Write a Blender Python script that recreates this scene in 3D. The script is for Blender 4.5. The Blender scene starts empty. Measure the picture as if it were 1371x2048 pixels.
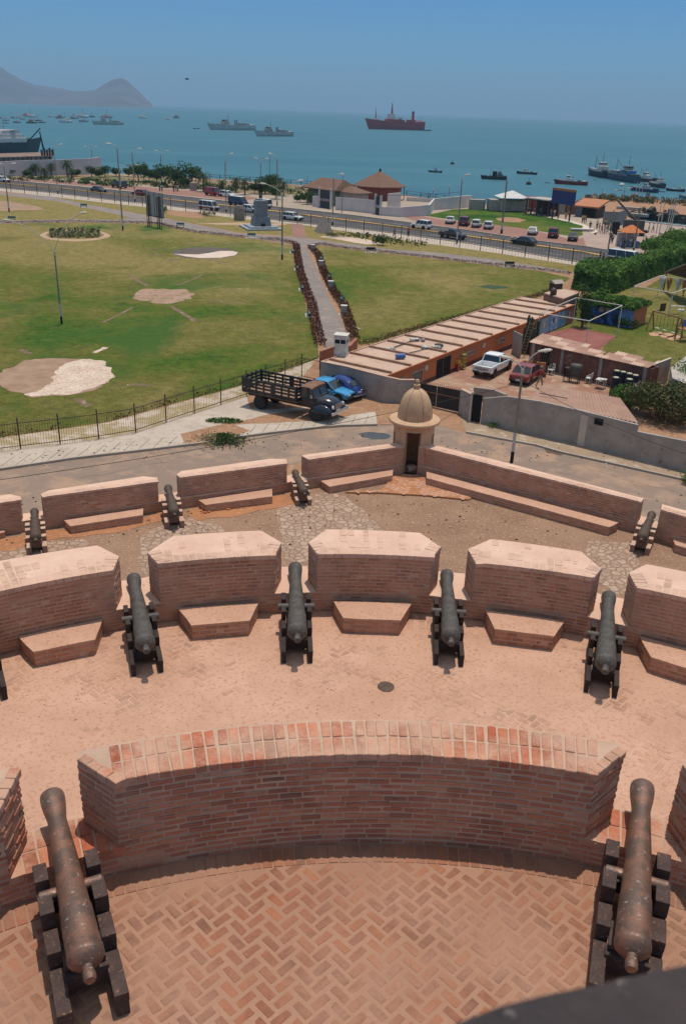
import bpy, bmesh, math, random
from mathutils import Vector, Matrix, noise as mnoise
R=math.radians
rnd=random.Random(7)
scene=bpy.context.scene
COL=scene.collection

# ---------------- camera, light, exposure ----------------
CZ=21.5                      # camera height above the sea (m)
F_PX,W_PX,H_PX=1743.0,1371.0,2048.0
PITCH,ROLL=R(24.7),R(2.0)
cam_d=bpy.data.cameras.new('camera'); cam=bpy.data.objects.new('camera',cam_d); COL.objects.link(cam)
cam_d.sensor_fit='VERTICAL'; cam_d.sensor_height=36.0; cam_d.lens=36.0*F_PX/H_PX
cam_d.clip_start=0.05; cam_d.clip_end=80000
cam.location=(0,0,CZ)
cam.matrix_world=Matrix.Translation((0,0,CZ))@Matrix.Rotation(R(90)-PITCH,4,'X')@Matrix.Rotation(ROLL,4,'Z')
cam_d.dof.use_dof=True; cam_d.dof.focus_distance=16.0; cam_d.dof.aperture_fstop=5.6
scene.camera=cam
SUN_EL,SUN_AZ=R(79.5),R(24)    # azimuth measured from +Y towards +X
sd=Vector((math.cos(SUN_EL)*math.sin(SUN_AZ),math.cos(SUN_EL)*math.cos(SUN_AZ),math.sin(SUN_EL)))
sl=bpy.data.lights.new('sun','SUN'); sl.energy=2.15; sl.angle=R(0.5); sl.color=(1.0,.93,.83)
so=bpy.data.objects.new('sun',sl); COL.objects.link(so); so.rotation_euler=(-sd).to_track_quat('-Z','Y').to_euler()
so.location=(0,0,300)
world=bpy.data.worlds.new('World'); scene.world=world; world.use_nodes=True
wn=world.node_tree; wn.nodes.clear()
sky=wn.nodes.new('ShaderNodeTexSky'); sky.sky_type='NISHITA'; sky.sun_disc=False
sky.sun_elevation=SUN_EL; sky.sun_rotation=SUN_AZ; sky.altitude=0; sky.air_density=1.0; sky.dust_density=.6; sky.ozone_density=1.2
bg=wn.nodes.new('ShaderNodeBackground'); bg.inputs[1].default_value=.15
wo=wn.nodes.new('ShaderNodeOutputWorld')
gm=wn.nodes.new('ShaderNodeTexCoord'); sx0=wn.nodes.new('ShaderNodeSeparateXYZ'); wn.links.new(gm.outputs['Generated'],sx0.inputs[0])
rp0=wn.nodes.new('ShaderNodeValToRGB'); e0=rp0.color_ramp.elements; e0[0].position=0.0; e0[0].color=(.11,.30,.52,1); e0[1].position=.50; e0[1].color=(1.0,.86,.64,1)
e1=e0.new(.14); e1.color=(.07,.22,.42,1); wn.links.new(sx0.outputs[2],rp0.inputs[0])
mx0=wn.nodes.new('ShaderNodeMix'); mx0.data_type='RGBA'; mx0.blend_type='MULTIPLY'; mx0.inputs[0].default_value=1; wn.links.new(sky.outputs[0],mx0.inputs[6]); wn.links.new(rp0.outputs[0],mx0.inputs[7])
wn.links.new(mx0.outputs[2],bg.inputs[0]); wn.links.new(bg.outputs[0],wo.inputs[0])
scene.view_settings.view_transform='Standard'; scene.view_settings.look='None'
scene.view_settings.exposure=0.6; scene.view_settings.gamma=1.0
scene.cycles.max_bounces=5; scene.cycles.diffuse_bounces=3; scene.cycles.volume_bounces=0

# ---------------- back-projection of a sight line onto a level plane ----------------
def ray(x,y):
    dx=x-W_PX/2; dy=H_PX/2-y; c,s=math.cos(ROLL),math.sin(ROLL)
    u=dx*c-dy*s; v=dx*s+dy*c; cp,sp=math.cos(PITCH),math.sin(PITCH)
    return Vector((u,F_PX*cp+v*sp,-F_PX*sp+v*cp))
def P(x,y,z=2.0):
    d=ray(x,y); t=(z-CZ)/d.z
    return Vector((d.x*t,d.y*t,z))
def proj(p):
    cp,sp=math.cos(PITCH),math.sin(PITCH); X,Y,Z=p[0],p[1],p[2]-CZ
    f=Y*cp-Z*sp; v=Y*sp+Z*cp; U=X/f*F_PX; V=v/f*F_PX; c,s=math.cos(ROLL),math.sin(ROLL)
    return (W_PX/2+U*c+V*s, H_PX/2-(-U*s+V*c))
def hgt(xb,yb,yt,z=2.0):
    "height of an upright thing whose foot is at (xb,yb) and whose top shows at row yt"
    b=P(xb,yb,z); lo,hi=0.0,(CZ-z)*.98
    if yt<240: hi=200.0
    for _ in range(50):
        m=(lo+hi)/2
        if proj((b.x,b.y,z+m))[1]>yt: lo=m
        else: hi=m
    return lo
def heading(a,b): d=b-a; return math.atan2(d.y,d.x)

# ---------------- mesh builder ----------------
class MB:
    def __init__(s): s.v=[];s.f=[];s.m=[];s.a=[];s.M=Matrix.Identity(4);s.uv={}
    def add(s,pts,faces,m=0,a=0.5):
        o=len(s.v); s.v+= [tuple(s.M@Vector(p)) for p in pts]
        for f in faces: s.f.append([i+o for i in f]); s.m.append(m); s.a.append(a)
        return s
    def poly(s,pts,m=0,a=.5): return s.add(pts,[list(range(len(pts)))],m,a)
    def box(s,c,d,rz=0,m=0,a=.5,rx=0,taper=1.0):
        x,y,z=d[0]/2,d[1]/2,d[2]/2; Q=Matrix.Translation(c)@Matrix.Rotation(rz,4,'Z')@Matrix.Rotation(rx,4,'X')
        t=taper
        p=[Q@Vector(q) for q in ((-x,-y,-z),(x,-y,-z),(x,y,-z),(-x,y,-z),(-x*t,-y*t,z),(x*t,-y*t,z),(x*t,y*t,z),(-x*t,y*t,z))]
        return s.add(p,[(3,2,1,0),(4,5,6,7),(0,1,5,4),(1,2,6,5),(2,3,7,6),(3,0,4,7)],m,a)
    def beam(s,p0,p1,w,h=None,m=0,a=.5):
        p0=Vector(p0);p1=Vector(p1);h=h or w;d=(p1-p0)
        if d.length<1e-6: return s
        q=d.to_track_quat('Y','Z').to_matrix().to_4x4(); Q=Matrix.Translation((p0+p1)/2)@q
        x,y,z=w/2,d.length/2,h/2
        p=[Q@Vector(k) for k in ((-x,-y,-z),(x,-y,-z),(x,y,-z),(-x,y,-z),(-x,-y,z),(x,-y,z),(x,y,z),(-x,y,z))]
        return s.add(p,[(3,2,1,0),(4,5,6,7),(0,1,5,4),(1,2,6,5),(2,3,7,6),(3,0,4,7)],m,a)
    def tube(s,p0,p1,r0,r1=None,n=10,m=0,a=.5,cap=True):
        p0=Vector(p0);p1=Vector(p1);r1=r0 if r1 is None else r1
        q=(p1-p0).to_track_quat('Z','Y').to_matrix()
        A=[p0+q@Vector((r0*math.cos(t*2*math.pi/n),r0*math.sin(t*2*math.pi/n),0)) for t in range(n)]
        B=[p1+q@Vector((r1*math.cos(t*2*math.pi/n),r1*math.sin(t*2*math.pi/n),0)) for t in range(n)]
        F=[(i,(i+1)%n,n+(i+1)%n,n+i) for i in range(n)]
        if cap: F+=[tuple(range(n-1,-1,-1)),tuple(range(n,2*n))]
        return s.add(A+B,F,m,a)
    def path(s,pts,r,n=6,m=0):
        for i in range(len(pts)-1): s.tube(pts[i],pts[i+1],r,r,n,m)
        return s
    def lathe(s,prof,n=24,m=0,a=.5,cap=True,Q=None):
        Q=Q or Matrix.Identity(4)
        pts=[Q@Vector((r*math.cos(t*2*math.pi/n),r*math.sin(t*2*math.pi/n),z)) for r,z in prof for t in range(n)]
        F=[(k*n+i,k*n+(i+1)%n,(k+1)*n+(i+1)%n,(k+1)*n+i) for k in range(len(prof)-1) for i in range(n)]
        if cap: F+=[tuple(range(n-1,-1,-1)),tuple((len(prof)-1)*n+i for i in range(n))]
        return s.add(pts,F,m,a)
    def prism(s,poly,z0,z1,m=0,a=.5,mt=None,inset=None):
        n=len(poly); ar=sum(poly[i][0]*poly[(i+1)%n][1]-poly[(i+1)%n][0]*poly[i][1] for i in range(n))
        poly=list(poly) if ar>0 else list(poly)[::-1]
        lo=[(p[0],p[1],z0) for p in poly]; hi=[(p[0],p[1],z1) for p in poly]
        s.add(lo+hi,[(i,(i+1)%n,n+(i+1)%n,n+i) for i in range(n)]+[tuple(range(n-1,-1,-1))],m,a)
        return s.add(hi,[tuple(range(n))],m if mt is None else mt,a)
    def loft(s,rings,m=0,a=.5,close=True,cap=True):
        n=len(rings[0]); pts=[p for r in rings for p in r]
        rg=range(n) if close else range(n-1)
        F=[(k*n+i,k*n+(i+1)%n,(k+1)*n+(i+1)%n,(k+1)*n+i) for k in range(len(rings)-1) for i in rg]
        if cap: F+=[tuple(range(n-1,-1,-1)),tuple((len(rings)-1)*n+i for i in range(n))]
        return s.add(pts,F,m,a)
    def sheet(s,pts,z=None,m=0,a=.5):
        q=[(p[0],p[1],p[2] if z is None else z) for p in pts]
        n=len(q); ar=sum(q[i][0]*q[(i+1)%n][1]-q[(i+1)%n][0]*q[i][1] for i in range(n))
        return s.poly(q if ar>0 else q[::-1],m,a)
    def build(s,name,mats,parent=None,smooth=False,bevel=0,loc=None,sub=0,seg=2):
        me=bpy.data.meshes.new(name); me.from_pydata(s.v,[],s.f)
        mats=mats if isinstance(mats,(list,tuple)) else [mats]
        for k in mats: me.materials.append(k)
        me.polygons.foreach_set('material_index',[min(i,len(mats)-1) for i in s.m])
        at=me.attributes.new('bv','FLOAT','FACE'); at.data.foreach_set('value',s.a)
        if smooth: me.shade_smooth() if smooth is True else me.shade_smooth()
        me.update()
        o=bpy.data.objects.new(name,me); COL.objects.link(o)
        if parent: o.parent=parent
        if loc is not None: o.location=loc
        if bevel:
            md=o.modifiers.new('bevel','BEVEL'); md.width=bevel; md.segments=seg; md.limit_method='ANGLE'; md.angle_limit=R(35)
            md.harden_normals=False
        if sub:
            md=o.modifiers.new('sub','SUBSURF'); md.levels=sub; md.render_levels=sub
        if smooth=='auto' or (smooth and smooth!=True):
            try: me.set_sharp_from_angle(angle=R(38))
            except Exception: pass
        return o
def tag(o,label=None,cat=None,group=None,kind=None):
    if label: o['label']=label
    if cat: o['category']=cat
    if group: o['group']=group
    if kind: o['kind']=kind
    return o
def thing(name,loc,rz=0,label=None,cat=None,group=None):
    o=bpy.data.objects.new(name,None); COL.objects.link(o); o.location=loc; o.rotation_euler=(0,0,rz); o.empty_display_size=.2
    return tag(o,label,cat,group)
def copy_tree(o,parent=None):
    c=o.copy(); COL.objects.link(c); c.parent=parent
    for ch in list(o.children): copy_tree(ch,c)
    return c
def dup(o,loc,rz,label,group=None,scale=None):
    c=copy_tree(o); c.location=loc; c.rotation_euler=(0,0,rz); c['label']=label
    if group: c['group']=group
    if scale: c.scale=scale if isinstance(scale,tuple) else (scale,)*3
    return c
def struct(name,mb,mat): return tag(mb.build(name,mat),kind='structure')

# ---------------- materials ----------------
def nodes(name):
    m=bpy.data.materials.new(name); m.use_nodes=True; t=m.node_tree; b=t.nodes['Principled BSDF']; return m,t,b
def N(t,typ,**k):
    n=t.nodes.new(typ)
    for a,v in k.items(): setattr(n,a,v)
    return n
def setin(n,**k):
    for a,v in k.items(): n.inputs[a.replace('_',' ')].default_value=v
def noise(t,scale,detail=6,rough=.6,vec=None,dist=0):
    n=N(t,'ShaderNodeTexNoise'); n.inputs['Scale'].default_value=scale; n.inputs['Detail'].default_value=detail
    n.inputs['Roughness'].default_value=rough; n.inputs['Distortion'].default_value=dist
    if vec is not None: t.links.new(vec,n.inputs['Vector'])
    return n
def ramp(t,fac,stops,mode='LINEAR'):
    r=N(t,'ShaderNodeValToRGB'); r.color_ramp.interpolation=mode; e=r.color_ramp.elements
    while len(e)<len(stops): e.new(.5)
    for i,(p,c) in enumerate(stops):
        e[i].position=p; e[i].color=(c,c,c,1) if isinstance(c,(int,float)) else (*c,1)
    t.links.new(fac,r.inputs[0]); return r
def mix(t,f,a,b,typ='MIX'):
    n=N(t,'ShaderNodeMix',data_type='RGBA',blend_type=typ)
    for i,v in ((0,f),(6,a),(7,b)):
        if isinstance(v,(int,float)): n.inputs[i].default_value=v
        elif isinstance(v,tuple): n.inputs[i].default_value=(*v,1)
        else: t.links.new(v,n.inputs[i])
    return n.outputs[2]
def bump(t,b,h,s,d=.02):
    n=N(t,'ShaderNodeBump'); n.inputs['Strength'].default_value=s; n.inputs['Distance'].default_value=d
    t.links.new(h,n.inputs['Height']); t.links.new(n.outputs[0],b.inputs['Normal']); return n
def pos(t): return N(t,'ShaderNodeNewGeometry').outputs['Position']
def objc(t): return N(t,'ShaderNodeTexCoord').outputs['Object']
_mc={}
def mk(name,c1,c2=None,scale=3,rough=.8,bmp=.3,bd=.01,metal=0,lo=.35,hi=.65,detail=8,spec=.3,coord='obj',c3=None,s3=20,l3=.6,h3=.7,coat=0):
    "general weathered surface: two tones mixed by noise, a third as spots"
    if name in _mc: return _mc[name]
    m,t,b=nodes(name); v=objc(t) if coord=='obj' else pos(t)
    if c2 is None: c2=tuple(x*.72 for x in c1)
    n=noise(t,scale,detail,.62,v); r=ramp(t,n.outputs[0],[(lo,0.),(hi,1.)])
    col=mix(t,r.outputs[0],c1,c2)
    if c3:
        n3=noise(t,s3,5,.7,v); r3=ramp(t,n3.outputs[0],[(l3-.05,0.),(h3-.05,1.)]); col=mix(t,r3.outputs[0],col,c3)
    t.links.new(col,b.inputs['Base Color']); setin(b,Roughness=rough,Metallic=metal); b.inputs['Specular IOR Level'].default_value=spec
    if coat: b.inputs['Coat Weight'].default_value=coat; b.inputs['Coat Roughness'].default_value=.08
    if bmp:
        nb=noise(t,scale*8,6,.7,v); bump(t,b,nb.outputs[0],bmp,bd)
    _mc[name]=m; return m
def paint(name,c,rough=.35,dirt=.25):
    return mk('paint_'+name,c,tuple(x*(1-dirt)+.12*dirt for x in c),scale=1.6,rough=rough,bmp=0,coat=.5,spec=.5,lo=.45,hi=.8)
def brickmat(name,sand,lo,hi,sc=1.3,tones=None,bmp=.5,sandcol=(.56,.335,.235),deep=None):
    "fired brick; every brick has its own tone (attribute bv); drifted sand lies over it by noise"
    m,t,b=nodes(name); p=pos(t)
    at=N(t,'ShaderNodeAttribute',attribute_name='bv',attribute_type='GEOMETRY')
    tones=tones or [(0,(.10,.042,.032)),(.12,(.20,.062,.040)),(.5,(.27,.088,.052)),(.8,(.33,.125,.070)),(1,(.36,.20,.13))]
    r=ramp(t,at.outputs['Fac'],tones)
    n2=noise(t,38,6,.7,p); g=mix(t,.55,r.outputs[0],mix(t,n2.outputs[0],(.25,.25,.25),(.85,.8,.75)),'OVERLAY')
    n1=noise(t,sc,3,.5,p); n3=noise(t,26,8,.75,p)
    ad=N(t,'ShaderNodeMath',operation='MULTIPLY_ADD'); t.links.new(n3.outputs[0],ad.inputs[0]); ad.inputs[1].default_value=.55
    t.links.new(n1.outputs[0],ad.inputs[2])
    rs=ramp(t,ad.outputs[0],[(lo,0.),(hi,1.)])
    mu=N(t,'ShaderNodeMath',operation='MULTIPLY'); t.links.new(rs.outputs[0],mu.inputs[0]); mu.inputs[1].default_value=sand
    sc_=mix(t,n3.outputs[0],tuple(x*.8 for x in sandcol),sandcol)
    ns=noise(t,1.7,7,.7,p,.5); fs=ramp(t,ns.outputs[0],[(.34,.62),(.5,1.0),(.66,1.12)]); nt=noise(t,.8,4,.6,p); ft=ramp(t,nt.outputs[0],[(.4,(1.0,.97,.93)),(.6,(1.0,1.0,1.0))])
    t.links.new(mix(t,1.0,mix(t,.75,mix(t,mu.outputs[0],g,sc_),fs.outputs[0],'MULTIPLY'),ft.outputs[0],'MULTIPLY'),b.inputs['Base Color']); setin(b,Roughness=.92); b.inputs['Specular IOR Level'].default_value=.15
    bump(t,b,noise(t,55,8,.75,p).outputs[0],bmp,.012); return m
SAND=(.56,.335,.235)
M={}
M['brick_face']=brickmat('brick_face',.35,.78,1.0,1.0,tones=[(0,(.27,.135,.095)),(.1,(.36,.150,.10)),(.5,(.43,.17,.105)),(.85,(.47,.21,.135)),(1,(.48,.29,.20))])
M['brick_face_b']=brickmat('brick_face_b',.55,.62,.95,1.0,tones=[(0,(.33,.17,.12)),(.5,(.45,.20,.13)),(1,(.50,.27,.18))],sandcol=(.54,.33,.235))
M['brick_cope']=brickmat('brick_cope',.93,.60,.86,1.6,tones=[(0,(.30,.09,.05)),(.5,(.42,.13,.075)),(1,(.5,.2,.12))])
M['brick_top']=brickmat('brick_top',.97,.40,.58,.9,sandcol=(.66,.44,.335))
M['brick_floor_a']=brickmat('brick_floor_a',.92,.56,.94,.8,sandcol=(.385,.215,.142),tones=[(0,(.235,.115,.085)),(.3,(.265,.115,.078)),(.7,(.30,.122,.075)),(1,(.34,.145,.085))])  # sand and brick tones lowered as a painted-in lens vignette
M['brick_floor_b']=brickmat('brick_floor_b',.97,.44,.70,.45)
M['mortar_wall']=mk('mortar_wall',(.44,.29,.21),(.54,.36,.26),scale=3,rough=.95,bmp=.8,bd=.012,coord='pos')
M['sand']=mk('sand',SAND,(.47,.27,.18),scale=.7,rough=.97,bmp=.6,bd=.01,coord='pos',c3=(.40,.21,.14),s3=14,l3=.58,h3=.68)
M['sand_a']=mk('sand_a',(.385,.215,.142),(.33,.18,.115),scale=.9,rough=.97,bmp=.6,bd=.01,coord='pos',c3=(.35,.18,.11),s3=22,l3=.56,h3=.66)  # darker than the other sand: lens vignette is put into the colour
M['plaster_top']=mk('plaster_top',(.68,.46,.345),(.60,.38,.28),scale=1.2,rough=.95,bmp=.5,coord='pos',c3=(.42,.24,.17),s3=9,l3=.66,h3=.74)
M['iron']=mk('iron',(.055,.047,.040),(.100,.088,.076),scale=7,rough=.62,bmp=.8,bd=.008,metal=0,c3=(.30,.29,.27),s3=26,l3=.66,h3=.71,spec=.4)
M['iron_rust']=mk('iron_rust',(.25,.125,.082),(.14,.09,.068),scale=5,rough=.45,bmp=.9,bd=.008,metal=.4,c3=(.42,.36,.31),s3=15,l3=.655,h3=.715,spec=.5,lo=.42,hi=.58)
M['iron_brown']=mk('iron_brown',(.08,.056,.042),(.13,.085,.06),scale=6,rough=.65,bmp=.5,metal=.3)
M['wood_dark']=mk('wood_dark',(.045,.028,.026),(.085,.05,.042),scale=7,rough=.75,bmp=.6,bd=.006,c3=(.22,.11,.06),s3=24,l3=.64,h3=.7)
M['wood_black']=mk('wood_black',(.03,.022,.02),(.055,.036,.03),scale=7,rough=.8,bmp=.5)
M['wood_dusty']=mk('wood_dusty',(.22,.125,.09),(.32,.19,.14),scale=6,rough=.9,bmp=.5)
M['dust_top']=mk('dust_top',(.58,.40,.30),(.45,.28,.2),scale=6,rough=.95,bmp=.3)
M['stucco']=mk('stucco',(.56,.365,.225),(.47,.30,.18),scale=2.2,rough=.9,bmp=.5,bd=.01,c3=(.28,.17,.11),s3=7,l3=.62,h3=.74)
M['dark']=mk('dark',(.012,.012,.012),rough=.9,bmp=0)
HAZE=1.25e-4
# ---------------- fort: brickwork helpers ----------------
import numpy as np
ZA,ZB,ZC,ZS=13.5,11.3,8.0,2.0
def circle(pts):
    A=np.array([[2*p[0],2*p[1],1] for p in pts]); b=np.array([p[0]**2+p[1]**2 for p in pts]); s=np.linalg.lstsq(A,b,rcond=None)[0]
    return Vector((s[0],s[1])),math.sqrt(s[2]+s[0]**2+s[1]**2)
def arc2(a,b,sag,n=6):
    "points from a to b bulging to the left of travel by sag"
    a=Vector(a[:2]);b=Vector(b[:2]);d=b-a; nrm=Vector((-d.y,d.x)).normalized()
    return [a+d*(i/n)+nrm*sag*4*(i/n)*(1-i/n) for i in range(n+1)]
def inside(p,poly):
    c=False;n=len(poly);x,y=p[0],p[1]
    for i in range(n):
        x1,y1=poly[i][0],poly[i][1];x2,y2=poly[(i+1)%n][0],poly[(i+1)%n][1]
        if (y1>y)!=(y2>y) and x<(x2-x1)*(y-y1)/(y2-y1)+x1: c=not c
    return c
def ccw(poly):
    n=len(poly); ar=sum(poly[i][0]*poly[(i+1)%n][1]-poly[(i+1)%n][0]*poly[i][1] for i in range(n))
    return list(poly) if ar>0 else list(poly)[::-1]
def jag(pts,step=1.0,amp=.15,sc=.8,seed=0):
    "an outline with an uneven natural edge"
    out=[];n=len(pts)
    for i in range(n):
        a=Vector(pts[i][:2]);b=Vector(pts[(i+1)%n][:2]);L=(b-a).length;k=max(1,int(L/step));d=(b-a)/max(L,1e-6);nr=Vector((-d.y,d.x))
        for j in range(k):
            q=a+(b-a)*(j/k); w=mnoise.noise(Vector((q.x*sc+seed,q.y*sc,seed*1.7)))+.5*mnoise.noise(Vector((q.x*sc*3+seed,q.y*sc*3,seed)))
            out.append(q+nr*amp*w*1.6)
    return out
def bricks_along(mb,line,z0,z1,ch=.084,L=.262,d=.05,proud=.006,closed=False,m=0,joint=.024,jit=1.0):
    "courses of bricks standing proud of a wall core; line runs with the outside on its right"
    pts=[Vector(p[:2]) for p in line]
    if closed: pts.append(pts[0])
    cum=[0]
    for i in range(len(pts)-1): cum.append(cum[-1]+(pts[i+1]-pts[i]).length)
    # split the line at sharp corners
    runs=[];st=0
    for i in range(1,len(pts)-1):
        a=(pts[i]-pts[i-1]).normalized();b=(pts[i+1]-pts[i]).normalized()
        if a.dot(b)<.93: runs.append((st,i));st=i
    runs.append((st,len(pts)-1))
    def at(s,i0,i1):
        for i in range(i0,i1):
            if s<=cum[i+1]+1e-9 or i==i1-1:
                t=(s-cum[i])/max(cum[i+1]-cum[i],1e-9); return pts[i]+(pts[i+1]-pts[i])*t
    nc=max(1,round((z1-z0)/ch)); h=(z1-z0)/nc
    for c in range(nc):
        za,zb=z0+c*h+joint/2,z0+(c+1)*h-joint/2
        for (i0,i1) in runs:
            s0,s1=cum[i0],cum[i1]; s=s0-(L/2 if c%2 else 0)-rnd.random()*.03
            while s<s1:
                ln=L*(1+rnd.uniform(-.08,.08)); a,b=max(s+joint/2,s0),min(s+ln-joint/2,s1); s+=ln
                if b-a<.03: continue
                p=at(a,i0,i1);q=at(b,i0,i1);t=(q-p).normalized();nr=Vector((t.y,-t.x))
                pr=proud+rnd.uniform(-.004,.006)*jit; pr2=pr+rnd.uniform(-.003,.003)*jit
                dz=rnd.uniform(-.004,.004)*jit; e=.006
                zz0,zz1=za+dz,zb+dz+rnd.uniform(-.003,.002)
                F=[(*(p+nr*pr),zz0+e),(*(q+nr*pr2),zz0+e),(*(q+nr*pr2),zz1-e),(*(p+nr*pr),zz1-e)]
                tt=t*.006
                B=[(*(p-nr*d-tt),zz0),(*(q-nr*d+tt),zz0),(*(q-nr*d+tt),zz1),(*(p-nr*d-tt),zz1)]
                mb.add(F+B,[(0,1,2,3),(4,5,1,0),(3,2,6,7),(5,6,2,1),(4,0,3,7)],m,rnd.random())
def cope_along(mb,line,z,rows,poly,w=.15,L=.29,over=.012,h=.095,m=0,joint=.02,lift=.0,gap=0.0,gap2=None,jz=.005):
    "header bricks laid flat across the top, outside on the right of the line"
    pts=[Vector(p[:2]) for p in line];cum=[0]
    for i in range(len(pts)-1): cum.append(cum[-1]+(pts[i+1]-pts[i]).length)
    s=0
    while s<cum[-1]-.05:
        ww=w*(1+rnd.uniform(-.1,.1)); sm=min(s+ww/2,cum[-1]); s+=ww
        i=max(k for k in range(len(pts)-1) if cum[k]<=sm+1e-9); d=(pts[i+1]-pts[i]).normalized(); q=pts[i]+d*(sm-cum[i]); nr=Vector((d.y,-d.x))
        for r in range(rows):
            if rnd.random()<(gap2 if (r and gap2) else gap): continue
            o=over if r==0 else 0
            a=-nr*(L*r-o+(joint/2 if r else 0)); b=-nr*(L*(r+1)-joint/2)
            hw=ww/2-joint/2; cs=[q+a-d*hw,q+a+d*hw,q+b+d*hw,q+b-d*hw]
            if r and not all(inside(k,poly) for k in cs): continue
            if not inside(q+b*.6,poly): continue
            zt=z+lift+rnd.uniform(-jz,jz); jt=rnd.uniform(-jz,jz); zb_=z-h
            cs=[c+Vector((rnd.uniform(-.006,.006),rnd.uniform(-.006,.006))) for c in cs]; top=[(c.x,c.y,zt+(jt if k<2 else -jt)) for k,c in enumerate(cs)]; bot=[(c.x,c.y,zb_) for c in cs]
            mb.add(bot+top,[(4,5,6,7)[::-1],(0,1,5,4)[::-1],(1,2,6,5)[::-1],(2,3,7,6)[::-1],(3,0,4,7)[::-1],(0,1,2,3)],m,rnd.random())
def recalc(o):
    bm=bmesh.new(); bm.from_mesh(o.data); bmesh.ops.recalc_face_normals(bm,faces=bm.faces); bm.to_mesh(o.data); bm.free(); return o
def herring(mb,poly,z,L=.285,W=.143,ang=R(45),m=0,keep=None,joint=.022,holes=()):
    "herringbone paving clipped to a region"
    u=Vector((math.cos(ang),math.sin(ang)));v=Vector((-u.y,u.x))
    xs=[p[0] for p in poly];ys=[p[1] for p in poly]; c=Vector(((min(xs)+max(xs))/2,(min(ys)+max(ys))/2))
    Rm=max(max(xs)-min(xs),max(ys)-min(ys))*.75; n=int(Rm/W)+4
    for i in range(-n,n):
        for j in range(-n,n):
            k=(i-j)%4
            if k==0: x0,y0,lx,ly=i*W,j*W,L,W
            elif k==3: x0,y0,lx,ly=i*W,(j-1)*W+0,W,L
            else: continue
            if k==3: y0=j*W
            cx,cy=x0+lx/2,y0+ly/2; q=c+u*cx+v*cy
            if not inside(q,poly): continue
            if keep and not keep(q): continue
            g=joint/2+rnd.uniform(0,.004); a=rnd.uniform(-.02,.02); ca,sa=math.cos(a),math.sin(a)
            top=[];bot=[]; t1,t2=rnd.uniform(-.003,.003),rnd.uniform(-.003,.003)
            for sx,sy in ((-1,-1),(1,-1),(1,1),(-1,1)):
                ex,ey=sx*(lx/2-g)+rnd.uniform(-.006,.006),sy*(ly/2-g)+rnd.uniform(-.006,.006); rx,ry=ex*ca-ey*sa,ex*sa+ey*ca
                p=q+u*rx+v*ry; top.append((p.x,p.y,z+sx*t1+sy*t2)); 
                ex,ey=sx*(lx/2-g+.006),sy*(ly/2-g+.006);p=q+u*ex+v*ey; bot.append((p.x,p.y,z-.02))
            mb.add(bot+top,[(4,5,6,7),(0,1,5,4),(1,2,6,5),(2,3,7,6),(3,0,4,7)],m,rnd.random())

# ---------------- ring A: the gallery right below the lookout ----------------
TA=ZA+1.36; SA=ZA+.40
inA=[P(x,y,TA) for x,y in [(226,1560),(300,1549),(400,1532),(500,1519),(600,1510),(728,1505),(900,1513),(1037,1526),(1168,1543),(1192,1547)]]
cA,rA=circle(inA)
def polA(r,a): return Vector((cA.x+r*math.sin(a),cA.y+r*math.cos(a)))
def angA(p): return math.atan2(p[0]-cA.x,p[1]-cA.y)
aL,aR=angA(inA[0]),angA(inA[-1]); THA=.62
tipL,tipR=P(161,1512,TA),P(1240,1497,TA)
def merlonA(a0,a1,t0,t1,label):
    "a0..a1 angles of the inner corners, t0/t1 of the outer tips"
    inner=[polA(rA,a0+(a1-a0)*i/14) for i in range(15)]
    outer=[polA(rA+THA,t0+(t1-t0)*i/14) for i in range(15)]
    k0=polA(rA+.36*THA/.6+.12,t0-.004); k1=polA(rA+.48,t1+.004)
    poly=inner+[k1]+outer[::-1]+[k0]
    o=thing('brick_merlon',(0,0,0),0,label,'merlon','thick brick merlons of the near ring')
    MB().prism(poly,SA,TA-.012).build('wall_core',[M['mortar_wall']],o)
    b=MB(); pc=ccw(poly); bricks_along(b,pc,SA,TA-.10,closed=True,d=.04,proud=.010,jit=1.6); recalc(b.build('brickwork',M['brick_face'],o,bevel=.008))
    c=MB(); line=inner  # the gallery side is on the right when running west to east
    cope_along(c,line,TA,2,poly,w=.128,L=.30,joint=.022)
    for ln in ([k0,inner[0]],[inner[-1],k1]):
        cope_along(c,ln,TA+.002,1,[q+(q-cA).normalized()*0 for q in poly],w=.16,L=.12)
    recalc(c.build('coping',M['brick_cope'],o,bevel=.012)); return o
tLa,tRa=angA(tipL),angA(tipR)
merlonA(aL,aR,tLa,tRa,'large curved brick merlon between the two rusty cannons at the bottom of the photo')
wl=angA(P(48,1682,SA)); wi=angA(P(18,1747,SA)); hw=(aR-aL)
merlonA(wi-hw,wi,wi-hw-.05,wl,'brick merlon cut by the left edge beside the left rusty cannon')
xr=angA(P(1340,1657,SA)); xi=angA(P(1385,1728,SA))
merlonA(xi,xi+hw,xr,xi+hw+.05,'brick merlon cut by the right edge beside the right rusty cannon')
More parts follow.
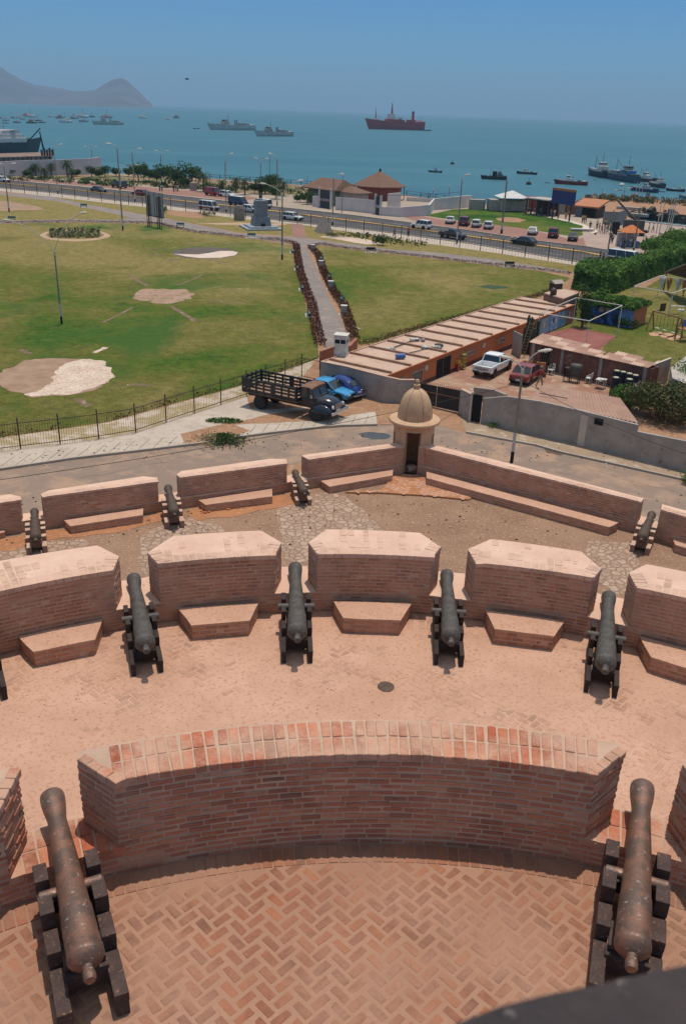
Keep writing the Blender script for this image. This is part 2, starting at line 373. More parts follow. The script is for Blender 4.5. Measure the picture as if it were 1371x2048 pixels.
# low parapet that carries the merlons
g0,g1=wi-hw-.12,xi+hw+.12
inner=[polA(rA,g0+(g1-g0)*i/60) for i in range(61)]; outer=[polA(rA+THA,g0+(g1-g0)*i/60) for i in range(61)]
pr=thing('gallery_parapet',(0,0,0),0,'low curved brick parapet with sand-covered sills under the near merlons','parapet')
MB().prism(inner+outer[::-1],ZB-.05,SA-.006).build('wall_core',[M['mortar_wall']],pr)
b2=MB(); bricks_along(b2,inner,ZA,SA-.01,d=.04); bricks_along(b2,outer[::-1],ZB,SA-.03,d=.04); recalc(b2.build('brickwork',M['brick_face'],pr))
c=MB()
for e0_,e1_ in ((wi,aL),(aR,xi)):
    sg=[polA(rA,e0_+(e1_-e0_)*i/8) for i in range(9)]; so_=[polA(rA+THA,e0_+(e1_-e0_)*i/8) for i in range(9)]; c=MB(); cope_along(c,sg,SA+.004,2,sg+so_[::-1],w=.15,L=.30,h=.1); recalc(c.build('sill',M['brick_cope'],pr))
# floor of gallery A
fl=MB(); fpA=[polA(rA+.02,g0+(g1-g0)*i/60) for i in range(61)]+[Vector((fpx,-4)) for fpx in (9,-9)]
fl.sheet([(p.x,p.y,ZA) for p in fpA]); 
struct('gallery_floor',fl,M['sand_a'])
h=MB(); reg=[polA(rA-.34,g0+(g1-g0)*i/60) for i in range(61)]+[Vector((7,3.2)),Vector((-7,3.2))]
herring(h,reg,ZA+.004,ang=R(45),L=.245,W=.130,joint=.036)
tag(h.build('gallery_paving',M['brick_floor_a'],bevel=.010,seg=2),kind='structure')
# header row hugging the wall (laid outward from the floor edge)
hr=MB()
k=int((g1-g0)*rA/.132)
for i in range(k):
    a=g0+(g1-g0)*(i+.5)/k; q=polA(rA-.165,a); rr=rnd.uniform(-.003,.003)
    hr.box((q.x,q.y,ZA-.002+rr),(.108,.27,.02),rz=-a,a=rnd.random())
tag(hr.build('edge_paving',M['brick_floor_a']),kind='structure')

# ---------------- ring B ----------------
TB=ZB+1.45; SB=ZB+.5
MBp=[ # inner-left, inner-right, tip-right, outer-right, outer-left, tip-left (pixel rows read off the photograph)
 [(-26,1188),(225,1140.5),(238,1112),(195,1090.6),(-8,1123),(-48,1157)],
 [(316.5,1127.4),(548.6,1110.3),(562.3,1084.6),(522,1060.7),(345,1072),(295.5,1104.6)],
 [(634.7,1108),(863,1114.5),(880,1093.7),(839.6,1065.3),(652,1058.4),(617,1084)],
 [(950.8,1125),(1185,1155),(1200.7,1137.4),(1162,1103),(981,1077.8),(935.4,1097.8)],
 [(1272.7,1175),(1502,1228),(1524,1206),(1482,1168),(1291.5,1128),(1257.3,1145)]]
labB=['brick merlon at the left edge of the middle ring, bench at its foot','second brick merlon from the left in the middle ring',
 'central brick merlon of the middle ring, straight below the domed sentry box','brick merlon of the middle ring between its two right-hand black cannons','brick merlon of the middle ring cut by the right edge']
innB=[];outB=[]
for k,(pp,lb) in enumerate(zip(MBp,labB)):
    q=[P(x,y,TB) for x,y in pp]; iL,iR,tR,oR,oL,tL=[Vector(v[:2]) for v in q]
    sg=(iR-iL).length**2/(8*13.0); inn=arc2(iL,iR,sg,10); ou=arc2(oL,oR,(oR-oL).length**2/(8*14.5),8)
    poly=inn+[tR]+ou[::-1]+[tL]
    o=thing('brick_merlon',(0,0,0),0,lb,'merlon','brick merlons of the middle ring')
    MB().prism(poly,SB,TB-.004,mt=1).build('wall_core',[M['mortar_wall'],M['plaster_top']],o)
    b=MB(); bricks_along(b,ccw(poly),SB,TB-.09,closed=True,d=.04,proud=.004); recalc(b.build('brickwork',M['brick_face_b'],o))
    c=MB(); cope_along(c,inn,TB+.003,4,poly,w=.16,L=.3,gap=.0,gap2=.74,jz=.0015); cope_along(c,[iR,tR],TB+.005,1,poly,w=.15,L=.28,h=.09);cope_along(c,[tL,iL],TB+.005,1,poly,w=.15,L=.28,h=.09)
    recalc(c.build('coping',M['brick_top'],o))
    innB+=inn; outB+=[tL*.0+oL,oR]
ext=lambda a,b,l:(a+(a-b).normalized()*l)
dl=Vector((-1,-.42)).normalized(); dr=Vector((1,-.62)).normalized()
innB=[innB[0]+dl*9]+[innB[0]+dl*.9]+innB+[innB[-1]+dr*1,innB[-1]+dr*8]
outB=[outB[0]+dl*9]+outB+[outB[-1]+dr*8]
pb=thing('ring_parapet',(0,0,0),0,'low curved brick parapet with pale sills under the middle ring of merlons','parapet')
MB().prism(innB+outB[::-1],ZC-.05,SB-.004,mt=1).build('wall_core',[M['mortar_wall'],M['plaster_top']],pb)
b=MB(); bricks_along(b,innB,ZB,SB-.02,d=.04,proud=.003); bricks_along(b,outB[::-1],ZC,SB-.02,d=.04,proud=.003); recalc(b.build('brickwork',M['brick_face_b'],pb))
fl=MB(); fpB=[p for p in innB]+[Vector((16,-4)),Vector((-16,-4))]
fl.sheet([(p.x,p.y,ZB) for p in fpB]); struct('terrace_floor',fl,M['sand'])
reg=[Vector((p.x*.985,p.y-.34)) for p in innB]+[Vector((9,7.0)),Vector((-9,7.0))]
def keepB(q):
    v=mnoise.noise(Vector((q.x*.35,q.y*.35,3)))+.45*mnoise.noise(Vector((q.x*1.7,q.y*1.7,1)))
    near=1 if q.y>13.9-abs(q.x)*.12 else 0
    return v>(.02 if near else .17)-(.25 if q.y<10.2 else 0)
h=MB(); herring(h,reg,ZB+.003,ang=R(48),L=.26,W=.135,joint=.03,keep=keepB); tag(h.build('terrace_paving',M['brick_floor_b']),kind='structure')
hr=MB(); cu=innB
for i in range(len(cu)-1):
    a,b_=cu[i],cu[i+1]; L=(b_-a).length; n_=max(1,int(L/.16)); d=(b_-a).normalized(); nr=Vector((d.y,-d.x)); an=math.atan2(d.y,d.x)
    for j in range(n_):
        if rnd.random()<.25: continue
        for r_ in range(2):
            q=a+d*(L*(j+.5)/n_)+nr*(.17+.3*r_); hr.box((q.x,q.y,ZB-.004+rnd.uniform(-.002,.002)),(.135,.27,.02),rz=an,a=rnd.random())
tag(hr.build('edge_paving',M['brick_floor_b']),kind='structure')
# benches of ring B: brick body with a plastered seat
def bench(top_px,z0,h,label,group,mat='brick_face_b',ov=.015):
    q=[Vector(P(x,y,z0+h)[:2]) for x,y in top_px]
    q=ccw(q); o=thing('brick_bench',(0,0,0),0,label,'bench',group)
    ce=sum(q,Vector((0,0)))/len(q)
    MB().prism(q,z0-.01,z0+h-.05).build('bench_core',[M['mortar_wall']],o)
    b=MB(); bricks_along(b,q,z0,z0+h-.05,closed=True,d=.03,proud=.004,ch=.09); recalc(b.build('brickwork',M[mat],o))
    s=MB(); s.prism(jag([p+(p-ce).normalized()*ov for p in q],.25,.012,4,len(label)),z0+h-.05,z0+h); s.build('seat',M['sand'],o); return o
BB=[([(38,1272.5),(204,1238),(189,1279),(68.6,1303)],'five-sided brick bench at the foot of the merlon on the left edge'),
 ([(357.5,1216),(516,1205.7),(497.5,1240.7),(383.8,1250.4)],'brick bench left of the central black cannon of the middle ring'),
 ([(666.8,1202),(822,1206),(800,1240.5),(687.2,1235.8)],'brick bench straight below the sentry box, at the foot of the central merlon'),
 ([(971.6,1219.8),(1127,1242.3),(1106,1272),(989.5,1257.3)],'brick bench between the two right-hand black cannons'),
 ([(1279,1272.7),(1450,1318),(1425,1352),(1302,1314.4)],'brick bench cut by the right edge of the photo')]
for px,lb in BB: bench(px,ZB,.36,lb,'brick benches of the middle ring')
# drain cover
o=thing('drain_cover',P(771,1374,ZB),0,'small round dark grating set in the sandy terrace','drain cover')
d=MB(); d.lathe([(.15,.0),(.165,.014),(.14,.016)],24); d.build('rim',M['iron_brown'],o); d=MB()
for i in range(-4,5): d.box((i*.03,0,.012),(.014,2*math.sqrt(max(.0001,.135**2-(i*.03)**2)),.012))
d.build('grate',M['dusty_iron'] if 'dusty_iron' in M else M['iron_brown'],o)

# ---------------- ring C: the outer wall ----------------
TC=ZC+1.2; SC=ZC+.42
CP=[ # inner-left, inner-right, (tip-right), outer-right, outer-left, (tip-left)
 ([(-190,1032),(38.5,1000),(41,993),(20,988),(-190,1017)],'outer wall merlon at the far left edge above the street'),
 ([(85,994),(315,963),(315,955),(287,952),(98,980.6),(81.7,988)],'outer wall merlon between the two left small cannons'),
 ([(360.4,955),(573.4,926.5),(572,918),(541,917),(363,941.7),(353,949)],'outer wall merlon with the broken crumbling bench'),
 ([(617,919),(807,892),(806,884),(617,908),(603,911)],'outer wall merlon on the left of the sentry box'),
 ([(851,895.4),(1000,933.7),(1279,1003),(1286.5,996.6),(1000,922),(851,886)],'long straight outer wall running right from the sentry box'),
 ([(1320.6,1018.7),(1560,1090),(1560,1072),(1322.7,1008)],'outer wall merlon at the right edge beyond the small right cannon')]
inC=[]
def wall(poly,z0,z1,label,cat,name,group,mats=('brick_face_b','brick_top'),top='plaster_top',front=None):
    o=thing(name,(0,0,0),0,label,cat,group)
    MB().prism(poly,z0,z1-.004,mt=1).build('wall_core',[M['mortar_wall'],M[top]],o)
    b=MB(); bricks_along(b,ccw(poly),z0,z1-.07,closed=True,d=.03,proud=.004,ch=.085,L=.28); recalc(b.build('brickwork',M[mats[0]],o))
    if front:
        c=MB(); cope_along(c,front,z1+.003,1,poly,w=.15,L=.28,h=.075); recalc(c.build('coping',M[mats[1]],o))
    return o
for px,lb in CP:
    q=[Vector(P(x,y,TC)[:2]) for x,y in px]
    fr=q[:3] if 'long' in lb else q[:2]
    wall(q,SC,TC,lb,'merlon','brick_merlon','brick merlons of the outer wall',front=fr)
# stubs that turn out to the sentry box
sl_=[Vector(P(x,y,TC)[:2]) for x,y in ((797,885.5),(807.7,892),(809,868),(797,868))]
sr_=[Vector(P(x,y,TC)[:2]) for x,y in ((837,893.5),(851,895),(850,868),(839,868))]
wall(sl_,ZC,TC+.02,'short brick jamb on the left of the sentry box doorway','wall','passage_jamb','jambs of the sentry passage')
wall(sr_,ZC,TC+.02,'short brick jamb on the right of the sentry box doorway','wall','passage_jamb','jambs of the sentry passage')
# base of the outer wall, two runs
def run(pxs,off,label,z=TC):
    inn=[Vector(P(x,y,z)[:2]) for x,y in pxs]; n=len(inn); out=[]
    for i,p in enumerate(inn):
        a=inn[max(0,i-1)];b=inn[min(n-1,i+1)];d=(b-a).normalized(); out.append(p+Vector((-d.y,d.x))*off)
    o=thing('rampart_wall',(0,0,0),0,label,'wall')
    MB().prism(inn+out[::-1],ZS-.2,SC-.004,mt=1).build('wall_core',[M['mortar_wall'],M['plaster_top']],o)
    b=MB(); bricks_along(b,inn,ZC,SC-.02,d=.03,proud=.003,ch=.085,L=.28); bricks_along(b,out[::-1],ZS,SC-.02,d=.03,proud=.003,ch=.085,L=.28); recalc(b.build('brickwork',M['brick_face_b'],o)); return inn,out
iL_,oL_=run([(-420,1062),(-190,1032.5),(38.5,1000.5),(315,963.5),(573.4,927),(808,892.5)],.62,'base of the outer brick wall on the left of the sentry box')
iR_,oR_=run([(837,893.7),(1000,934),(1279,1003.5),(1320.6,1019),(1560,1090.5),(1800,1165)],.62,'base of the outer brick wall on the right of the sentry box')
CB=[([(-60,1069),(6,1059.5),(10,1064),(-60,1078)],.22,'brick bench end at the far left edge by the outer wall'),
 ([(129,1040.5),(286,1017),(284.5,1030),(141.5,1052)],.3,'brick bench under the outer wall between the two left small cannons'),
 ([(398,1000),(543,977.6),(544,992.7),(411.5,1009.4)],.3,'broken brick bench with crumbled orange edges under the outer wall'),
 ([(642,961.5),(785,939.6),(784,951),(659.5,973)],.3,'brick bench under the outer wall just left of the sentry passage'),
 ([(853,943.5),(1235,1045),(1216.5,1054),(853,956)],.34,'very long brick bench under the straight wall right of the sentry box'),
 ([(1343.5,1074),(1560,1136),(1560,1152),(1350,1089.5)],.3,'brick bench at the right edge by the outer wall')]
for px,hh,lb in CB: bench(px,ZC,hh,lb,'brick benches along the outer wall')
rb=MB()
for i in range(60):
    q=P(400+rnd.random()*150,0,ZC) if 0 else P(402+rnd.random()*140,1018-rnd.random()*6-(rnd.random()*140)*.0,ZC); f=rnd.random()
    q=P(402+f*138,1022-f*20+rnd.uniform(-3,6),ZC); s=rnd.uniform(.03,.12); rb.box((q.x,q.y,ZC+s*.25),(s,s*rnd.uniform(.5,1.2),s*.6),rz=rnd.random()*3,a=rnd.random())
tag(rb.build('brick_rubble',brickmat('rubble',.2,.6,1,tones=[(0,(.35,.11,.05)),(1,(.5,.2,.1))])),'loose orange rubble crumbled from the broken bench','rubble',kind='stuff')
# floor C
dirt=mk('dirt_c',(.31,.185,.115),(.235,.135,.085),scale=.8,rough=.97,bmp=1.0,bd=.03,coord='pos',c3=(.44,.29,.2),s3=11,l3=.60,h3=.68)
fl=MB(); ps=iL_+[Vector(P(808,868,TC)[:2]),Vector(P(837,868,TC)[:2])]+iR_+[Vector((30,0)),Vector((-30,0))]
fl.sheet([(p.x,p.y,ZC) for p in ps]); struct('lower_terrace_floor',fl,dirt)
# flagstones
mf,t,b_=nodes('flagstone'); p_=pos(t); vo=N(t,'ShaderNodeTexVoronoi',feature='DISTANCE_TO_EDGE'); vo.inputs['Scale'].default_value=3.8; vo.inputs['Randomness'].default_value=.9
nz=noise(t,2.0,3,.5,p_); vm=N(t,'ShaderNodeVectorMath',operation='MULTIPLY_ADD'); t.links.new(nz.outputs['Color'],vm.inputs[0]); vm.inputs[1].default_value=(.25,.25,0); t.links.new(p_,vm.inputs[2]); t.links.new(vm.outputs[0],vo.inputs['Vector'])
vc=N(t,'ShaderNodeTexVoronoi',feature='F1'); vc.inputs['Scale'].default_value=3.8; vc.inputs['Randomness'].default_value=.9; t.links.new(vm.outputs[0],vc.inputs['Vector'])
e=ramp(t,vo.outputs['Distance'],[(.03,0.),(.09,1.)]); bw=N(t,'ShaderNodeRGBToBW'); t.links.new(vc.outputs['Color'],bw.inputs[0])
st=ramp(t,bw.outputs[0],[(.2,(.36,.235,.165)),(.8,(.46,.32,.235))]); sn=noise(t,9,6,.7,p_); se=ramp(t,sn.outputs[0],[(.5,1.),(.72,.35)])
mm=N(t,'ShaderNodeMath',operation='MULTIPLY'); t.links.new(e.outputs[0],mm.inputs[0]); t.links.new(se.outputs[0],mm.inputs[1])
t.links.new(mix(t,mm.outputs[0],(.28,.165,.10),st.outputs[0]),b_.inputs['Base Color']); setin(b_,Roughness=.9); bump(t,b_,mm.outputs[0],.9,.03)
for k,px in enumerate([[(560,1080),(553,1030),(565,1010),(600,1000),(640,985),(690,992),(745,1035),(770,1075),(750,1110),(640,1130),(570,1120)],
   [(275,1130),(285,1075),(315,1055),(380,1035),(440,1050),(470,1085),(400,1110),(350,1150),(300,1160)],
   [(-20,1125),(-10,1095),(90,1082),(180,1080),(170,1110),(60,1135)],[(1165,1112),(1175,1085),(1260,1085),(1275,1120),(1270,1170),(1230,1190),(1190,1160)]]):
    s=MB(); q=jag([P(x,y,ZC) for x,y in px],.35,.12,1.5,k); s.sheet([(p.x,p.y,ZC+.006) for p in q]); struct('flagstones',s,mf)
od=mk('brick_dust',(.42,.185,.085),(.34,.15,.075),scale=1.5,rough=.97,bmp=.8,bd=.02,coord='pos',c3=(.5,.27,.15),s3=8)
for k,px in enumerate([[(92,1062),(145,1056),(290,1034),(325,1024),(330,1040),(250,1062),(170,1075),(100,1080)],[(372,1018),(410,1014),(560,990),(590,984),(600,1006),(560,1016),(470,1032),(400,1042),(378,1034)],[(-20,1085),(50,1070),(52,1090),(0,1104),(-20,1105)]]):
    s=MB(); q=jag([P(x,y,ZC) for x,y in px],.3,.16,1.6,k+9); s.sheet([(p.x,p.y,ZC+.009) for p in q]); struct('brick_dust_patch',s,od)
# low brick step in front of the sentry passage
q=[Vector(P(x,y,ZC+.07)[:2]) for x,y in ((690,984),(760,980),(786,952),(806,948),(834,950),(855,957),(946,992),(937,998.5),(850,990),(760,984.5))]
o=thing('entry_step',(0,0,0),0,'low triangular brick paved step in front of the sentry box','step'); MB().prism(q,ZC-.01,ZC+.066).build('step_core',M['brick_dust'] if 'brick_dust' in M else od,o)
b=MB(); herring(b,ccw(q),ZC+.070,ang=R(30),L=.28,W=.14,joint=.03,keep=lambda v:mnoise.noise(Vector((v.x*2,v.y*2,0)))>-.1); b.build('step_paving',brickmat('step_b',.8,.5,.8,1.5,tones=[(0,(.34,.12,.06)),(1,(.52,.27,.16))]),o)

# ---------------- sentry box ----------------
S0=P(829,836,ZC+2.15); sx,sy=S0.x,S0.y
g=thing('sentry_box',(sx,sy,ZC),0,'round plastered sentry box with a domed roof at the corner of the outer wall','sentry box')
b=MB(); n=40; ro,ri=.84,.66
dirc=math.atan2(-sy,-sx)  # towards the passage
def opening(a):   # door towards the fort and four tall loopholes
    d=(a-dirc+math.pi)%(2*math.pi)-math.pi
    if abs(d)<.40: return (0,1.78)
    for c_ in (1.25,-1.25,2.35,-2.35):
        if abs(d-c_)<.17: return (.75,1.6)
    return None
for i in range(n*2):
    a0,a1=dirc+math.pi*i/n,dirc+math.pi*(i+1)/n; op=opening((a0+a1)/2); segs=[(-1.2,0),(0,2.0)] if not op else [(-1.2,op[0]),(op[1],2.0)]
    for z0,z1 in segs:
        if z1-z0<.01: continue
        q=[(r*math.cos(a),r*math.sin(a)) for r,a in ((ro,a0),(ro,a1),(ri,a1),(ri,a0))]; b.prism(q,z0,z1)
b.lathe([(.2,-2.6),(.5,-2.2),(.86,-1.6),(.88,-1.2)],32)
b.build('walls',M['stucco'],g)
b=MB(); b.lathe([(.84,1.9),(.90,1.94),(.90,1.985),(1.0,2.0),(1.045,2.04),(1.055,2.09),(1.03,2.14),(.95,2.165),(.74,2.19),(.70,2.19)],48); b.build('brim',M['stucco'],g,smooth='auto')
b=MB(); pr=[(.70,2.18)]+[(.70*math.cos(t)**.86 if t<1.56 else .05,2.2+1.22*math.sin(t)) for t in [i*math.pi/2/14 for i in range(1,14)]]+[(.06,3.42)]
b.lathe(pr,40,cap=False)
b.build('dome',M['stucco'],g,smooth='auto')
for k in range(6):
    b=MB(); a=dirc+.5+k*math.pi/3; pts=[((r+.004)*math.cos(a),(r+.004)*math.sin(a)) +(z,) for r,z in pr]; b.path(pts,.007,5); b.build('dome_seam',mk('seam',(.26,.16,.10),bmp=0),g)
b=MB(); b.lathe([(.10,3.36),(.135,3.40),(.12,3.52),(.14,3.56),(.10,3.60),(.05,3.63),(.07,3.66),(.09,3.71),(.07,3.77),(.02,3.79)],20); b.build('finial',M['stucco'],g,smooth='auto')
o=tag(MB().box((0,0,0),(.42,.34,.16),rz=.5,taper=.85).build('stone_block',M['plaster_top'],bevel=.03,loc=(sx+.3*math.cos(dirc),sy+.3*math.sin(dirc),ZC+.09)),'broken pale stone slab lying in the sentry box doorway','stone')

# ---------------- cannons ----------------
def cannon(loc,rz,S,iron,wood,label,group,topmat=None,elev=0.0,cheekw=.15,half=.28,zt=.72,tail=1.2,rs=1.0):
    "S scales a 2.66 m piece; +Y is the muzzle, the origin lies under the trunnions"
    g=thing('cannon',loc,rz,label,'cannon',group); g.scale=(S,S,S)
    Q=Matrix.Translation((0,0,zt))@Matrix.Rotation(R(-90)+elev,4,'X')   # barrel axis = +Y
    prof=[(.02,-1.23),(.055,-1.225),(.072,-1.20),(.070,-1.14),(.055,-1.09),(.06,-1.06),(.10,-1.045),(.16,-1.01),(.198,-.97),(.206,-.95),(.207,-.915),(.200,-.90),(.196,-.60),(.189,-.35),(.187,-.34),(.178,-.30),(.166,.1),(.160,.12),(.158,.35),(.135,.75),(.122,.98),(.124,1.03),(.134,1.10),(.150,1.20),(.160,1.30),(.163,1.38),(.158,1.42),(.150,1.43),(.085,1.425),(.075,1.40),(.07,1.1)]
    b=MB(); b.lathe([(r_*rs,z_) for r_,z_ in prof],36,Q=Q); ba=b.build('barrel',iron,g,smooth='auto')
    b=MB(); b.tube((-.33,0,zt-.05),(.33,0,zt-.05),.062,.062,18); b.build('trunnion',iron,g,smooth='auto')
    steps=[(.42,.16,.80),(.02,-.30,.80),(-.42,-.80,.58),(-.86,-1.58,.34)]
    kz=zt/.8; ky=tail/1.56; Y=lambda y:y if y>0 else y*ky
    def cb(mb,x,y,z,w,l,h,dz=0):
        y0,y1=Y(y-l/2),Y(y+l/2); mb.box((x,(y0+y1)/2,z*kz+dz),(w,y1-y0,h*kz if not dz else h))
    for s in (-1,1):
        b=MB(); x=s*half*1.0
        def blk(y1,y0,h,z0=0.0,w=cheekw): 
            b.box((x,(y0+y1)/2,(z0+h)/2),(w,y1-y0,h-z0))
        # solid stepped side: lower baulks run the whole length, upper blocks sit on them
        cb(b,x,-.56,.11,cheekw*.9,2.02,.22); cb(b,x,-.19,.31,cheekw*.94,1.22,.18); cb(b,x,.06,.49,cheekw*.96,.78,.18)
        cb(b,x,.30,.67,cheekw,.26,.28); cb(b,x,-.17,.67,cheekw,.38,.24)
        cb(b,x,-.60,.48,cheekw,.40,.16); cb(b,x,-1.20,.27,cheekw,.72,.14)
        if topmat:
            for (y,l,z) in ((.30,.24,.81),(-.17,.36,.79),(-.60,.38,.56),(-1.20,.70,.34)):
                o_=len(b.f); cb(b,x,y,z,cheekw*.98,l,.012,.006); b.m[o_:]=[1]*(len(b.f)-o_)
        b.build('cheek',[wood,topmat or wood],g,bevel=.008)
    for y_,z_,h_ in ((-1.0*ky,.26*kz,.26*kz),(.22,.34*kz,.2*kz)): MB().box((0,y_,z_),(half*2-.1,.14,h_)).build('transom',wood,g,bevel=.008)
    b=MB(); b.box((0,-.82*ky,.46*kz),(half*1.5,.3,.08),rx=.12); b.build('quoin',wood,g,bevel=.006)
    return g
def place_cannon(muz,breech,z0,S,iron,wood,label,group,**k):
    zt=k.get('zt',.72)
    for _ in range(6): S=(P(*muz,z0+(zt+.06)*S)-P(*breech,z0+zt*S)).length/2.66
    za=z0+zt*S; a=P(*muz,za+.06); b=P(*breech,za); d=(a-b); d.z=0; u=d.normalized(); c=Vector((b.x,b.y,z0))+u*(1.23*S*1.0)
    c=(Vector((a.x,a.y,z0))-u*1.42*S+c)/2
    return cannon(c,math.atan2(-u.x,u.y),S,iron,wood,label,group,**k)
GA='rusty iron cannons of the near ring'
place_cannon((104,1590),(181,1958),ZA,.98,M['iron_rust'],M['wood_dark'],'large rusty iron cannon with peeling paint at the bottom left corner',GA,elev=.03,rs=.9)
place_cannon((1284,1572),(1262,1936),ZA,.98,M['iron_rust'],M['wood_dark'],'large rusty iron cannon with peeling paint at the bottom right corner',GA,elev=.03,rs=.9)
GB='black iron cannons of the middle ring'
for mz,br,lb in [((267,1152),(294,1305),'leftmost full black cannon of the middle ring'),((590,1130),(595,1283),'central black cannon of the middle ring, second from the left'),
    ((893,1144),(902,1290),'third black cannon of the middle ring, above the round drain cover'),((1217,1188),(1209,1346),'black cannon of the middle ring nearest the right edge')]:
    place_cannon(mz,br,ZB,1.16,M['iron'],M['wood_black'],lb,GB,cheekw=.085,half=.235,zt=.58,tail=1.05,rs=.86)
place_cannon((-62,1190),(-28,1362),ZB,1.16,M['iron'],M['wood_black'],'black cannon of the middle ring mostly cut off by the left edge',GB,cheekw=.085,half=.24,zt=.58,tail=1.0)
GC='small brown cannons of the outer wall'
for mz,br,lb in [((69,1020),(72,1083),'small brown cannon at the far left of the outer wall'),((336,973),(350,1032),'small brown cannon on a dusty carriage, second from the left on the outer wall'),
    ((590,942),(610,990),'small brown cannon on a dusty carriage nearest the left side of the sentry box'),((1303,1026),(1280,1082),'small brown cannon at the right end of the long outer wall')]:
    place_cannon(mz,br,ZC,1.05,M['iron_brown'],M['wood_dusty'],lb,GC,topmat=M['dust_top'],cheekw=.17,half=.27,zt=.64,tail=.95)
# ---------------- lookout parapet under the photographer ----------------
pk=[P(x,y,CZ-.62) for x,y in ((825,2098),(915,2046),(995,2014),(1085,1991),(1185,1971),(1295,1946),(1420,1920))]
cc,rr_=circle([pk[0],pk[3],pk[6]])
g=thing('lookout_parapet',(0,0,0),0,'dark curved stone parapet edge out of focus in the bottom right corner','parapet')
stone=mk('dark_stone',(.045,.036,.036),(.075,.058,.055),scale=9,rough=.8,bmp=1,bd=.01,c3=(.35,.3,.28),s3=16,l3=.66,h3=.72)
edge=[Vector(p[:2]) for p in pk]; far=[edge[-1]+Vector((1.2,-.3)),edge[-1]+Vector((1.4,-1.6)),Vector((.7,-1.2)),Vector((.25,-.6)),Vector((.10,.1)),Vector((-.02,.30))]
b=MB(); poly=edge+far; b.prism(poly,CZ-.80,CZ-.62); b.build('ledge',stone,g,bevel=.03,seg=3)
b=MB(); b.prism([p+(Vector((.9,-.4))-p).normalized()*.10 for p in poly],ZA,CZ-.80); b.build('drum_wall',M['mortar_wall'],g)
# ---------------- land, water, hills ----------------
def Q(pts,z=ZS): return [P(x,y,z) for x,y in pts]
def lay(name,px,mat,dz,z=ZS,jg=None,seed=0):
    q=Q(px,z)
    if jg: q=[Vector((p.x,p.y,z)) for p in jag(q,jg[0],jg[1],jg[2],seed)]
    s=MB(); s.sheet([(p.x,p.y,z+dz) for p in q]); return struct(name,s,mat)
# sea
m,t,b=nodes('sea'); p=pos(t); mp=N(t,'ShaderNodeMapping'); mp.inputs['Scale'].default_value=(.35,1,1); t.links.new(p,mp.inputs[0])
n1=noise(t,.02,4,.5,mp.outputs[0]); c=ramp(t,n1.outputs[0],[(.35,(.022,.108,.142)),(.65,(.034,.138,.168))])
t.links.new(c.outputs[0],b.inputs['Base Color']); setin(b,Roughness=.42); b.inputs['Specular IOR Level'].default_value=.25
w=noise(t,.9,6,.65,mp.outputs[0]); bump(t,b,w.outputs[0],.9,.35)
MB().sheet([(-26000,-600,0),(26000,-600,0),(26000,32000,0),(-26000,32000,0)]).build('sea',m)['kind']='structure'
asph=mk('asphalt',(.062,.056,.054),(.085,.076,.072),scale=.35,rough=.9,bmp=.4,coord='pos',c3=(.12,.10,.09),s3=3,l3=.62,h3=.72)
street=mk('street',(.27,.185,.135),(.22,.165,.13),scale=.25,rough=.95,bmp=.6,bd=.02,coord='pos',c3=(.36,.235,.16),s3=.55,l3=.52,h3=.68,lo=.3,hi=.7)
earth=mk('earth',(.36,.20,.11),(.28,.15,.085),scale=.6,rough=.97,bmp=.8,bd=.03,coord='pos',c3=(.46,.30,.2),s3=3)
conc=mk('concrete',(.50,.42,.34),(.42,.34,.27),scale=.5,rough=.92,bmp=.3,coord='pos',c3=(.34,.25,.18),s3=2.0,l3=.6,h3=.75)
conc2=mk('concrete_pale',(.62,.52,.42),(.52,.42,.33),scale=.5,rough=.92,bmp=.3,coord='pos')
beige=mk('walk_beige',(.38,.30,.23),(.32,.25,.19),scale=.1,rough=.95,bmp=.2,coord='pos')
redpav=mk('red_paving',(.30,.155,.115),(.25,.135,.105),scale=.12,rough=.95,bmp=.2,coord='pos')
greypath=mk('grey_path',(.245,.205,.18),(.20,.165,.145),scale=.2,rough=.95,bmp=.3,coord='pos',c3=(.33,.25,.20),s3=1.2,l3=.58,h3=.7)
yard=mk('yard_red',(.30,.15,.10),(.38,.25,.175),scale=.35,rough=.95,bmp=.4,coord='pos',lo=.45,hi=.6,c3=(.42,.34,.22),s3=1.0,l3=.6,h3=.7)
coast=[(-900,330),(-60,343),(205,346),(300,350),(420,357),(600,370),(700,379),(812,391),(940,407),(1100,407),(1160,406),(1171,404),(1185,396),(1196,392),(1271,395),(1371,404),(1560,424),(1800,448),
 (1800,478),(1560,448),(1371,430),(1290,421),(1281,423),(1262,427),(1253,432),(1262,438),(1277,441),(1371,452),(1500,468),(1800,503)]
q=Q(coast); land=[Vector(a[:2]) for a in q]+[Vector((700,200)),Vector((400,-80)),Vector((-400,-80)),Vector((-700,150))]
s=MB(); s.prism(land,-3,ZS,m=1,mt=0); struct('ground',s,[earth,mk('sea_rock',(.16,.12,.09),(.09,.07,.055),scale=1,bmp=1,bd=.2)])
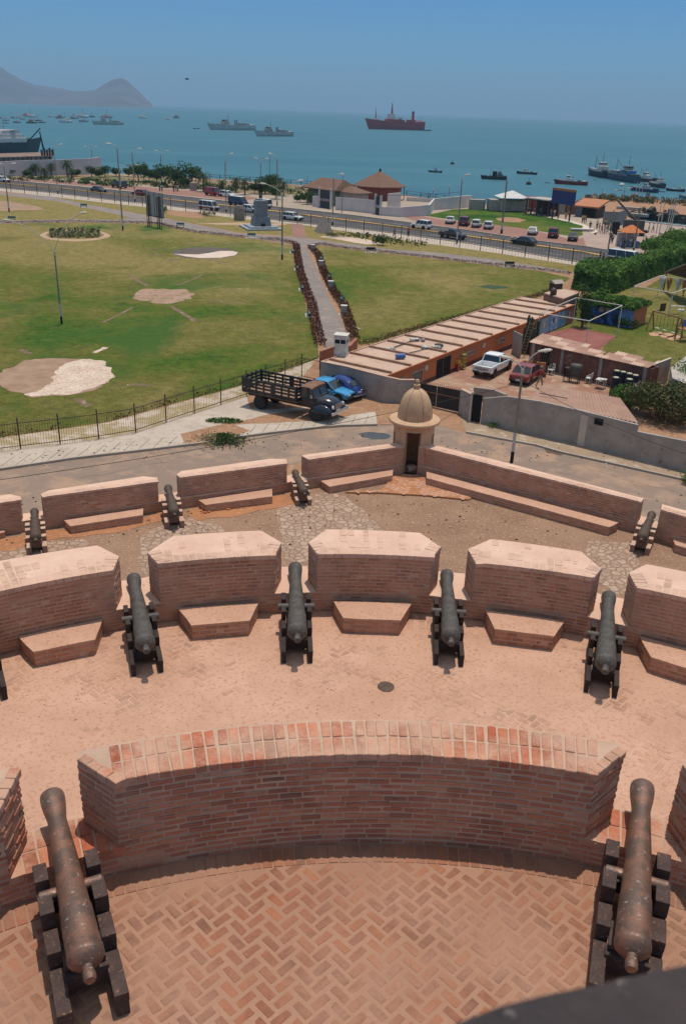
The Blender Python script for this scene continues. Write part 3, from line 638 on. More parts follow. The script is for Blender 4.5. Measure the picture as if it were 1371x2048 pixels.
# lawns -------------------------------------------------------------
def grassmat(name,dry,seed=0,k=1.0,shift=0.0,dp=0.0):
    m,t,b=nodes(name); p=pos(t)
    sx_=N(t,'ShaderNodeSeparateXYZ'); t.links.new(p,sx_.inputs[0])
    g=N(t,'ShaderNodeMapRange'); t.links.new(sx_.outputs[1],g.inputs[0]); g.inputs[1].default_value=70; g.inputs[2].default_value=150
    n1=noise(t,.05,6,.62,p,.6); n2=noise(t,.55,8,.75,p); n3=noise(t,7,4,.85,p)
    a=N(t,'ShaderNodeMath',operation='MULTIPLY_ADD'); t.links.new(g.outputs[0],a.inputs[0]); a.inputs[1].default_value=.24*k; t.links.new(n1.outputs[0],a.inputs[2])
    a2=N(t,'ShaderNodeMath',operation='MULTIPLY_ADD'); t.links.new(n2.outputs[0],a2.inputs[0]); a2.inputs[1].default_value=.35; t.links.new(a.outputs[0],a2.inputs[2])
    r=ramp(t,a2.outputs[0],[(.50+shift,(.022,.075,.010)),(.58+shift,(.060,.125,.015)),(.66+shift,(.115,.145,.024)),(.75+shift,(.165,.155,.036)),(.90+shift,(.27,.215,.075))])
    f=ramp(t,n3.outputs[0],[(.25,.45),(.75,1.35)])
    t.links.new(mix(t,1.0,r.outputs[0],f.outputs[0],'MULTIPLY'),b.inputs['Base Color']); setin(b,Roughness=1); b.inputs['Specular IOR Level'].default_value=.1
    n4=noise(t,1.3,8,.8,p); f4=ramp(t,n4.outputs[0],[(.3,.55),(.7,1.4)]); cc_=b.inputs['Base Color'].links[0].from_socket; t.links.new(mix(t,1.0,cc_,f4.outputs[0],'MULTIPLY'),b.inputs['Base Color'])
    n5=noise(t,.038,5,.6,p,.8); f5=ramp(t,n5.outputs[0],[(.54,0.),(.64,dp)]); cc2=b.inputs['Base Color'].links[0].from_socket
    dk=mix(t,f4.outputs[0],(.026,.066,.012),(.050,.118,.020)); t.links.new(mix(t,f5.outputs[0],cc2,dk),b.inputs['Base Color'])
    bump(t,b,n4.outputs[0],1,.25); return m
G1=grassmat('grass_park',0,dp=.85); G2=grassmat('grass_even',0,k=.35,shift=-.05,dp=.12); G3=grassmat('grass_dry',0,k=1,shift=-.10); G4=grassmat('grass_island',0,k=.0,shift=.06)
# big lawn left of the footpath
lay('lawn',[(-420,905),(-120,887),(0,874),(109,859.5),(219,843),(328,812),(438,783),(500,765),(570,740),(638,714),(632,676),(622,640),(611,608),(603,575),(595,540),(588,507),(582,490),(516,480),(500,477),(383,464),(310,448),(146,445),(0,448),(-420,458)],G1,.012)
lay('lawn',[(720,690),(753,684),(790,672),(876,648.5),(1000,616),(1040,606),(1095,588),(1140,556),(1082,543),(1004,534),(780,508),(700,499),(640,492),(618,494),(628,512),(640,541),(664,589),(682,613),(694,645),(706,678)],G2,.012)
lay('lawn',[(-420,378),(-20,388),(60,397),(115,403),(190,420),(262,435),(240,440),(140,438),(0,441),(-420,452)],G3,.012)
lay('lawn',[(93,391),(166,400),(256,409.5),(338,419),(390,425),(465,435),(545,444),(579,446.5),(590,472),(480,465.5),(387,447),(327,435.5),(240,420.5),(150,404)],G3,.012)
lay('lawn',[(607,449),(625,454.5),(693,462.5),(765,473),(842,484.5),(923,495.5),(1009,508),(1100,522),(1160,531),(1196,533),(1215,545),(1160,548),(1142,543),(995,519.5),(857,503.5),(780,499),(700,487.5),(612,475)],G3,.012)
wpx=[(1082,541),(1004,532.5),(780,506.5),(700,498),(640,490),(612,493),(634,541),(663,606),(685,647),(697,672),(702,690),(655,702),(650,690),(639,671),(634,656),(620,584),(606,541),(597,500),(583,487),(516,479),(500,476),(383,463.5),(310,447),(146,444),(0,447),(-420,457),(-420,451),(0,441.5),(140,438.5),(240,440),(262,435),(190,419.5),(115,402.5),(60,396.5),(-20,387.5),(-420,377),(-420,373.5),(-20,384),(93,391),(150,404),(240,421),(327,436),(387,448),(480,466.5),(578,473.5),(608,476),(700,488),(805,499),(940,512),(995,520),(1142,543.5),(1150,549)]
lay('footpath',wpx,greypath,.006)
lay('brick_path',[(580,447),(606,449),(613,477),(586,474)],redpav,.018)
lay('sidewalk',[(-420,362),(-20,374.5),(105,386),(240,402.5),(338,412),(397,420),(480,430.5),(567,443),(720,459),(787,467),(940,488),(1035,504),(1131,521),(1197,531),(1250,537),(1250,541),(1196,536),(1162,532.5),(1009,509),(923,496.5),(842,485.5),(765,474),(693,463),(603,450),(545,445),(465,435.5),(338,419.5),(166,400.5),(60,388.5),(-20,380),(-420,369)],conc,.016)
# the coastal road
far=[(-420,345),(16,361.5),(157,373.5),(240,382),(324,389),(380,395),(480,406),(541,413),(655,425.4),(720,433),(857,451),(940,462),(1070,482),(1170,494),(1215,501),(1262,497),(1330,478),(1380,465)]
near=[(1430,488),(1380,505),(1300,531),(1250,537),(1197,531),(1131,521),(1035,504),(940,488),(787,467),(720,459),(567,443),(480,430.5),(397,420),(338,412),(240,402.5),(105,386),(-20,374.5),(-420,362)]
lay('road',far+near,asph,.008)
med=[(-420,353),(0,366.5),(122,377.5),(240,390.3),(327,399),(480,414.8),(602,429.8),(720,444.7),(875,465.5),(940,474.3),(1170,505.8),(1198,511.5)]
mq=Q(med)
def ribbon(line,w,z0,z1,name,mat,kind='structure',off=0,dash=None):
    s=MB()
    for i in range(len(line)-1):
        a,b=Vector(line[i][:2]),Vector(line[i+1][:2]);d=(b-a).normalized();nr=Vector((-d.y,d.x));L=(b-a).length
        segs=[(0,L)] if not dash else [(k*(dash[0]+dash[1]),min(L,k*(dash[0]+dash[1])+dash[0])) for k in range(int(L/(dash[0]+dash[1]))+1)]
        for u,v in segs:
            if v-u<.2: continue
            p0=a+d*u+nr*off;p1=a+d*v+nr*off; s.add([(*(p0-nr*w/2),z0),(*(p1-nr*w/2),z0),(*(p1+nr*w/2),z0),(*(p0+nr*w/2),z0),(*(p0-nr*w/2),z1),(*(p1-nr*w/2),z1),(*(p1+nr*w/2),z1),(*(p0+nr*w/2),z1)],[(4,5,6,7),(0,1,5,4),(1,2,6,5),(2,3,7,6),(3,0,4,7)])
    o=s.build(name,mat); o['kind']=kind; return o
yel=mk('kerb_yellow',(.62,.36,.10),(.5,.3,.11),scale=.2,rough=.8,bmp=0,coord='pos')
conk=mk('kerb_grey',(.40,.34,.28),(.32,.27,.22),scale=.3,rough=.9,bmp=.2,coord='pos')
ribbon(mq,.9,ZS,ZS+.16,'median_kerb',yel)
ribbon(Q(far),.35,ZS,ZS+.15,'kerb',conk)
ribbon(Q(near[::-1]),.3,ZS,ZS+.15,'kerb',conk)
nl=[(a+b)/2 for a,b in zip(Q([(-420,357.5),(240,396),(480,422),(720,451.5),(940,480.5),(1131,512)]),Q([(-420,357.5),(240,396),(480,422),(720,451.5),(940,480.5),(1131,512)]))]
wl_=mk('line_white',(.5,.48,.45),bmp=0)
ribbon(nl,.14,ZS+.009,ZS+.014,'lane_marking',wl_,dash=(3,5))
ribbon(Q([(-420,349),(240,385.6),(480,410),(720,438.2),(940,467.5),(1170,499)]),.14,ZS+.009,ZS+.014,'lane_marking',wl_,dash=(3,5))
# strip between the road and the water
lay('promenade',far+[(1480,470),(1500,470),(1371,454),(1277,443),(1240,440),(1200,425),(1160,409),(1100,409),(940,409),(812,393),(700,381),(600,372),(420,359),(300,352),(205,348),(-60,345),(-900,332)],beige,.004)
lay('parking_area',[(-60,351),(16,355),(150,362),(270,372),(330,378),(430,384),(520,396),(480,403),(380,392.5),(240,379),(157,371),(16,359.5),(-60,352)],redpav,.010)
lay('planted_strip',[(-60,346),(205,349),(420,360),(600,373),(640,385),(560,392),(430,381),(330,374),(270,368),(150,359),(0,352)],mk('bed_soil',(.10,.12,.035),(.26,.17,.10),scale=.25,rough=1,coord='pos',lo=.42,hi=.55),.008)
lay('red_plaza',[(800,432),(846,433),(900,441),(1040,455),(1140,478),(1165,476),(1172,494),(1070,481),(900,455),(835,444)],redpav,.010)
lay('lawn',[(788,431),(858,429),(905,419),(960,417),(1020,421),(1075,431),(1110,438),(1140,445),(1165,452),(1162,458),(1165,470),(1150,474),(1100,466),(1040,456),(960,446),(900,439),(846,431)],G4,.016)
lay('flower_ring',[(992,437),(1010,434.5),(1035,436),(1048,440),(1040,445),(1010,444),(995,441)],earth,.022,jg=(1.5,.5,.3))
lay('walkway',[(935,412),(1000,419),(1050,427),(1110,435),(1140,441),(1168,449),(1195,462),(1190,470),(1164,456),(1130,446),(1075,433),(1020,424),(940,416)],conc2,.012)
lay('plaza',[(1165,474),(1200,462),(1240,455),(1320,462),(1345,470),(1340,500),(1300,520),(1215,501),(1172,494)],mk('plaza_pink',(.40,.29,.235),(.33,.235,.19),scale=.15,rough=.95,bmp=.2,coord='pos'),.012)
# near street, pavements
nearkerb=[(-300,983),(0,941),(146,919),(292,902),(400,889),(478,876),(540,868),(598,861),(640,857),(683,853.3),(754,851.5)]
fl=[(-300,945),(42,898),(121,889),(198,878.5),(272,866),(332.6,845.7),(389,827),(442,810),(493,793),(603,757),(640,767)]
lay('pavement',nearkerb+[(750,822),(700,824),(640,812),(560,818),(500,818)]+[(493,793)]+fl[:8][::-1],conc,.02)
lay('pavement',[(-420,962),(-300,945)]+fl[1:10]+[(606,754),(637,714),(638,716),(570,742),(500,767),(438,785),(328,814),(219,845),(109,861.5),(0,876),(-300,899)],mk('strip_pave',(.52,.42,.33),(.43,.34,.25),scale=.4,rough=.95,bmp=.3,coord='pos',c3=(.33,.25,.13),s3=.8,l3=.5,h3=.6),.016)
lay('dirt_patch',[(360,868),(430,852),(500,838),(560,826),(640,812),(720,806),(800,809),(860,815),(905,826),(880,842),(760,850),(752,824),(640,842),(560,846),(470,850),(500,862),(420,890),(370,893)],earth,.026,jg=(.8,.22,.5),seed=4)
lay('street',[(-420,1000),(-300,983)]+nearkerb[1:]+[(790,840),(860,845),(931,866),(1072,892),(1120,906),(1371,962),(1800,1058),(1800,1200),(1371,1100),(830,905),(600,925),(0,1060),(-420,1110)],street,.006)
ribbon(Q(nearkerb),.16,ZS,ZS+.15,'kerb',conk)
ribbon(Q([(931,866),(1000,879),(1072,892),(1120,906),(1371,962),(1800,1062)]),.16,ZS,ZS+.13,'kerb',conk)
lay('pavement',[(931,865),(1000,878),(1072,891),(1120,905),(1371,961),(1800,1061),(1800,1040),(1371,945),(1152,890),(963,845),(920,832)],mk('pave_dirty',(.36,.255,.17),(.28,.2,.135),scale=.5,rough=.95,bmp=.4,coord='pos',c3=(.44,.36,.28),s3=1.2),.02)
ribbon([p for k in range(44) for p in ()] or Q([(0,0+941),(1,941)]),.01,ZS,ZS+.01,'kerb',conk) if 0 else None
# expansion joints of the pavement
jb=MB(); kn=Q(nearkerb); fq=Q(fl)
def online(L,t):
    cum=[0]
    for i in range(len(L)-1): cum.append(cum[-1]+(L[i+1]-L[i]).length)
    s=t*cum[-1]
    for i in range(len(L)-1):
        if s<=cum[i+1]: return L[i]+(L[i+1]-L[i])*((s-cum[i])/(cum[i+1]-cum[i]))
    return L[-1]
for i in range(34):
    t_=.03+i*.0285; a=online(kn,t_); b_=online(kn[:],t_)+Vector((.35,2.3 if t_>.6 else (2.35),0)); jb.beam((a.x,a.y,ZS+.022),(b_.x,b_.y,ZS+.022),.035,.006)
struct('pavement_joints',jb,mk('joint',(.16,.12,.09),bmp=0))
# puddle, stains
for k,px in enumerate([[(714,868),(735,864),(765,866),(781,872),(772,880),(745,879),(725,874)],[(1090,899),(1105,896),(1135,906),(1120,911),(1092,906)]]):
    m2=mk('puddle',(.05,.05,.048),(.09,.08,.07),scale=1,rough=.25,bmp=.1,coord='pos') if k==0 else mk('oil',(.14,.08,.055),bmp=.3)
    lay('stain',px,m2,.012,jg=(.3,.18,1.2),seed=k)
# bare patches in the lawn (two-tone discs)
pale=mk('pale_gravel',(.66,.53,.43),(.52,.38,.28),scale=.8,rough=.95,bmp=.8,bd=.03,coord='pos',c3=(.34,.22,.15),s3=5,l3=.58,h3=.66)
brown=mk('bare_brown',(.27,.165,.105),(.36,.24,.16),scale=.7,rough=.97,bmp=.8,bd=.03,coord='pos')
pink=mk('bare_pink',(.40,.26,.19),(.30,.19,.12),scale=.5,rough=.97,bmp=.6,coord='pos',c3=(.16,.14,.05),s3=1.2,l3=.58,h3=.68)
darkg=mk('bare_dark',(.095,.075,.062),(.13,.10,.08),scale=.5,rough=.95,bmp=.4,coord='pos')
def ell(cx,cy,rx,ry,n=40,tilt=0): return [(cx+rx*math.cos(2*math.pi*i/n),cy+ry*math.sin(2*math.pi*i/n)+tilt*rx*math.cos(2*math.pi*i/n)) for i in range(n)]
lay('bare_patch',ell(108,755,116,38,tilt=-.04),brown,.018,jg=(.35,.38,.9),seed=1)
lay('bare_patch',[(150,721),(180,718),(205,724),(222,735),(225,748),(215,762),(190,776),(150,786),(95,791),(55,791),(82,781),(100,768),(108,752),(118,738),(132,727)],pale,.024,jg=(.3,.3,1.0),seed=2)
lay('bare_patch',ell(325,592,66,15),pink,.018,jg=(.5,.7,.6),seed=3)
lay('bare_patch',ell(410,506,66,11.5),darkg,.018,jg=(1,.15,.3),seed=5)
lay('bare_patch',[(346,508),(370,513),(400,516.5),(440,516),(470,511),(476,505),(465,502.5),(440,502),(420,506),(395,509)],mk('pale_disc',(.66,.52,.43),(.55,.42,.34),scale=.5,bmp=.3,coord='pos'),.024,jg=(1,.1,.3),seed=6)
ringm=mk('ring_path',(.46,.30,.19),(.38,.25,.16),scale=.4,coord='pos')
lay('bare_patch',ell(150,471,70,11.5),ringm,.018,jg=(1,.2,.3)); lay('lawn',ell(150,470,58,8.5),G3,.024)
lay('bare_patch',[(-30,402),(20,403),(75,414),(85,419),(40,421),(-30,423)],brown,.018,jg=(2,.8,.2),seed=8)
lay('bare_patch',[(322,423),(360,421),(400,425),(420,431),(405,437),(345,431)],earth,.018,jg=(1,.6,.3),seed=9)
lay('bare_patch',[(386,447.5),(480,445),(520,448),(560,446),(575,449),(520,455),(470,450),(430,449)],ringm,.018,jg=(1,.3,.3),seed=10)
lay('bare_patch',[(637,474),(665,470),(700,474),(745,481),(770,489),(730,489),(680,480)],pale,.018,jg=(1,.3,.3),seed=11)
lay('dark_grass_patch',[(952,573),(975,570),(1010,573),(1018,577),(985,579)],mk('dark_grass',(.035,.07,.018),bmp=.5),.018,jg=(1,.3,.4))
tr=mk('trench',(.20,.115,.065),(.13,.09,.045),scale=.6,bmp=.6,coord='pos',c3=(.42,.32,.24),s3=2,l3=.62,h3=.66)
for k,(x0,y0,x1,y1,w) in enumerate([(258,549,296,572,.5),(354,571,406,549,.35),(410,601,492,607,.3),(342,613,390,643,.5),(205,645,268,614,.3),(240,470,278,469,.3),(40,488,78,483,.3),(20,475,60,474,.25),(220,461,250,458,.3),(300,497,340,497,.3),(284,513,324,508,.3),(340,522,362,518,.4),(415,520,455,526,.4),(370,487,400,490,.3),(455,491,478,488,.3),(480,500,530,497,.3),(483,512,525,514,.35),(462,578,500,577,.3),(188,706,212,695,.5),(255,770,300,772,.5),(155,798,180,812,.6),(44,699,62,708,.5)]):
    a,b_=P(x0,y0),P(x1,y1);d=(b_-a).normalized();nr=Vector((-d.y,d.x,0)); cu=rnd.uniform(-.3,.3)
    s=MB(); l=[a+(b_-a)*(i/8)+nr*cu*math.sin(math.pi*i/8) for i in range(9)]; s.sheet([(q.x,q.y,ZS+.02) for q in jag([p-nr*w/2 for p in l]+[p+nr*w/2 for p in l[::-1]],.4,.10,1.5,k)]); struct('worn_strip',s,pale if k==18 else tr)
# hills across the bay
def hill(name,prof,dist,depth,mat,seed):
    "ridge whose crest follows prof (px x, px y above the horizon) at the given distance"
    mb=MB(); rings=[]
    n=len(prof); cols=[]
    fine=[]
    for i in range(n-1):
        for k in range(6):
            f=k/6; fine.append((prof[i][0]+(prof[i+1][0]-prof[i][0])*f,prof[i][1]+(prof[i+1][1]-prof[i][1])*f))
    fine.append(prof[-1])
    for x,y in fine:
        d=ray(x,y); r0=ray(x,209+ (x-0)*.035); u=Vector((d.x,d.y)).normalized(); hz=max(4.0,CZ+dist*d.z/math.hypot(d.x,d.y))
        row=[]
        for j in range(-9,10):
            f=j/9; h=hz*(1-abs(f)**1.25); q=u*(dist+f*depth)
            h+=hz*.22*mnoise.fractal(Vector((q.x*.0022,q.y*.0022,seed)),1,2,5)*(1-f*f)
            row.append((q.x,q.y,max(-3,h) if abs(f)<.99 else -4))
        cols.append(row)
    mb.loft(cols,close=False,cap=False); o=mb.build(name,mat,smooth=True); o['kind']='structure'; return recalc(o)
hm=mk('hill_earth_hazed',(.12,.12,.14),(.07,.075,.09),scale=.004,rough=1,bmp=0,coord='pos',detail=10)  # earth tone turned blue-grey: distance haze is put into the colour
hill('hills',[(-420,150),(-200,90),(-80,96),(-30,112),(0,128),(18,141),(40,156),(70,170),(110,176),(150,182),(175,195),(190,207)],7200,1500,hm,1)
hill('hills',[(60,206),(90,193),(125,182),(160,178),(190,176),(210,167),(225,161),(243,158),(258,166),(275,180),(290,196),(304,208)],6400,1100,hm,5)
# haze
m=bpy.data.materials.new('haze'); m.use_nodes=True; t=m.node_tree; t.nodes.clear(); out=N(t,'ShaderNodeOutputMaterial'); pv=N(t,'ShaderNodeVolumePrincipled')
pv.inputs['Color'].default_value=(.46,.74,1,1); pv.inputs['Density'].default_value=HAZE; pv.inputs['Anisotropy'].default_value=0.0
t.links.new(pv.outputs[0],out.inputs['Volume'])
hz=MB().box((0,16000,308),(56000,33600,628)).build('haze',m); hz['kind']='stuff'; hz['label']='pale blue sea haze'
# ---------------- vehicles ----------------
glass=mk('glass_dark',(.018,.022,.026),(.03,.036,.042),scale=2,rough=.12,bmp=0,spec=.8)
rubber=mk('rubber',(.02,.02,.02),(.035,.033,.03),scale=8,rough=.85,bmp=0)
chrome=mk('chrome',(.55,.55,.55),(.4,.4,.4),scale=5,rough=.25,bmp=0,metal=.9)
black=mk('black_trim',(.015,.015,.016),rough=.6,bmp=0)
redl=mk('red_lens',(.35,.02,.015),rough=.3,bmp=0); whl=mk('white_lens',(.7,.7,.66),rough=.25,bmp=0); plate_m=mk('plate',(.65,.65,.6),bmp=0)
rimm=mk('rim',(.28,.28,.28),(.2,.2,.2),scale=5,rough=.4,bmp=0,metal=.5)
def wheel(g,x,y,r=.31,w=.2,s=1,rim=None):
    b=MB(); b.lathe([(r*.62,-w/2),(r*.9,-w/2),(r,-w*.32),(r,w*.32),(r*.9,w/2),(r*.62,w/2)],22,Q=Matrix.Translation((x,y,r))@Matrix.Rotation(R(90),4,'Y')); wl=b.build('wheel',rubber,g,smooth='auto')
    b=MB(); b.lathe([(.02,-w*.40),(r*.2,-w*.45),(r*.5,-w*.36),(r*.63,-w*.44),(r*.63,w*.44),(r*.5,w*.36),(r*.2,w*.45),(.02,w*.40)],18,Q=Matrix.Translation((x,y,r))@Matrix.Rotation(R(90),4,'Y')); b.build('rim',rim or rimm,wl,smooth='auto')
def section(y,w,zl,zb,zt,e=.06):
    return [(-w*.90,y,zl),(-w,y,zl+.14),(-w*1.0,y,zb-e),(-w*.95,y,zb),(-w*.80,y,zt),(0,y,zt+.02),(w*.80,y,zt),(w*.95,y,zb),(w*1.0,y,zb-e),(w,y,zl+.14),(w*.90,y,zl)]
def car(kind,loc,rz,paintm,label,group=None,L=4.3,lower=None,roofm=None,doors=None,name=None,cat=None,text=None):
    "+Y is the front"
    g=thing(name or {'van':'minibus','pickup':'pickup_truck','suv':'off_road_car','wagon':'station_wagon','sedan':'sedan_car','hatch':'hatchback_car','cargo':'panel_van'}[kind],loc,rz,label,cat or {'van':'van','cargo':'van','pickup':'pickup truck'}.get(kind,'car'),group)
    H=dict(van=1.95,cargo=1.95,pickup=1.6,suv=1.75,wagon=1.45,sedan=1.38,hatch=1.38)[kind]; W=dict(van=.84,cargo=.84,pickup=.84,suv=.86).get(kind,.82)
    f,r=L/2,-L/2; zl=.26 if kind not in('suv','pickup','van','cargo') else .36; belt=dict(van=1.02,cargo=1.02,pickup=1.0,suv=1.05).get(kind,.86); rw=.31 if zl<.3 else .36
    hood={'van':.99,'cargo':.99,'pickup':.98,'suv':1.02}.get(kind,.83)
    # greenhouse stations: y at the belt line and at the roof (rear, front)
    gh=dict(van=(r+.06,r+.14,f-.42,f-.95),cargo=(r+.06,r+.12,f-.42,f-.95),pickup=(-.55,-.42,f-1.25,f-1.75),suv=(r+.10,r+.22,f-1.15,f-1.65),wagon=(r+.12,r+.45,f-1.15,f-1.80),sedan=(r+.62,r+1.15,f-1.15,f-1.85),hatch=(r+.18,r+.85,f-1.1,f-1.8))[kind]
    deck=belt-.02 if kind=='sedan' else belt-.01
    st=[section(r,W*.86,zl+.10,belt-.22,belt-.20),section(r+.06,W*.95,zl+.02,belt-.05,deck-.02),section(r+.35,W,zl,belt,deck),
        section(0,W*1.01,zl,belt,belt+.0),section(gh[2],W,zl,belt-.02,belt),section(f-.45,W*.98,zl,hood-.08,hood-.04),section(f-.10,W*.93,zl+.02,hood-.16,hood-.14),section(f,W*.84,zl+.10,hood-.32,hood-.28)]
    if kind in('van','cargo'): st[-2]=section(f-.08,W*.95,zl+.02,hood-.06,hood-.03); st[-1]=section(f,W*.88,zl+.08,hood-.2,hood-.16)
    b=MB()
    if kind=='pickup':
        y2=gh[0]-.08; b.loft([section(y2,W,zl,belt,belt)]+st[3:]); 
        b.box((0,(r+y2)/2+.02,zl+.18),(W*2-.12,y2-r-.04,.12))
        for s in(-1,1): b.box((s*(W-.05),(r+y2)/2,(zl+.1+belt)/2),(.11,y2-r,belt-zl-.1))
        b.box((0,y2,.75),(W*1.9,.05,.52)); 
    else: b.loft(st)
    # roof and pillars
    zr=H; ti=.80; rf=[(-W*ti,gh[1],zr-.03),(W*ti,gh[1],zr-.03),(W*ti,gh[3],zr-.04),(-W*ti,gh[3],zr-.04)]
    roof=MB(); ym=(gh[1]+gh[3])/2
    roof.loft([[(-W*ti*.98,y,z-.05),(-W*ti,y,z-.02),(-W*ti*.82,y,z+.015),(0,y,z+.03),(W*ti*.82,y,z+.015),(W*ti,y,z-.02),(W*ti*.98,y,z-.05)] for y,z in ((gh[1]-.03,zr-.06),(gh[1]+.12,zr-.01),(ym,zr),(gh[3]-.12,zr-.01),(gh[3]+.03,zr-.07))])
    bb=W*.95
    def pil(y0,y1,w=.07):
        for s in(-1,1): b.beam((s*(bb-.01),y0,belt-.03),(s*(W*ti-.01),y1,zr-.05),.06,w)
    pil(gh[0],gh[1],.10); pil(gh[2],gh[3],.06)
    nm=2 if kind in('van','wagon','suv') else 1
    if kind=='pickup': nm=1
    for k in range(nm):
        fr=(k+1)/(nm+1); pil(gh[0]+(gh[2]-gh[0])*(fr-.02),gh[1]+(gh[3]-gh[1])*fr,.07)
    if kind=='cargo':
        for s in(-1,1): b.add([(s*(bb+.012),gh[0],belt-.02),(s*(bb+.012),gh[0]+(gh[2]-gh[0])*.68,belt-.02),(s*(W*ti+.012),gh[1]+(gh[3]-gh[1])*.70,zr-.06),(s*(W*ti+.012),gh[1],zr-.06)],[(0,1,2,3)])
        b.add([(-bb,gh[0]-.012,belt-.02),(bb,gh[0]-.012,belt-.02),(W*ti,gh[1]-.012,zr-.06),(-W*ti,gh[1]-.012,zr-.06)],[(0,1,2,3)])
    bo=b.build('body',paintm,g,smooth='auto',bevel=.012)
    roof.build('roof',roofm or paintm,g,smooth='auto')
    gl=MB(); gl.add([(-bb,gh[0],belt-.02),(bb,gh[0],belt-.02),(bb,gh[2],belt-.02),(-bb,gh[2],belt-.02),(-W*ti,gh[1],zr-.05),(W*ti,gh[1],zr-.05),(W*ti,gh[3],zr-.05),(-W*ti,gh[3],zr-.05)],[(0,1,5,4),(1,2,6,5),(2,3,7,6),(3,0,4,7),(4,5,6,7)]); recalc(gl.build('windows',glass,g))
    if lower:
        lo=MB()
        for s in(-1,1): lo.add([(s*(W*1.012),r+.10,zl+.12),(s*(W*1.012),f-.12,zl+.12),(s*(W*1.012),f-.12,belt-.22),(s*(W*1.012),r+.10,belt-.22)],[(0,1,2,3)])
        lo.add([(-W*.9,f+.012,zl+.12),(W*.9,f+.012,zl+.12),(W*.9,f+.012,hood-.34),(-W*.9,f+.012,hood-.34)],[(0,1,2,3)]); lo.add([(-W*.9,r-.012,zl+.12),(W*.9,r-.012,zl+.12),(W*.9,r-.012,belt-.24),(-W*.9,r-.012,belt-.24)],[(0,1,2,3)])
        lo.build('lower_panel',lower,g)
    wy=(r+.82,f-.80)
    for s in(-1,1):
        for y in wy: wheel(g,s*(W-.10),y,rw)
        for y in wy: MB().lathe([(rw+.07,-.012),(rw+.07,.012)],20,Q=Matrix.Translation((s*(W+.004),y,rw+.02))@Matrix.Rotation(R(90),4,'Y')).build('wheel_arch',black,g)
        MB().box((s*(W*.66),f-.005,(hood+zl)/2+.06),(.26,.06,.13)).build('headlight',whl,g,bevel=.01)
        MB().box((s*(W*.76),r+.01,(belt+zl)/2+.08),(.18,.06,.16)).build('tail_light',redl,g,bevel=.01)
    MB().box((0,f+.03,zl+.14),(W*1.86,.12,.16)).build('bumper',black if kind!='suv' else rimm,g,bevel=.03)
    MB().box((0,r-.03,zl+.14),(W*1.86,.12,.16)).build('bumper',black,g,bevel=.03)
    MB().box((0,r-.095,zl+.22),(.36,.02,.13)).build('number_plate',plate_m,g)
    MB().box((0,f+.012,(hood+zl)/2+.05),(W*.86,.03,.12)).build('grille',black,g)
    return g
def pw(px,py,z=ZS): return P(px,py,z)
roadpx=[(-20,368),(122,381),(240,394),(397,410),(480,420),(602,434),(720,450),(875,471),(1035,494),(1197,518)]
rq=Q(roadpx)
def road_heading(x):
    for i in range(len(roadpx)-1):
        if x<roadpx[i+1][0] or i==len(roadpx)-2: d=rq[i+1]-rq[i]; return math.atan2(-d.x,d.y)
white=paint('white',(.70,.69,.66),dirt=.15); silver=paint('silver',(.42,.42,.42)); pblack=paint('black',(.018,.019,.021),dirt=.1); pgreen=paint('dark_green',(.02,.03,.026),dirt=.1)
pred=paint('red',(.30,.025,.022),dirt=.2); pmar=paint('maroon',(.16,.018,.020),dirt=.15); pblue=paint('navy',(.02,.035,.12),dirt=.1)
GR='cars driving on the coastal road'; GP='cars parked beside the green island'
V=[('sedan',(198,384.5),0,pgreen,'dark sedan driving on the far lane left of the red car',GR,{}),
 ('wagon',(6,364),0,white,'white car half cut off by the left edge of the coastal road',GR,{}),
 ('suv',(239,376),1,pblack,'dark off-road car parked behind the tall lamp on the left',None,{}),
 ('hatch',(281,391),1,pred,'bright red car on the far lane behind the blank billboard',GR,{}),
 ('cargo',(426,391.5),0,pred,'boxy red panel van parked near the palms',None,{}),
 ('wagon',(455,394),0,white,'white car parked directly behind the red panel van',None,{}),
 ('van',(418,421),0,white,'white minibus with maroon lower half on the near lane',GR,dict(lower=pmar,L=4.6)),
 ('van',(476,411),0,pblue,'dark blue minibus with white roof, parked left of the monument',None,dict(roofm=white,L=4.6)),
 ('wagon',(502,424.5),0,white,'white station wagon just left of the monument statue',GR,{}),
 ('van',(524,416.5),1,white,'white minibus with an orange stripe right behind the monument',GR,dict(L=4.4)),
 ('wagon',(585,440),0,white,'white station wagon driving between the monument and the stone obelisk',GR,{}),
 ('suv',(841,459),1,white,'white off-road car with spare wheel on the far lane near the white ramp',GR,dict(L=3.9)),
 ('pickup',(904,477),0,pblack,'black pickup truck passing behind a lamp post on the near lane',GR,dict(L=4.9)),
 ('hatch',(1046,489.5),1,pgreen,'dark green hatchback between the two yellow kerb blocks',GR,{}),
 ('van',(1246,527),0,white,'white minibus with red lower half, half hidden by the big hedge',GR,dict(lower=pred,L=5.2))]
for kind,(x,y),flip,pm,lb,gp,kw in V:
    c=pw(x,y); c.z=ZS+.01
    car(kind,c,road_heading(x)+(math.pi if flip else 0),pm,lb,gp,**kw)
PK=[('sedan',(900,447),white,'leftmost white car parked beside the green island'),('suv',(928,451),pmar,'dark red and white jeep parked second from the left by the island'),('wagon',(952,454),white,'white car with a roof light parked in the middle of the island row'),
 ('wagon',(976,457.5),white,'white wagon parked just left of the black and white lamp post base'),('hatch',(1064,469),white,'single white hatchback parked apart in front of the island'),
 ('suv',(1105,475),pmar,'dark maroon off-road car parked right of the single white hatchback'),('sedan',(1144,481),pgreen,'dark sedan parked at the right end of the island row')]
for kind,(x,y),pm,lb in PK:
    c=pw(x,y); c.z=ZS+.012; car(kind,c,road_heading(x)+R(118),pm,lb,GP,L=3.9)
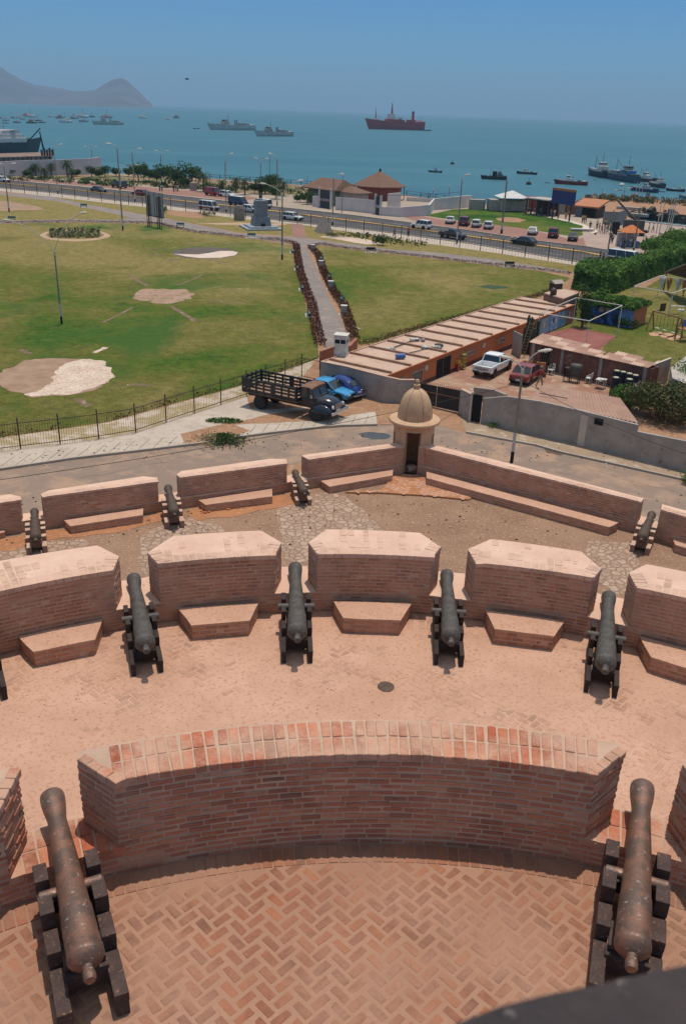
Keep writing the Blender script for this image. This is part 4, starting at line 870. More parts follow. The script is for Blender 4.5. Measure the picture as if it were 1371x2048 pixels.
for k,(x,y) in enumerate([(1022,483),(1038,486),(980,479.5)]):
    c=pw(x,y); tag(MB().box((0,0,.35),(.45,.45,.7),taper=.8).build('kerb_block',yel,bevel=.05,loc=(c.x,c.y,ZS)),['yellow kerb block left of the dark hatchback','yellow kerb block under the dark hatchback','yellow kerb block near the tall lamp post'][k],'kerb block','yellow blocks on the median')
# white pickup in the yard
ZY=ZS+.05
def along(px_r,px_f,z=ZY):
    a,b_=P(*px_r,z),P(*px_f,z); d=(b_-a); return a,b_,math.atan2(-d.x,d.y)
a,b_,h=along((968,757),(1003,738)); c=(a+b_)/2+Vector((0,.5,0))
g=car('pickup',c,h,paint('fresh_white',(.78,.78,.76),dirt=.05),'white pickup truck with black lettering on the tailgate parked in the red yard',None,L=4.8)
def letters(txt,size,mat,parent,M4,name='lettering',ext=.004):
    cu=bpy.data.curves.new(name,'FONT'); cu.body=txt; cu.size=size; cu.extrude=ext; cu.align_x='CENTER'; cu.align_y='CENTER'; cu.offset=size*.02
    o=bpy.data.objects.new(name,cu); COL.objects.link(o); dg=bpy.context.evaluated_depsgraph_get(); me=bpy.data.meshes.new_from_object(o.evaluated_get(dg)); bpy.data.objects.remove(o)
    o=bpy.data.objects.new(name,me); COL.objects.link(o); me.materials.clear(); me.materials.append(mat); o.parent=parent; o.matrix_local=M4; return o
MB().box((0,-2.43,.78),(1.5,.05,.46)).build('tailgate',white,g,bevel=.012)
letters('NISSAN',.30,black,g,Matrix.Translation((0,-2.46,.78))@Matrix.Rotation(R(90),4,'X')@Matrix.Diagonal((1.15,1,1,1)))
a,b_,h2=along((1036,772),(1062,750)); c=(a+b_)/2+Vector((.15,.25,0))
rc=car('sedan',c,h+.03,pmar if 0 else paint('red_faded',(.24,.035,.03),dirt=.25),'faded red sedan with its right front door open in the yard',None,L=4.3)
MB().box((1.12,.42,.60),(.62,.05,.62),rz=.15).build('open_door',pblack,rc,bevel=.01)
# blue beetle-shaped car
def beetle(loc,rz,pm,label):
    g=thing('vintage_car',loc,rz,label,'car')
    b=MB(); rings=[]
    for y,w,zt in ((-2.02,.30,.50),(-1.93,.42,.72),(-1.7,.52,.98),(-1.35,.58,1.18),(-1.0,.62,1.32),(-.5,.64,1.45),(0,.64,1.49),(.35,.63,1.44),(.62,.61,1.28),(.85,.60,1.02),(1.0,.56,.96),(1.4,.46,.86),(1.75,.36,.72),(1.93,.24,.55),(2.0,.12,.42)):
        n=14; zl=.28; rings.append([(w*1.0*math.copysign(abs(math.cos(t))**.62,math.cos(t)),y,zl+(zt-zl)*math.sin(t)**.72) for t in [math.pi*i/n for i in range(n+1)]])
    b.loft(rings); b.build('body',pm,g,smooth='auto')
    for s in(-1,1):
        f=MB()
        for y0,L in ((1.22,.62),(-1.25,.62)):
            rr=[]
            for k in range(9):
                yy=-1+2*k/8; w=.21*math.sqrt(max(.03,1-yy*yy*.9)); zt=.30+.42*math.sqrt(max(.02,1-yy*yy)); rr.append([(s*.62+w*math.cos(t)*1.1,y0+yy*L,.22+(zt-.22)*max(0,math.sin(t))) for t in [math.pi*i/8 for i in range(9)]])
            f.loft(rr)
        f.build('fenders',pm,g,smooth='auto'); MB().box((s*.70,0,.28),(.20,1.5,.05)).build('running_board',black,g)
        for y in(1.22,-1.22): wheel(g,s*.66,y,.31,.16)
        MB().lathe([(.02,.0),(.09,.01),(.10,-.05)],14,Q=Matrix.Translation((s*.62,1.78,.62))@Matrix.Rotation(R(-70),4,'X')).build('headlight',whl,g)
        MB().box((s*.66,-1.78,.58),(.10,.08,.16)).build('tail_light',redl,g,bevel=.02)
    for y,nm in((2.06,'bumper'),(-2.08,'bumper')): MB().box((0,y,.40),(1.36,.06,.09)).build(nm,chrome,g,bevel=.02)
    w=MB()
    for s in(-1,1):
        w.add([(s*.665,-.92,1.02),(s*.665,-.30,1.0),(s*.60,-.32,1.34),(s*.60,-.72,1.28)],[(0,1,2,3)]); w.add([(s*.67,-.22,1.0),(s*.665,.58,1.0),(s*.61,.36,1.30),(s*.60,-.24,1.35)],[(0,1,2,3)])
    w.build('side_windows',glass,g)
    MB().add([(-.38,-1.62,1.06),(.38,-1.62,1.06),(.32,-1.18,1.285),(-.32,-1.18,1.285)],[(0,1,2,3)]).build('rear_window',glass,g)
    MB().add([(-.52,.88,1.04),(.52,.88,1.04),(.46,.60,1.34),(-.46,.60,1.34)],[(0,1,2,3)]).build('windscreen',glass,g)
    MB().box((0,-2.02,.62),(.34,.03,.14)).build('number_plate',plate_m,g); return g
hd=(P(629.7,843)-P(520,818.5)); hT=math.atan2(-hd.x,hd.y)
bc=(P(735,806)+P(668,784))/2+Vector((-.75,.75,0)); bc.z=ZS+.02
bd=P(668,779)-P(735,802); beetle(bc,math.atan2(-bd.x,bd.y),paint('deep_blue',(.012,.035,.17),rough=.2,dirt=.03),'round-bodied dark blue vintage car parked against the grey wall')
lc=(P(700,806)-hd.normalized()*2.0); lc=lc+Vector((.15,.25,0)); lc.z=ZS+.02
car('sedan',lc,hT,paint('sky_blue',(.03,.25,.50),rough=.3,dirt=.05),'light blue car squeezed between the stake truck and the dark blue car',None,L=4.1)
# stake truck
rw_,fw_=P(520,818.5),P(629.7,843); wb=(fw_-rw_).length; u=(fw_-rw_).normalized(); lft=Vector((-u.y,u.x,0))
S=wb/4.3; org=(rw_+fw_)/2+lft*.98*S; org.z=ZS+.03
T=thing('stake_truck',org,hT,'old black flatbed truck with slatted wooden sides and a rusty brown cab roof','truck'); T.scale=(S,S,S)
tb=mk('truck_black',(.02,.019,.02),(.04,.035,.034),scale=2,rough=.45,bmp=.2,coat=.2); tn=paint('truck_navy',(.012,.014,.024),rough=.15,dirt=.02); rust=mk('cab_rust',(.17,.085,.05),(.24,.14,.09),scale=2,rough=.8,bmp=.3)
wf=mk('truck_floor',(.32,.19,.12),(.22,.13,.08),scale=2,rough=.9,bmp=.5)
b=MB(); 
for s in(-1,1): b.box((s*.42,-.3,.72),(.12,6.4,.2))
for y in (-3,-2,-1,0,1.0): b.box((0,y,.72),(.84,.12,.12))
b.build('chassis',black,T)
MB().box((0,-1.35,1.02),(2.12,4.3,.12)).build('bed_floor',wf,T)
zt=1.95
for s in(-1,1):
    b=MB(); x=s*1.08
    for z,h_ in ((1.14,.24),(1.44,.13),(1.66,.13),(1.90,.14)): b.box((x,-1.35,z),(.05,4.3,h_))
    for y in (-3.45,-2.9,-2.35,-1.75,-1.1,-.95,-.35,.2,.72): b.box((x+s*.03,y,1.5),(.05,.12 if y not in(-1.1,-.95) else .2,.95))
    b.build('side_rail',tb,T)
for y in(-3.5,.78):
    b=MB()
    for z,h_ in ((1.14,.24),(1.44,.13),(1.66,.13),(1.90,.14)): b.box((0,y,z),(2.1,.05,h_))
    for x in(-1.05,-.5,0,.5,1.05): b.box((x,y,1.55),(.10,.06,1.05))
    b.build('end_rail',tb,T)
b=MB(); b.loft([[( -w,y,1.0),(-w*1.02,y,1.35),(-w*.90,y,zz-.08),(-w*.7,y,zz),(0,y,zz+.04),(w*.7,y,zz),(w*.90,y,zz-.08),(w*1.02,y,1.35),(w,y,1.0)] for y,w,zz in ((.95,.86,2.02),(1.0,.9,2.06),(2.0,.9,1.5))])
c0=b
b=MB(); b.loft([section(.92,.86,.75,1.42,1.5),section(2.05,.88,.75,1.42,1.5)]); b.build('cab',tb,T,smooth='auto',bevel=.03)
b=MB(); b.add([(-.84,.93,1.40),(.84,.93,1.40),(.84,2.02,1.40),(-.84,2.02,1.40),(-.76,.98,2.02),(.76,.98,2.02),(.74,1.72,2.02),(-.74,1.72,2.02)],[(0,1,5,4),(1,2,6,5),(2,3,7,6),(3,0,4,7),(4,5,6,7)]); recalc(b.build('windows',glass,T))
b=MB()
for s in(-1,1): b.beam((s*.85,2.03,1.4),(s*.75,1.72,2.03),.05,.05); b.beam((s*.85,.93,1.4),(s*.77,.98,2.03),.07,.14); b.beam((s*.86,1.5,1.4),(s*.78,1.42,2.03),.05,.05)
b.beam((0,2.05,1.42),(0,1.74,2.02),.03,.03); b.build('pillars',tb,T)
b=MB(); b.loft([[(-.80,y,z-.10),(-.84,y,z-.04),(-.70,y,z+.03),(0,y,z+.06),(.70,y,z+.03),(.84,y,z-.04),(.80,y,z-.10)] for y,z in((.90,2.04),(1.05,2.10),(1.5,2.12),(1.72,2.08),(1.80,2.03))]); b.build('roof',rust,T,smooth='auto')
b=MB(); b.loft([[(-w,y,.80),(-w,y,zz-.22),(-w*.8,y,zz-.06),(-w*.4,y,zz),(0,y,zz+.02),(w*.4,y,zz),(w*.8,y,zz-.06),(w,y,zz-.22),(w,y,.80)] for y,w,zz in ((2.0,.80,1.50),(2.5,.70,1.47),(3.0,.60,1.38),(3.22,.54,1.22),(3.28,.48,1.05))]); b.build('hood',tn,T,smooth='auto')
for s in(-1,1):
    rr=[]
    for k in range(11):
        yy=-1+2*k/10; wv=.27*math.sqrt(max(.05,1-yy*yy*.85)); zz=.62+.52*math.sqrt(max(.02,1-yy*yy)); rr.append([(s*.82+wv*math.cos(t)*1.1,2.55+yy*.80,.60+(zz-.60)*math.sin(t)) for t in [math.pi*i/8 for i in range(9)]])
    b=MB(); b.loft(rr); b.build('fender',tn,T,smooth='auto')
    wheel(T,s*.88,2.15+.0,.48,.26,rim=rust)
    wheel(T,s*.86,-2.15,.48,.5,rim=rust)
    MB().lathe([(.02,.03),(.11,.02),(.13,-.06)],16,Q=Matrix.Translation((s*.62,3.28,1.0))@Matrix.Rotation(R(-90),4,'X')).build('headlight',whl,T)
    MB().beam((s*.95,1.85,1.5),(s*1.15,1.95,1.55),.02).box((s*1.16,1.95,1.62),(.04,.12,.22)).build('mirror',chrome,T)
MB().box((0,3.42,.66),(2.0,.10,.2)).build('bumper',chrome,T,bevel=.03)
b=MB()
for i in range(6): b.box((0,3.30,.80+.07*i),(.8,.03,.03))
b.build('grille',chrome,T)
MB().lathe([(.05,.0),(.34,.02),(.34,.16),(.05,.18)],18,Q=Matrix.Translation((-.6,-.4,.62))@Matrix.Rotation(R(90),4,'Y')).build('fuel_tank',tb,T)

# ---------------- people ----------------
skin=mk('skin',(.30,.16,.10),rough=.6,bmp=0); hairm=mk('hair',(.015,.012,.01),bmp=0)
def skinmesh(verts,edges,radii,sub=1,root=0):
    me=bpy.data.meshes.new('t'); me.from_pydata(verts,edges,[]); o=bpy.data.objects.new('t',me); COL.objects.link(o)
    o.modifiers.new('s','SKIN'); 
    for i,r in enumerate(radii): me.skin_vertices[0].data[i].radius=(r,r) if isinstance(r,(int,float)) else r
    me.skin_vertices[0].data[root].use_root=True
    md=o.modifiers.new('b','SUBSURF'); md.levels=sub; md.render_levels=sub
    dg=bpy.context.evaluated_depsgraph_get(); r=bpy.data.meshes.new_from_object(o.evaluated_get(dg)); bpy.data.objects.remove(o); r.shade_smooth(); return r
def pose_meshes(kind):
    # standing / walking / reaching; z up, +Y facing
    st=.0 if kind=='stand' else .22
    hip=(0,0,.93); V=[hip,(0,0,1.15),(0,.0,1.38),(0,.01,1.50),(0,.03,1.58),(0,.03,1.68),(0,.02,1.745)]; E=[(0,1),(1,2),(2,3),(3,4),(4,5),(5,6)]; Rr=[(.135,.10),(.125,.09),(.15,.095),.05,.062,(.082,.095),.055]
    def limb(pts,rs,fr):
        p=fr
        for q,r in zip(pts,rs): V.append(q); Rr.append(r); E.append((p,len(V)-1)); p=len(V)-1
    for s in(-1,1):
        d=st*s
        limb([(s*.10,0,.88),(s*.105,d*.55+.02,.50),(s*.10,d-.03*0-(.06 if d<0 else 0),.10),(s*.105,d+.10,.04)],[.085,.058,.038,.036],0)
        if kind=='reach': arm=[(s*.19,0,1.42),(s*.24,.12,1.20),(s*.22,.36,1.15),(s*.21,.47,1.17)]
        else: arm=[(s*.19,0,1.42),(s*.235,-d*.4,1.14),(s*.22,-d*.6+.08,.90),(s*.215,-d*.6+.12,.80)]
        limb(arm,[.055,.042,.03,.036],2)
    body=skinmesh(V,E,Rr,1)
    # shirt, trousers, hair follow the same joints slightly larger
    sv=[(0,0,.95),(0,0,1.15),(0,0,1.39),(0,.01,1.47)]; se=[(0,1),(1,2),(2,3)]; sr=[(.155,.12),(.142,.108),(.168,.112),.062]
    for s in(-1,1):
        d=st*s; i=len(sv)
        e=(s*.24,.12,1.20) if kind=='reach' else (s*.235,-d*.4,1.14)
        sv+=[(s*.19,0,1.42),e]; sr+=[.07,.058]; se+=[(2,i),(i,i+1)]
    shirt=skinmesh(sv,se,sr,1)
    tv=[(0,0,.97)]; te=[]; tr_=[(.15,.115)]
    for s in(-1,1):
        d=st*s; i=len(tv); tv+=[(s*.10,0,.88),(s*.105,d*.55+.02,.50),(s*.10,d-(.06 if d<0 else 0),.12)]; tr_+=[.105,.078,.062]; te+=[(0,i),(i,i+1),(i+1,i+2)]
    trs=skinmesh(tv,te,tr_,1)
    hb=MB(); hb.lathe([(.03,1.795),(.075,1.775),(.100,1.72),(.103,1.66),(.08,1.60)],12,Q=Matrix.Translation((0,-.005,0))); ho=hb.build('t',hairm,smooth=True); hm_=ho.data; bpy.data.objects.remove(ho)
    fb=MB(); fb.box((0,.128,1.66),(.022,.03,.04)); 
    for s in(-1,1): fb.box((s*.033,.118,1.685),(.02,.012,.012)); fb.box((s*.09,.02,1.665),(.02,.03,.05))
    fb.box((0,.12,1.62),(.045,.012,.010)); fo=fb.build('t',skin); fm=fo.data; bpy.data.objects.remove(fo)
    return body,shirt,trs,hm_,fm
PM={k:pose_meshes(k) for k in('stand','walk','reach')}
cloth={k:mk('cloth_'+k,c,rough=.9,bmp=0) for k,c in dict(white=(.68,.67,.64),red=(.42,.05,.04),blue=(.05,.10,.28),black=(.02,.02,.022),khaki=(.34,.26,.17),jeans=(.04,.06,.12),yellow=(.6,.40,.05),grey=(.25,.25,.25),pinkish=(.5,.25,.22),brown=(.14,.08,.05)).items()}
_cm={}
def person(loc,rz,top,legs,label,pose='stand',group=None,S=1.0,capm=None):
    g=thing('person',loc,rz,label,'person',group); g.scale=(S,S,S)
    for nm,i,mt in(('body',0,skin),('shirt',1,cloth[top]),('trousers',2,cloth[legs]),('hair',3,cloth[capm] if capm else hairm),('face',4,skin)):
        key=(pose,i,mt.name)
        if key not in _cm:
            me=PM[pose][i].copy(); me.materials.clear(); me.materials.append(mt); _cm[key]=me
        o=bpy.data.objects.new(nm,_cm[key]); COL.objects.link(o); o.parent=g
    return g
pp=P(1077,775.5,ZY); person(pp,h-.6,'red','khaki','man in a red shirt and khaki trousers at the open door of the red sedan','reach',capm='grey')
PL=[((319.6,383),'brown','black','person in brown on the far sidewalk, left of two walkers'),((324,383.5),'white','black','person in a white top walking on the far sidewalk above the blank billboard'),((347.6,384.5),'black','black','person in dark clothes at the left of a group of three by the trees'),((352,383.6),'pinkish','khaki','person in pale pink, middle of the group of three by the trees'),((355.8,384),'white','brown','person in white at the right of the group of three by the trees'),
((855,403),'grey','black','left one of two people leaning on the sea railing'),((858.5,403),'black','black','right one of two people leaning on the sea railing'),((788,474.5),'grey','black','pedestrian in grey walking inside the road fence'),((815.5,473.5),'red','black','pedestrian in red beside a road fence post'),
((1054,428),'white','black','leftmost of three people in white at the pergola'),((1059.5,429),'white','black','middle of three people in white at the pergola'),((1067,430.5),'white','pinkish','rightmost of three people in white at the pergola'),((1079,431),'grey','blue','person in grey and blue under the pergola'),((1100,433),'yellow','khaki','person in yellow below the blue billboard'),((1107,435),'white','grey','person with white top below the blue billboard'),((1114.5,440),'red','black','person in red standing alone on the walkway'),((1129.5,440),'pinkish','brown','person in pale red, left of a pair near the orange kiosk'),((1136.5,438),'white','brown','person in white, right of a pair near the orange kiosk'),
((1163,446),'white','black','person in white on the pale walkway, left of the yellow shirt'),((1167,446.5),'yellow','black','person in a yellow shirt on the pale walkway'),((1170,448),'black','blue','person in dark clothes right of the yellow shirt'),((1177,432),'khaki','khaki','left one of two people inside the orange kiosk'),((1182,433),'yellow','khaki','right one of two people inside the orange kiosk'),
((1192,458),'white','black','person in white at the back of the plaza crowd'),((1196,465),'red','white','person in red with white trousers in the plaza crowd'),((1201,468),'pinkish','pinkish','person in pale pink in the plaza crowd'),((1206.5,469),'khaki','grey','person in khaki at the front of the plaza crowd'),((1210,468),'white','white','person all in white in the plaza crowd'),((1214,465),'red','grey','person in red at the right of the plaza crowd'),((1208,456),'yellow','black','person in orange-yellow behind the plaza crowd'),
((1219,487),'black','grey','person in black next to the plaza lamp post'),((1223,486),'white','black','person in white next to the plaza lamp post'),((1241.5,498.5),'brown','black','left one of a dark-clothed pair by the orange-roofed stall'),((1246,499),'black','black','right one of a dark-clothed pair by the orange-roofed stall'),((1258,496),'white','grey','person in white under the orange-roofed stall'),((1265,496),'brown','black','person in brown under the orange-roofed stall'),
((1295,465),'white','black','left one of two people by the tall white flagpoles'),((1303.5,465),'white','grey','right one of two people by the tall white flagpoles'),((1203,531),'black','grey','person in black at the end of the road fence by the minibus'),((1291,398),'brown','brown','left one of two people out on the pier'),((1295,398),'black','brown','right one of two people out on the pier'),((1178,461),'black','grey','person in black beside the tall post near the dark sedan')]
for i,((x,y),t1,t2,lb) in enumerate(PL): person(P(x,y),rnd.random()*6.28,t1,t2,lb,'walk' if i%2 else 'stand','people along the waterfront')
# ---------------- vegetation ----------------
def leafmat(name,stops,rough=.75):
    m,t,b=nodes(name); at=N(t,'ShaderNodeAttribute',attribute_name='bv',attribute_type='GEOMETRY'); r=ramp(t,at.outputs['Fac'],stops)
    t.links.new(r.outputs[0],b.inputs['Base Color']); setin(b,Roughness=rough); b.inputs['Specular IOR Level'].default_value=.2
    tr=N(t,'ShaderNodeBsdfTranslucent'); t.links.new(r.outputs[0],tr.inputs[0]); ms=N(t,'ShaderNodeMixShader'); ms.inputs[0].default_value=.22
    o=t.nodes['Material Output']; t.links.new(b.outputs[0],ms.inputs[1]); t.links.new(tr.outputs[0],ms.inputs[2]); t.links.new(ms.outputs[0],o.inputs['Surface']); return m
LF=leafmat('leaves',[(0,(.012,.028,.008)),(.4,(.028,.060,.014)),(.8,(.055,.105,.022)),(1,(.11,.16,.035))])
LH=leafmat('leaves_hedge',[(0,(.022,.050,.010)),(.4,(.055,.125,.020)),(.8,(.115,.21,.035)),(1,(.21,.29,.06))])
LP=leafmat('leaves_palm',[(0,(.015,.030,.010)),(.6,(.035,.065,.018)),(1,(.08,.105,.03))])
LR=leafmat('leaves_red',[(0,(.03,.012,.010)),(.5,(.085,.022,.016)),(1,(.15,.045,.028))])
LB=leafmat('leaves_brown',[(0,(.03,.045,.014)),(.45,(.065,.095,.025)),(.75,(.12,.09,.045)),(1,(.20,.18,.08))])
LD=leafmat('straw',[(0,(.10,.085,.03)),(.4,(.05,.11,.03)),(.7,(.25,.2,.10)),(1,(.45,.37,.22))])
bark=mk('bark',(.12,.085,.06),(.07,.05,.035),scale=3,bmp=.8)
def leafquad(mb,p,s,nrm=None,a=None):
    n=Vector((rnd.gauss(0,1),rnd.gauss(0,1),rnd.gauss(0,1)+.6)) if nrm is None else nrm+Vector((rnd.gauss(0,.6),rnd.gauss(0,.6),rnd.gauss(0,.6)))
    n.normalize(); u=n.orthogonal().normalized(); v=n.cross(u); th=rnd.random()*6.28; uu=u*math.cos(th)+v*math.sin(th); vv=n.cross(uu)
    l=s*rnd.uniform(.7,1.3); w=l*.55
    mb.add([p-uu*l*.5,p+vv*w*.5,p+uu*l*.5,p-vv*w*.5],[(0,1,2,3)],0,rnd.random() if a is None else a)
def blob_leaves(mb,c,r,n,s,seed=0,flat=1.0,shade=.0):
    c=Vector(c); cl=[(Vector((rnd.gauss(0,1),rnd.gauss(0,1),rnd.gauss(0,1))).normalized(),rnd.random()) for _ in range(14)]
    for _ in range(n):
        d=Vector((rnd.gauss(0,1),rnd.gauss(0,1),rnd.gauss(0,1))).normalized()
        k=max(cl,key=lambda q:q[0].dot(d)); w=mnoise.noise(d*2.2+Vector((seed,seed*1.3,0)))
        rad=(.72+.30*k[0].dot(d)**6+.38*w)*(rnd.random()**.22)
        p=c+Vector((d.x*r[0],d.y*r[1],d.z*r[2]*flat))*rad
        leafquad(mb,p,s,d,min(1,max(0,.25+.35*k[1]+.3*rnd.random()+.25*w)))
def tree(loc,h,cr,label,group=None,mat=None,n=1300,leaf=None,name='tree',trunk=.45,cat='tree',lobes=4):
    g=thing(name,loc,rnd.random()*6,label,cat,group); t=MB(); t.tube((0,0,-.1),(.05*h*.3,0,h*trunk),.035*h+.03,.02*h+.02,8)
    b=MB(); cz=h*(trunk+(1-trunk)*.45)
    for k in range(lobes):
        a=k*6.28/lobes+rnd.random(); rr=cr*.45; q=(rr*math.cos(a),rr*math.sin(a),cz+rnd.uniform(-.12,.18)*h*(1-trunk)); t.tube((.05*h*.3,0,h*trunk*.85),(q[0]*.7,q[1]*.7,q[2]),.018*h+.01,.012,6)
        s=rnd.uniform(.55,.8); blob_leaves(b,q,(cr*s,cr*s,h*(1-trunk)*.42*s/.65),n//lobes,leaf or cr*.16,seed=k+loc[0])
    t.build('trunk',bark,g); b.build('crown',mat or LF,g); return g
def palm(loc,h,r,label,group=None):
    g=thing('palm_tree',loc,rnd.random()*6,label,'palm',group); t=MB(); pr=[(.24,-.1),(.2,.2)]+[(.15+(.02 if i%2 else 0),.2+(h-.2)*i/12) for i in range(1,13)]; t.lathe(pr,9); t.build('trunk',bark,g)
    b=MB()
    for k in range(26):
        a=k*2.4; el=R(70)-R(95)*(k/26); L=r*rnd.uniform(.85,1.1); pts=[];q=Vector((0,0,h)); e=el
        for i in range(8): pts.append(q.copy()); q=q+Vector((math.cos(a)*math.cos(e),math.sin(a)*math.cos(e),math.sin(e)))*(L/7); e-=R(17)
        for i in range(7):
            d=(pts[i+1]-pts[i]).normalized(); sd_=Vector((-math.sin(a),math.cos(a),0)); w=r*.20*math.sin(math.pi*(i+1.2)/8.6)+.03
            for s in(-1,1):
                for j in range(2):
                    p=pts[i]+(pts[i+1]-pts[i])*(j*.5); tip=p+sd_*s*w+d*w*.7-Vector((0,0,w*.35)); b.add([p,p+d*.10*r*.5,tip],[(0,1,2)],0,rnd.random())
    b.build('crown',LP,g); return g
GT='palms and trees along the waterfront strip'
zpx=lambda x,y,ox,oy,s=5.7125:(ox+x/s,oy+y/s)
TR=[('p',(415,750),(415,635),0,220,'palm nearest the end of the long white wall, leftmost tall one'),('p',(512,785),(512,675),0,220,'low bushy palm in front of the brown floating dock'),('p',(590,745),(590,625),0,220,'palm just left of the lamp post with the black and white base'),
('p',(775,765),(775,600),0,220,'tall palm right of the lamp post, against the white wall'),('p',(822,790),(822,690),0,220,'short palm in front of the tall palm by the white wall'),('p',(935,715),(935,600),0,220,'wide-spreading palm below the double lamp post'),
('t',(130,752),(130,690),0,220,'small rounded tree near the left edge before the white wall'),('t',(350,745),(350,650),0,220,'slim dark tree left of the tallest palms'),('t',(322,775),(322,705),0,220,'low tree in front of the slim dark tree on the far left'),('t',(690,735),(690,675),0,220,'little round tree between two palms near the white wall'),('t',(885,760),(885,700),0,220,'low dark tree between the wide palm and the short palm'),
('t',(1050,770),(1050,660),0,220,'broad tree at the right end of the white wall'),('t',(1140,775),(1140,700),0,220,'dense low tree right of the white wall end'),('t',(1205,770),(1205,650),0,220,'dark tree with a pointed top left of the tall lamp'),('t',(1330,760),(1330,680),0,220,'dark tree behind the tall lamp with the left-facing head'),
('t',(95,420),(95,335),240,280,'low spreading tree left of the pair of lamp heads'),('t',(215,475),(215,300),240,280,'large dark tree behind the lamp with the white head'),('t',(290,420),(290,295),240,280,'slender tree poking above the row, right of the large dark tree'),('t',(335,475),(335,350),240,280,'medium tree in the middle of the waterfront row'),('t',(420,480),(420,375),240,280,'tree just left of the lamp with the red basket'),
('t',(525,525),(525,325),240,280,'big leafy tree just right of the lamp with the red basket'),('t',(640,535),(640,365),240,280,'big leafy tree left of the biggest round tree'),('t',(735,555),(735,450),240,280,'small tree under the biggest round tree'),('t',(810,545),(810,318),240,280,'biggest round tree of the waterfront row'),
('p',(955,590),(955,405),240,280,'large bushy palm left of the red panel van'),('p',(1165,580),(1165,480),240,280,'short palm behind the white car by the red van'),('p',(1325,600),(1325,450),240,280,'palm right of the tall lamp near the dark blue minibus'),
('p',(55,340),(55,180),480,330,'palm behind the dark blue minibus roof'),('t',(165,330),(165,235),480,330,'dark tree left of the monument statue'),('t',(285,330),(285,150),480,330,'tree behind the lamps right of the statue'),('t',(385,300),(385,150),480,330,'tree between the two tall lamps behind the monument'),('t',(405,390),(405,270),480,330,'rounded shrubby tree at the base of the tall lamp right of the statue'),('p',(495,355),(495,205),480,330,'palm left of the wooden fence of the brown-roofed house'),
('t',(770,450),(770,330),480,330,'dark tree in front of the green walls of the brown-roofed house'),('t',(680,425),(680,360),480,330,'clipped dark shrub left of the green-walled house')]
for k,(ty,bs,tp,ox,oy,lb) in enumerate(TR):
    bx,by=zpx(*bs,ox,oy); _,ty_=zpx(*tp,ox,oy); h=max(1.5,hgt(bx,by,ty_)); loc=P(bx,by)
    h*=1.3
    if ty=='p': palm(loc,h*.72,max(2.2,h*.56),lb,GT)
    else: tree(loc,h,max(1.4,h*(.60 if k not in(17,) else .35)),lb,GT,n=900,leaf=max(.35,h*.10),trunk=.22,lobes=4)
sb=MB()
for i in range(230):
    x=rnd.uniform(-20,640); y=353+ (x-0)*.043+rnd.uniform(-2,9)+(x>200)*1; p=P(x,y); blob_leaves(sb,(p.x,p.y,ZS+.3),(1.0,1.0,.5),26,.5)
tag(sb.build('shrubbery',LF),'low dark shrubbery along the waterfront strip','shrubs',kind='stuff')
# red-leaved border hedges along the footpaths: one row each
def border(px,w,h,name,label,mat,dens=60,z=ZS,leaf=.16,gap=None):
    q=[P(x,y,z) for x,y in px]; b=MB()
    for i in range(len(q)-1):
        L=(q[i+1]-q[i]).length; n=int(L*dens*w)
        for j in range(n):
            f=rnd.random(); c=q[i].lerp(q[i+1],f)
            if gap and mnoise.noise(Vector((c.x*gap,c.y*gap,2)))>.18: continue
            hh=h*(.75+.5*mnoise.noise(Vector((c.x*1.3,c.y*1.3,0)))); a=rnd.random()*math.pi
            leafquad(b,Vector((c.x+rnd.uniform(-w,w)*.5,c.y+rnd.uniform(-w,w)*.5,z+hh*math.sin(a)+.05)),leaf,None)
    return tag(b.build(name,mat),label,'hedge','red-leaved border hedges')
border([(592,492),(594,510),(600,546),(612,584),(624,613),(630,650),(641,694)],1.1,.5,'border_hedge','red-leaved hedge along the left side of the brick footpath',LR,dens=120)
border([(620,495),(637,512),(645,541),(668,589),(686,613),(697,645),(708,686)],1.1,.5,'border_hedge','red-leaved hedge along the right side of the brick footpath',LR,dens=120)
border([(-60,448),(0,447),(146,444.5),(310,447.5),(383,464),(480,475),(492,476)],.9,.4,'border_hedge','thin dark hedge edging the far side of the big left lawn',LR,dens=75)
border([(517,480),(555,482),(580,486),(592,492)],1.2,.5,'border_hedge','short dark hedge from the bench to the corner of the left lawn',LR,dens=75)
border([(620,494),(640,490),(700,499),(780,507),(1004,533.5),(1082,542),(1142,549)],.9,.4,'border_hedge','dark hedge edging the far side of the right lawn',LR,dens=75)
border([(1108,582),(1040,605),(1000,615),(876,648),(790,672),(753,684),(716,690)],1.0,.45,'border_hedge','dark red hedge along the roof edge of the orange building',LR,dens=75)
border([(-60,880),(0,874),(109,860),(219,843),(328,812),(438,783),(500,765),(570,740),(637,715)],.7,.3,'border_hedge','patchy dark hedge between the left lawn and the iron fence',LR,dens=36,gap=.5)
for (x,y,h,r,lb,mt) in [(503/5.7125+240,280+825/5.7125,1.3,1.1,'small green bush between the billboard and the road fence',LF),(1000/5.7125+240,280+868/5.7125,1.0,1.9,'brownish bush on the bare earth near the road fence',LB),(754,490,1.5,.9,'first leafy shrub in the flower bed right of the obelisk',LF),(765,491.5,1.5,.8,'second leafy shrub in the flower bed right of the obelisk',LF),(668,474,.8,1.8,'grey-green bush between the obelisk and the flower bed',LB),(1253.5,656,1.1,1.2,'dark bush against the blue painted playground wall',LF)]:
    tree(P(x,y),h,r,lb,None,mt,n=420,leaf=.22,name='bush',trunk=.1,cat='bush',lobes=3)
bd_=MB()
for i in range(420):
    f=rnd.random(); c=P(692,470).lerp(P(838,490),f)+Vector((rnd.uniform(-2.5,2.5),rnd.uniform(-2.6,2.6),0)); leafquad(bd_,Vector((c.x,c.y,ZS+rnd.random()*.5)),.5)
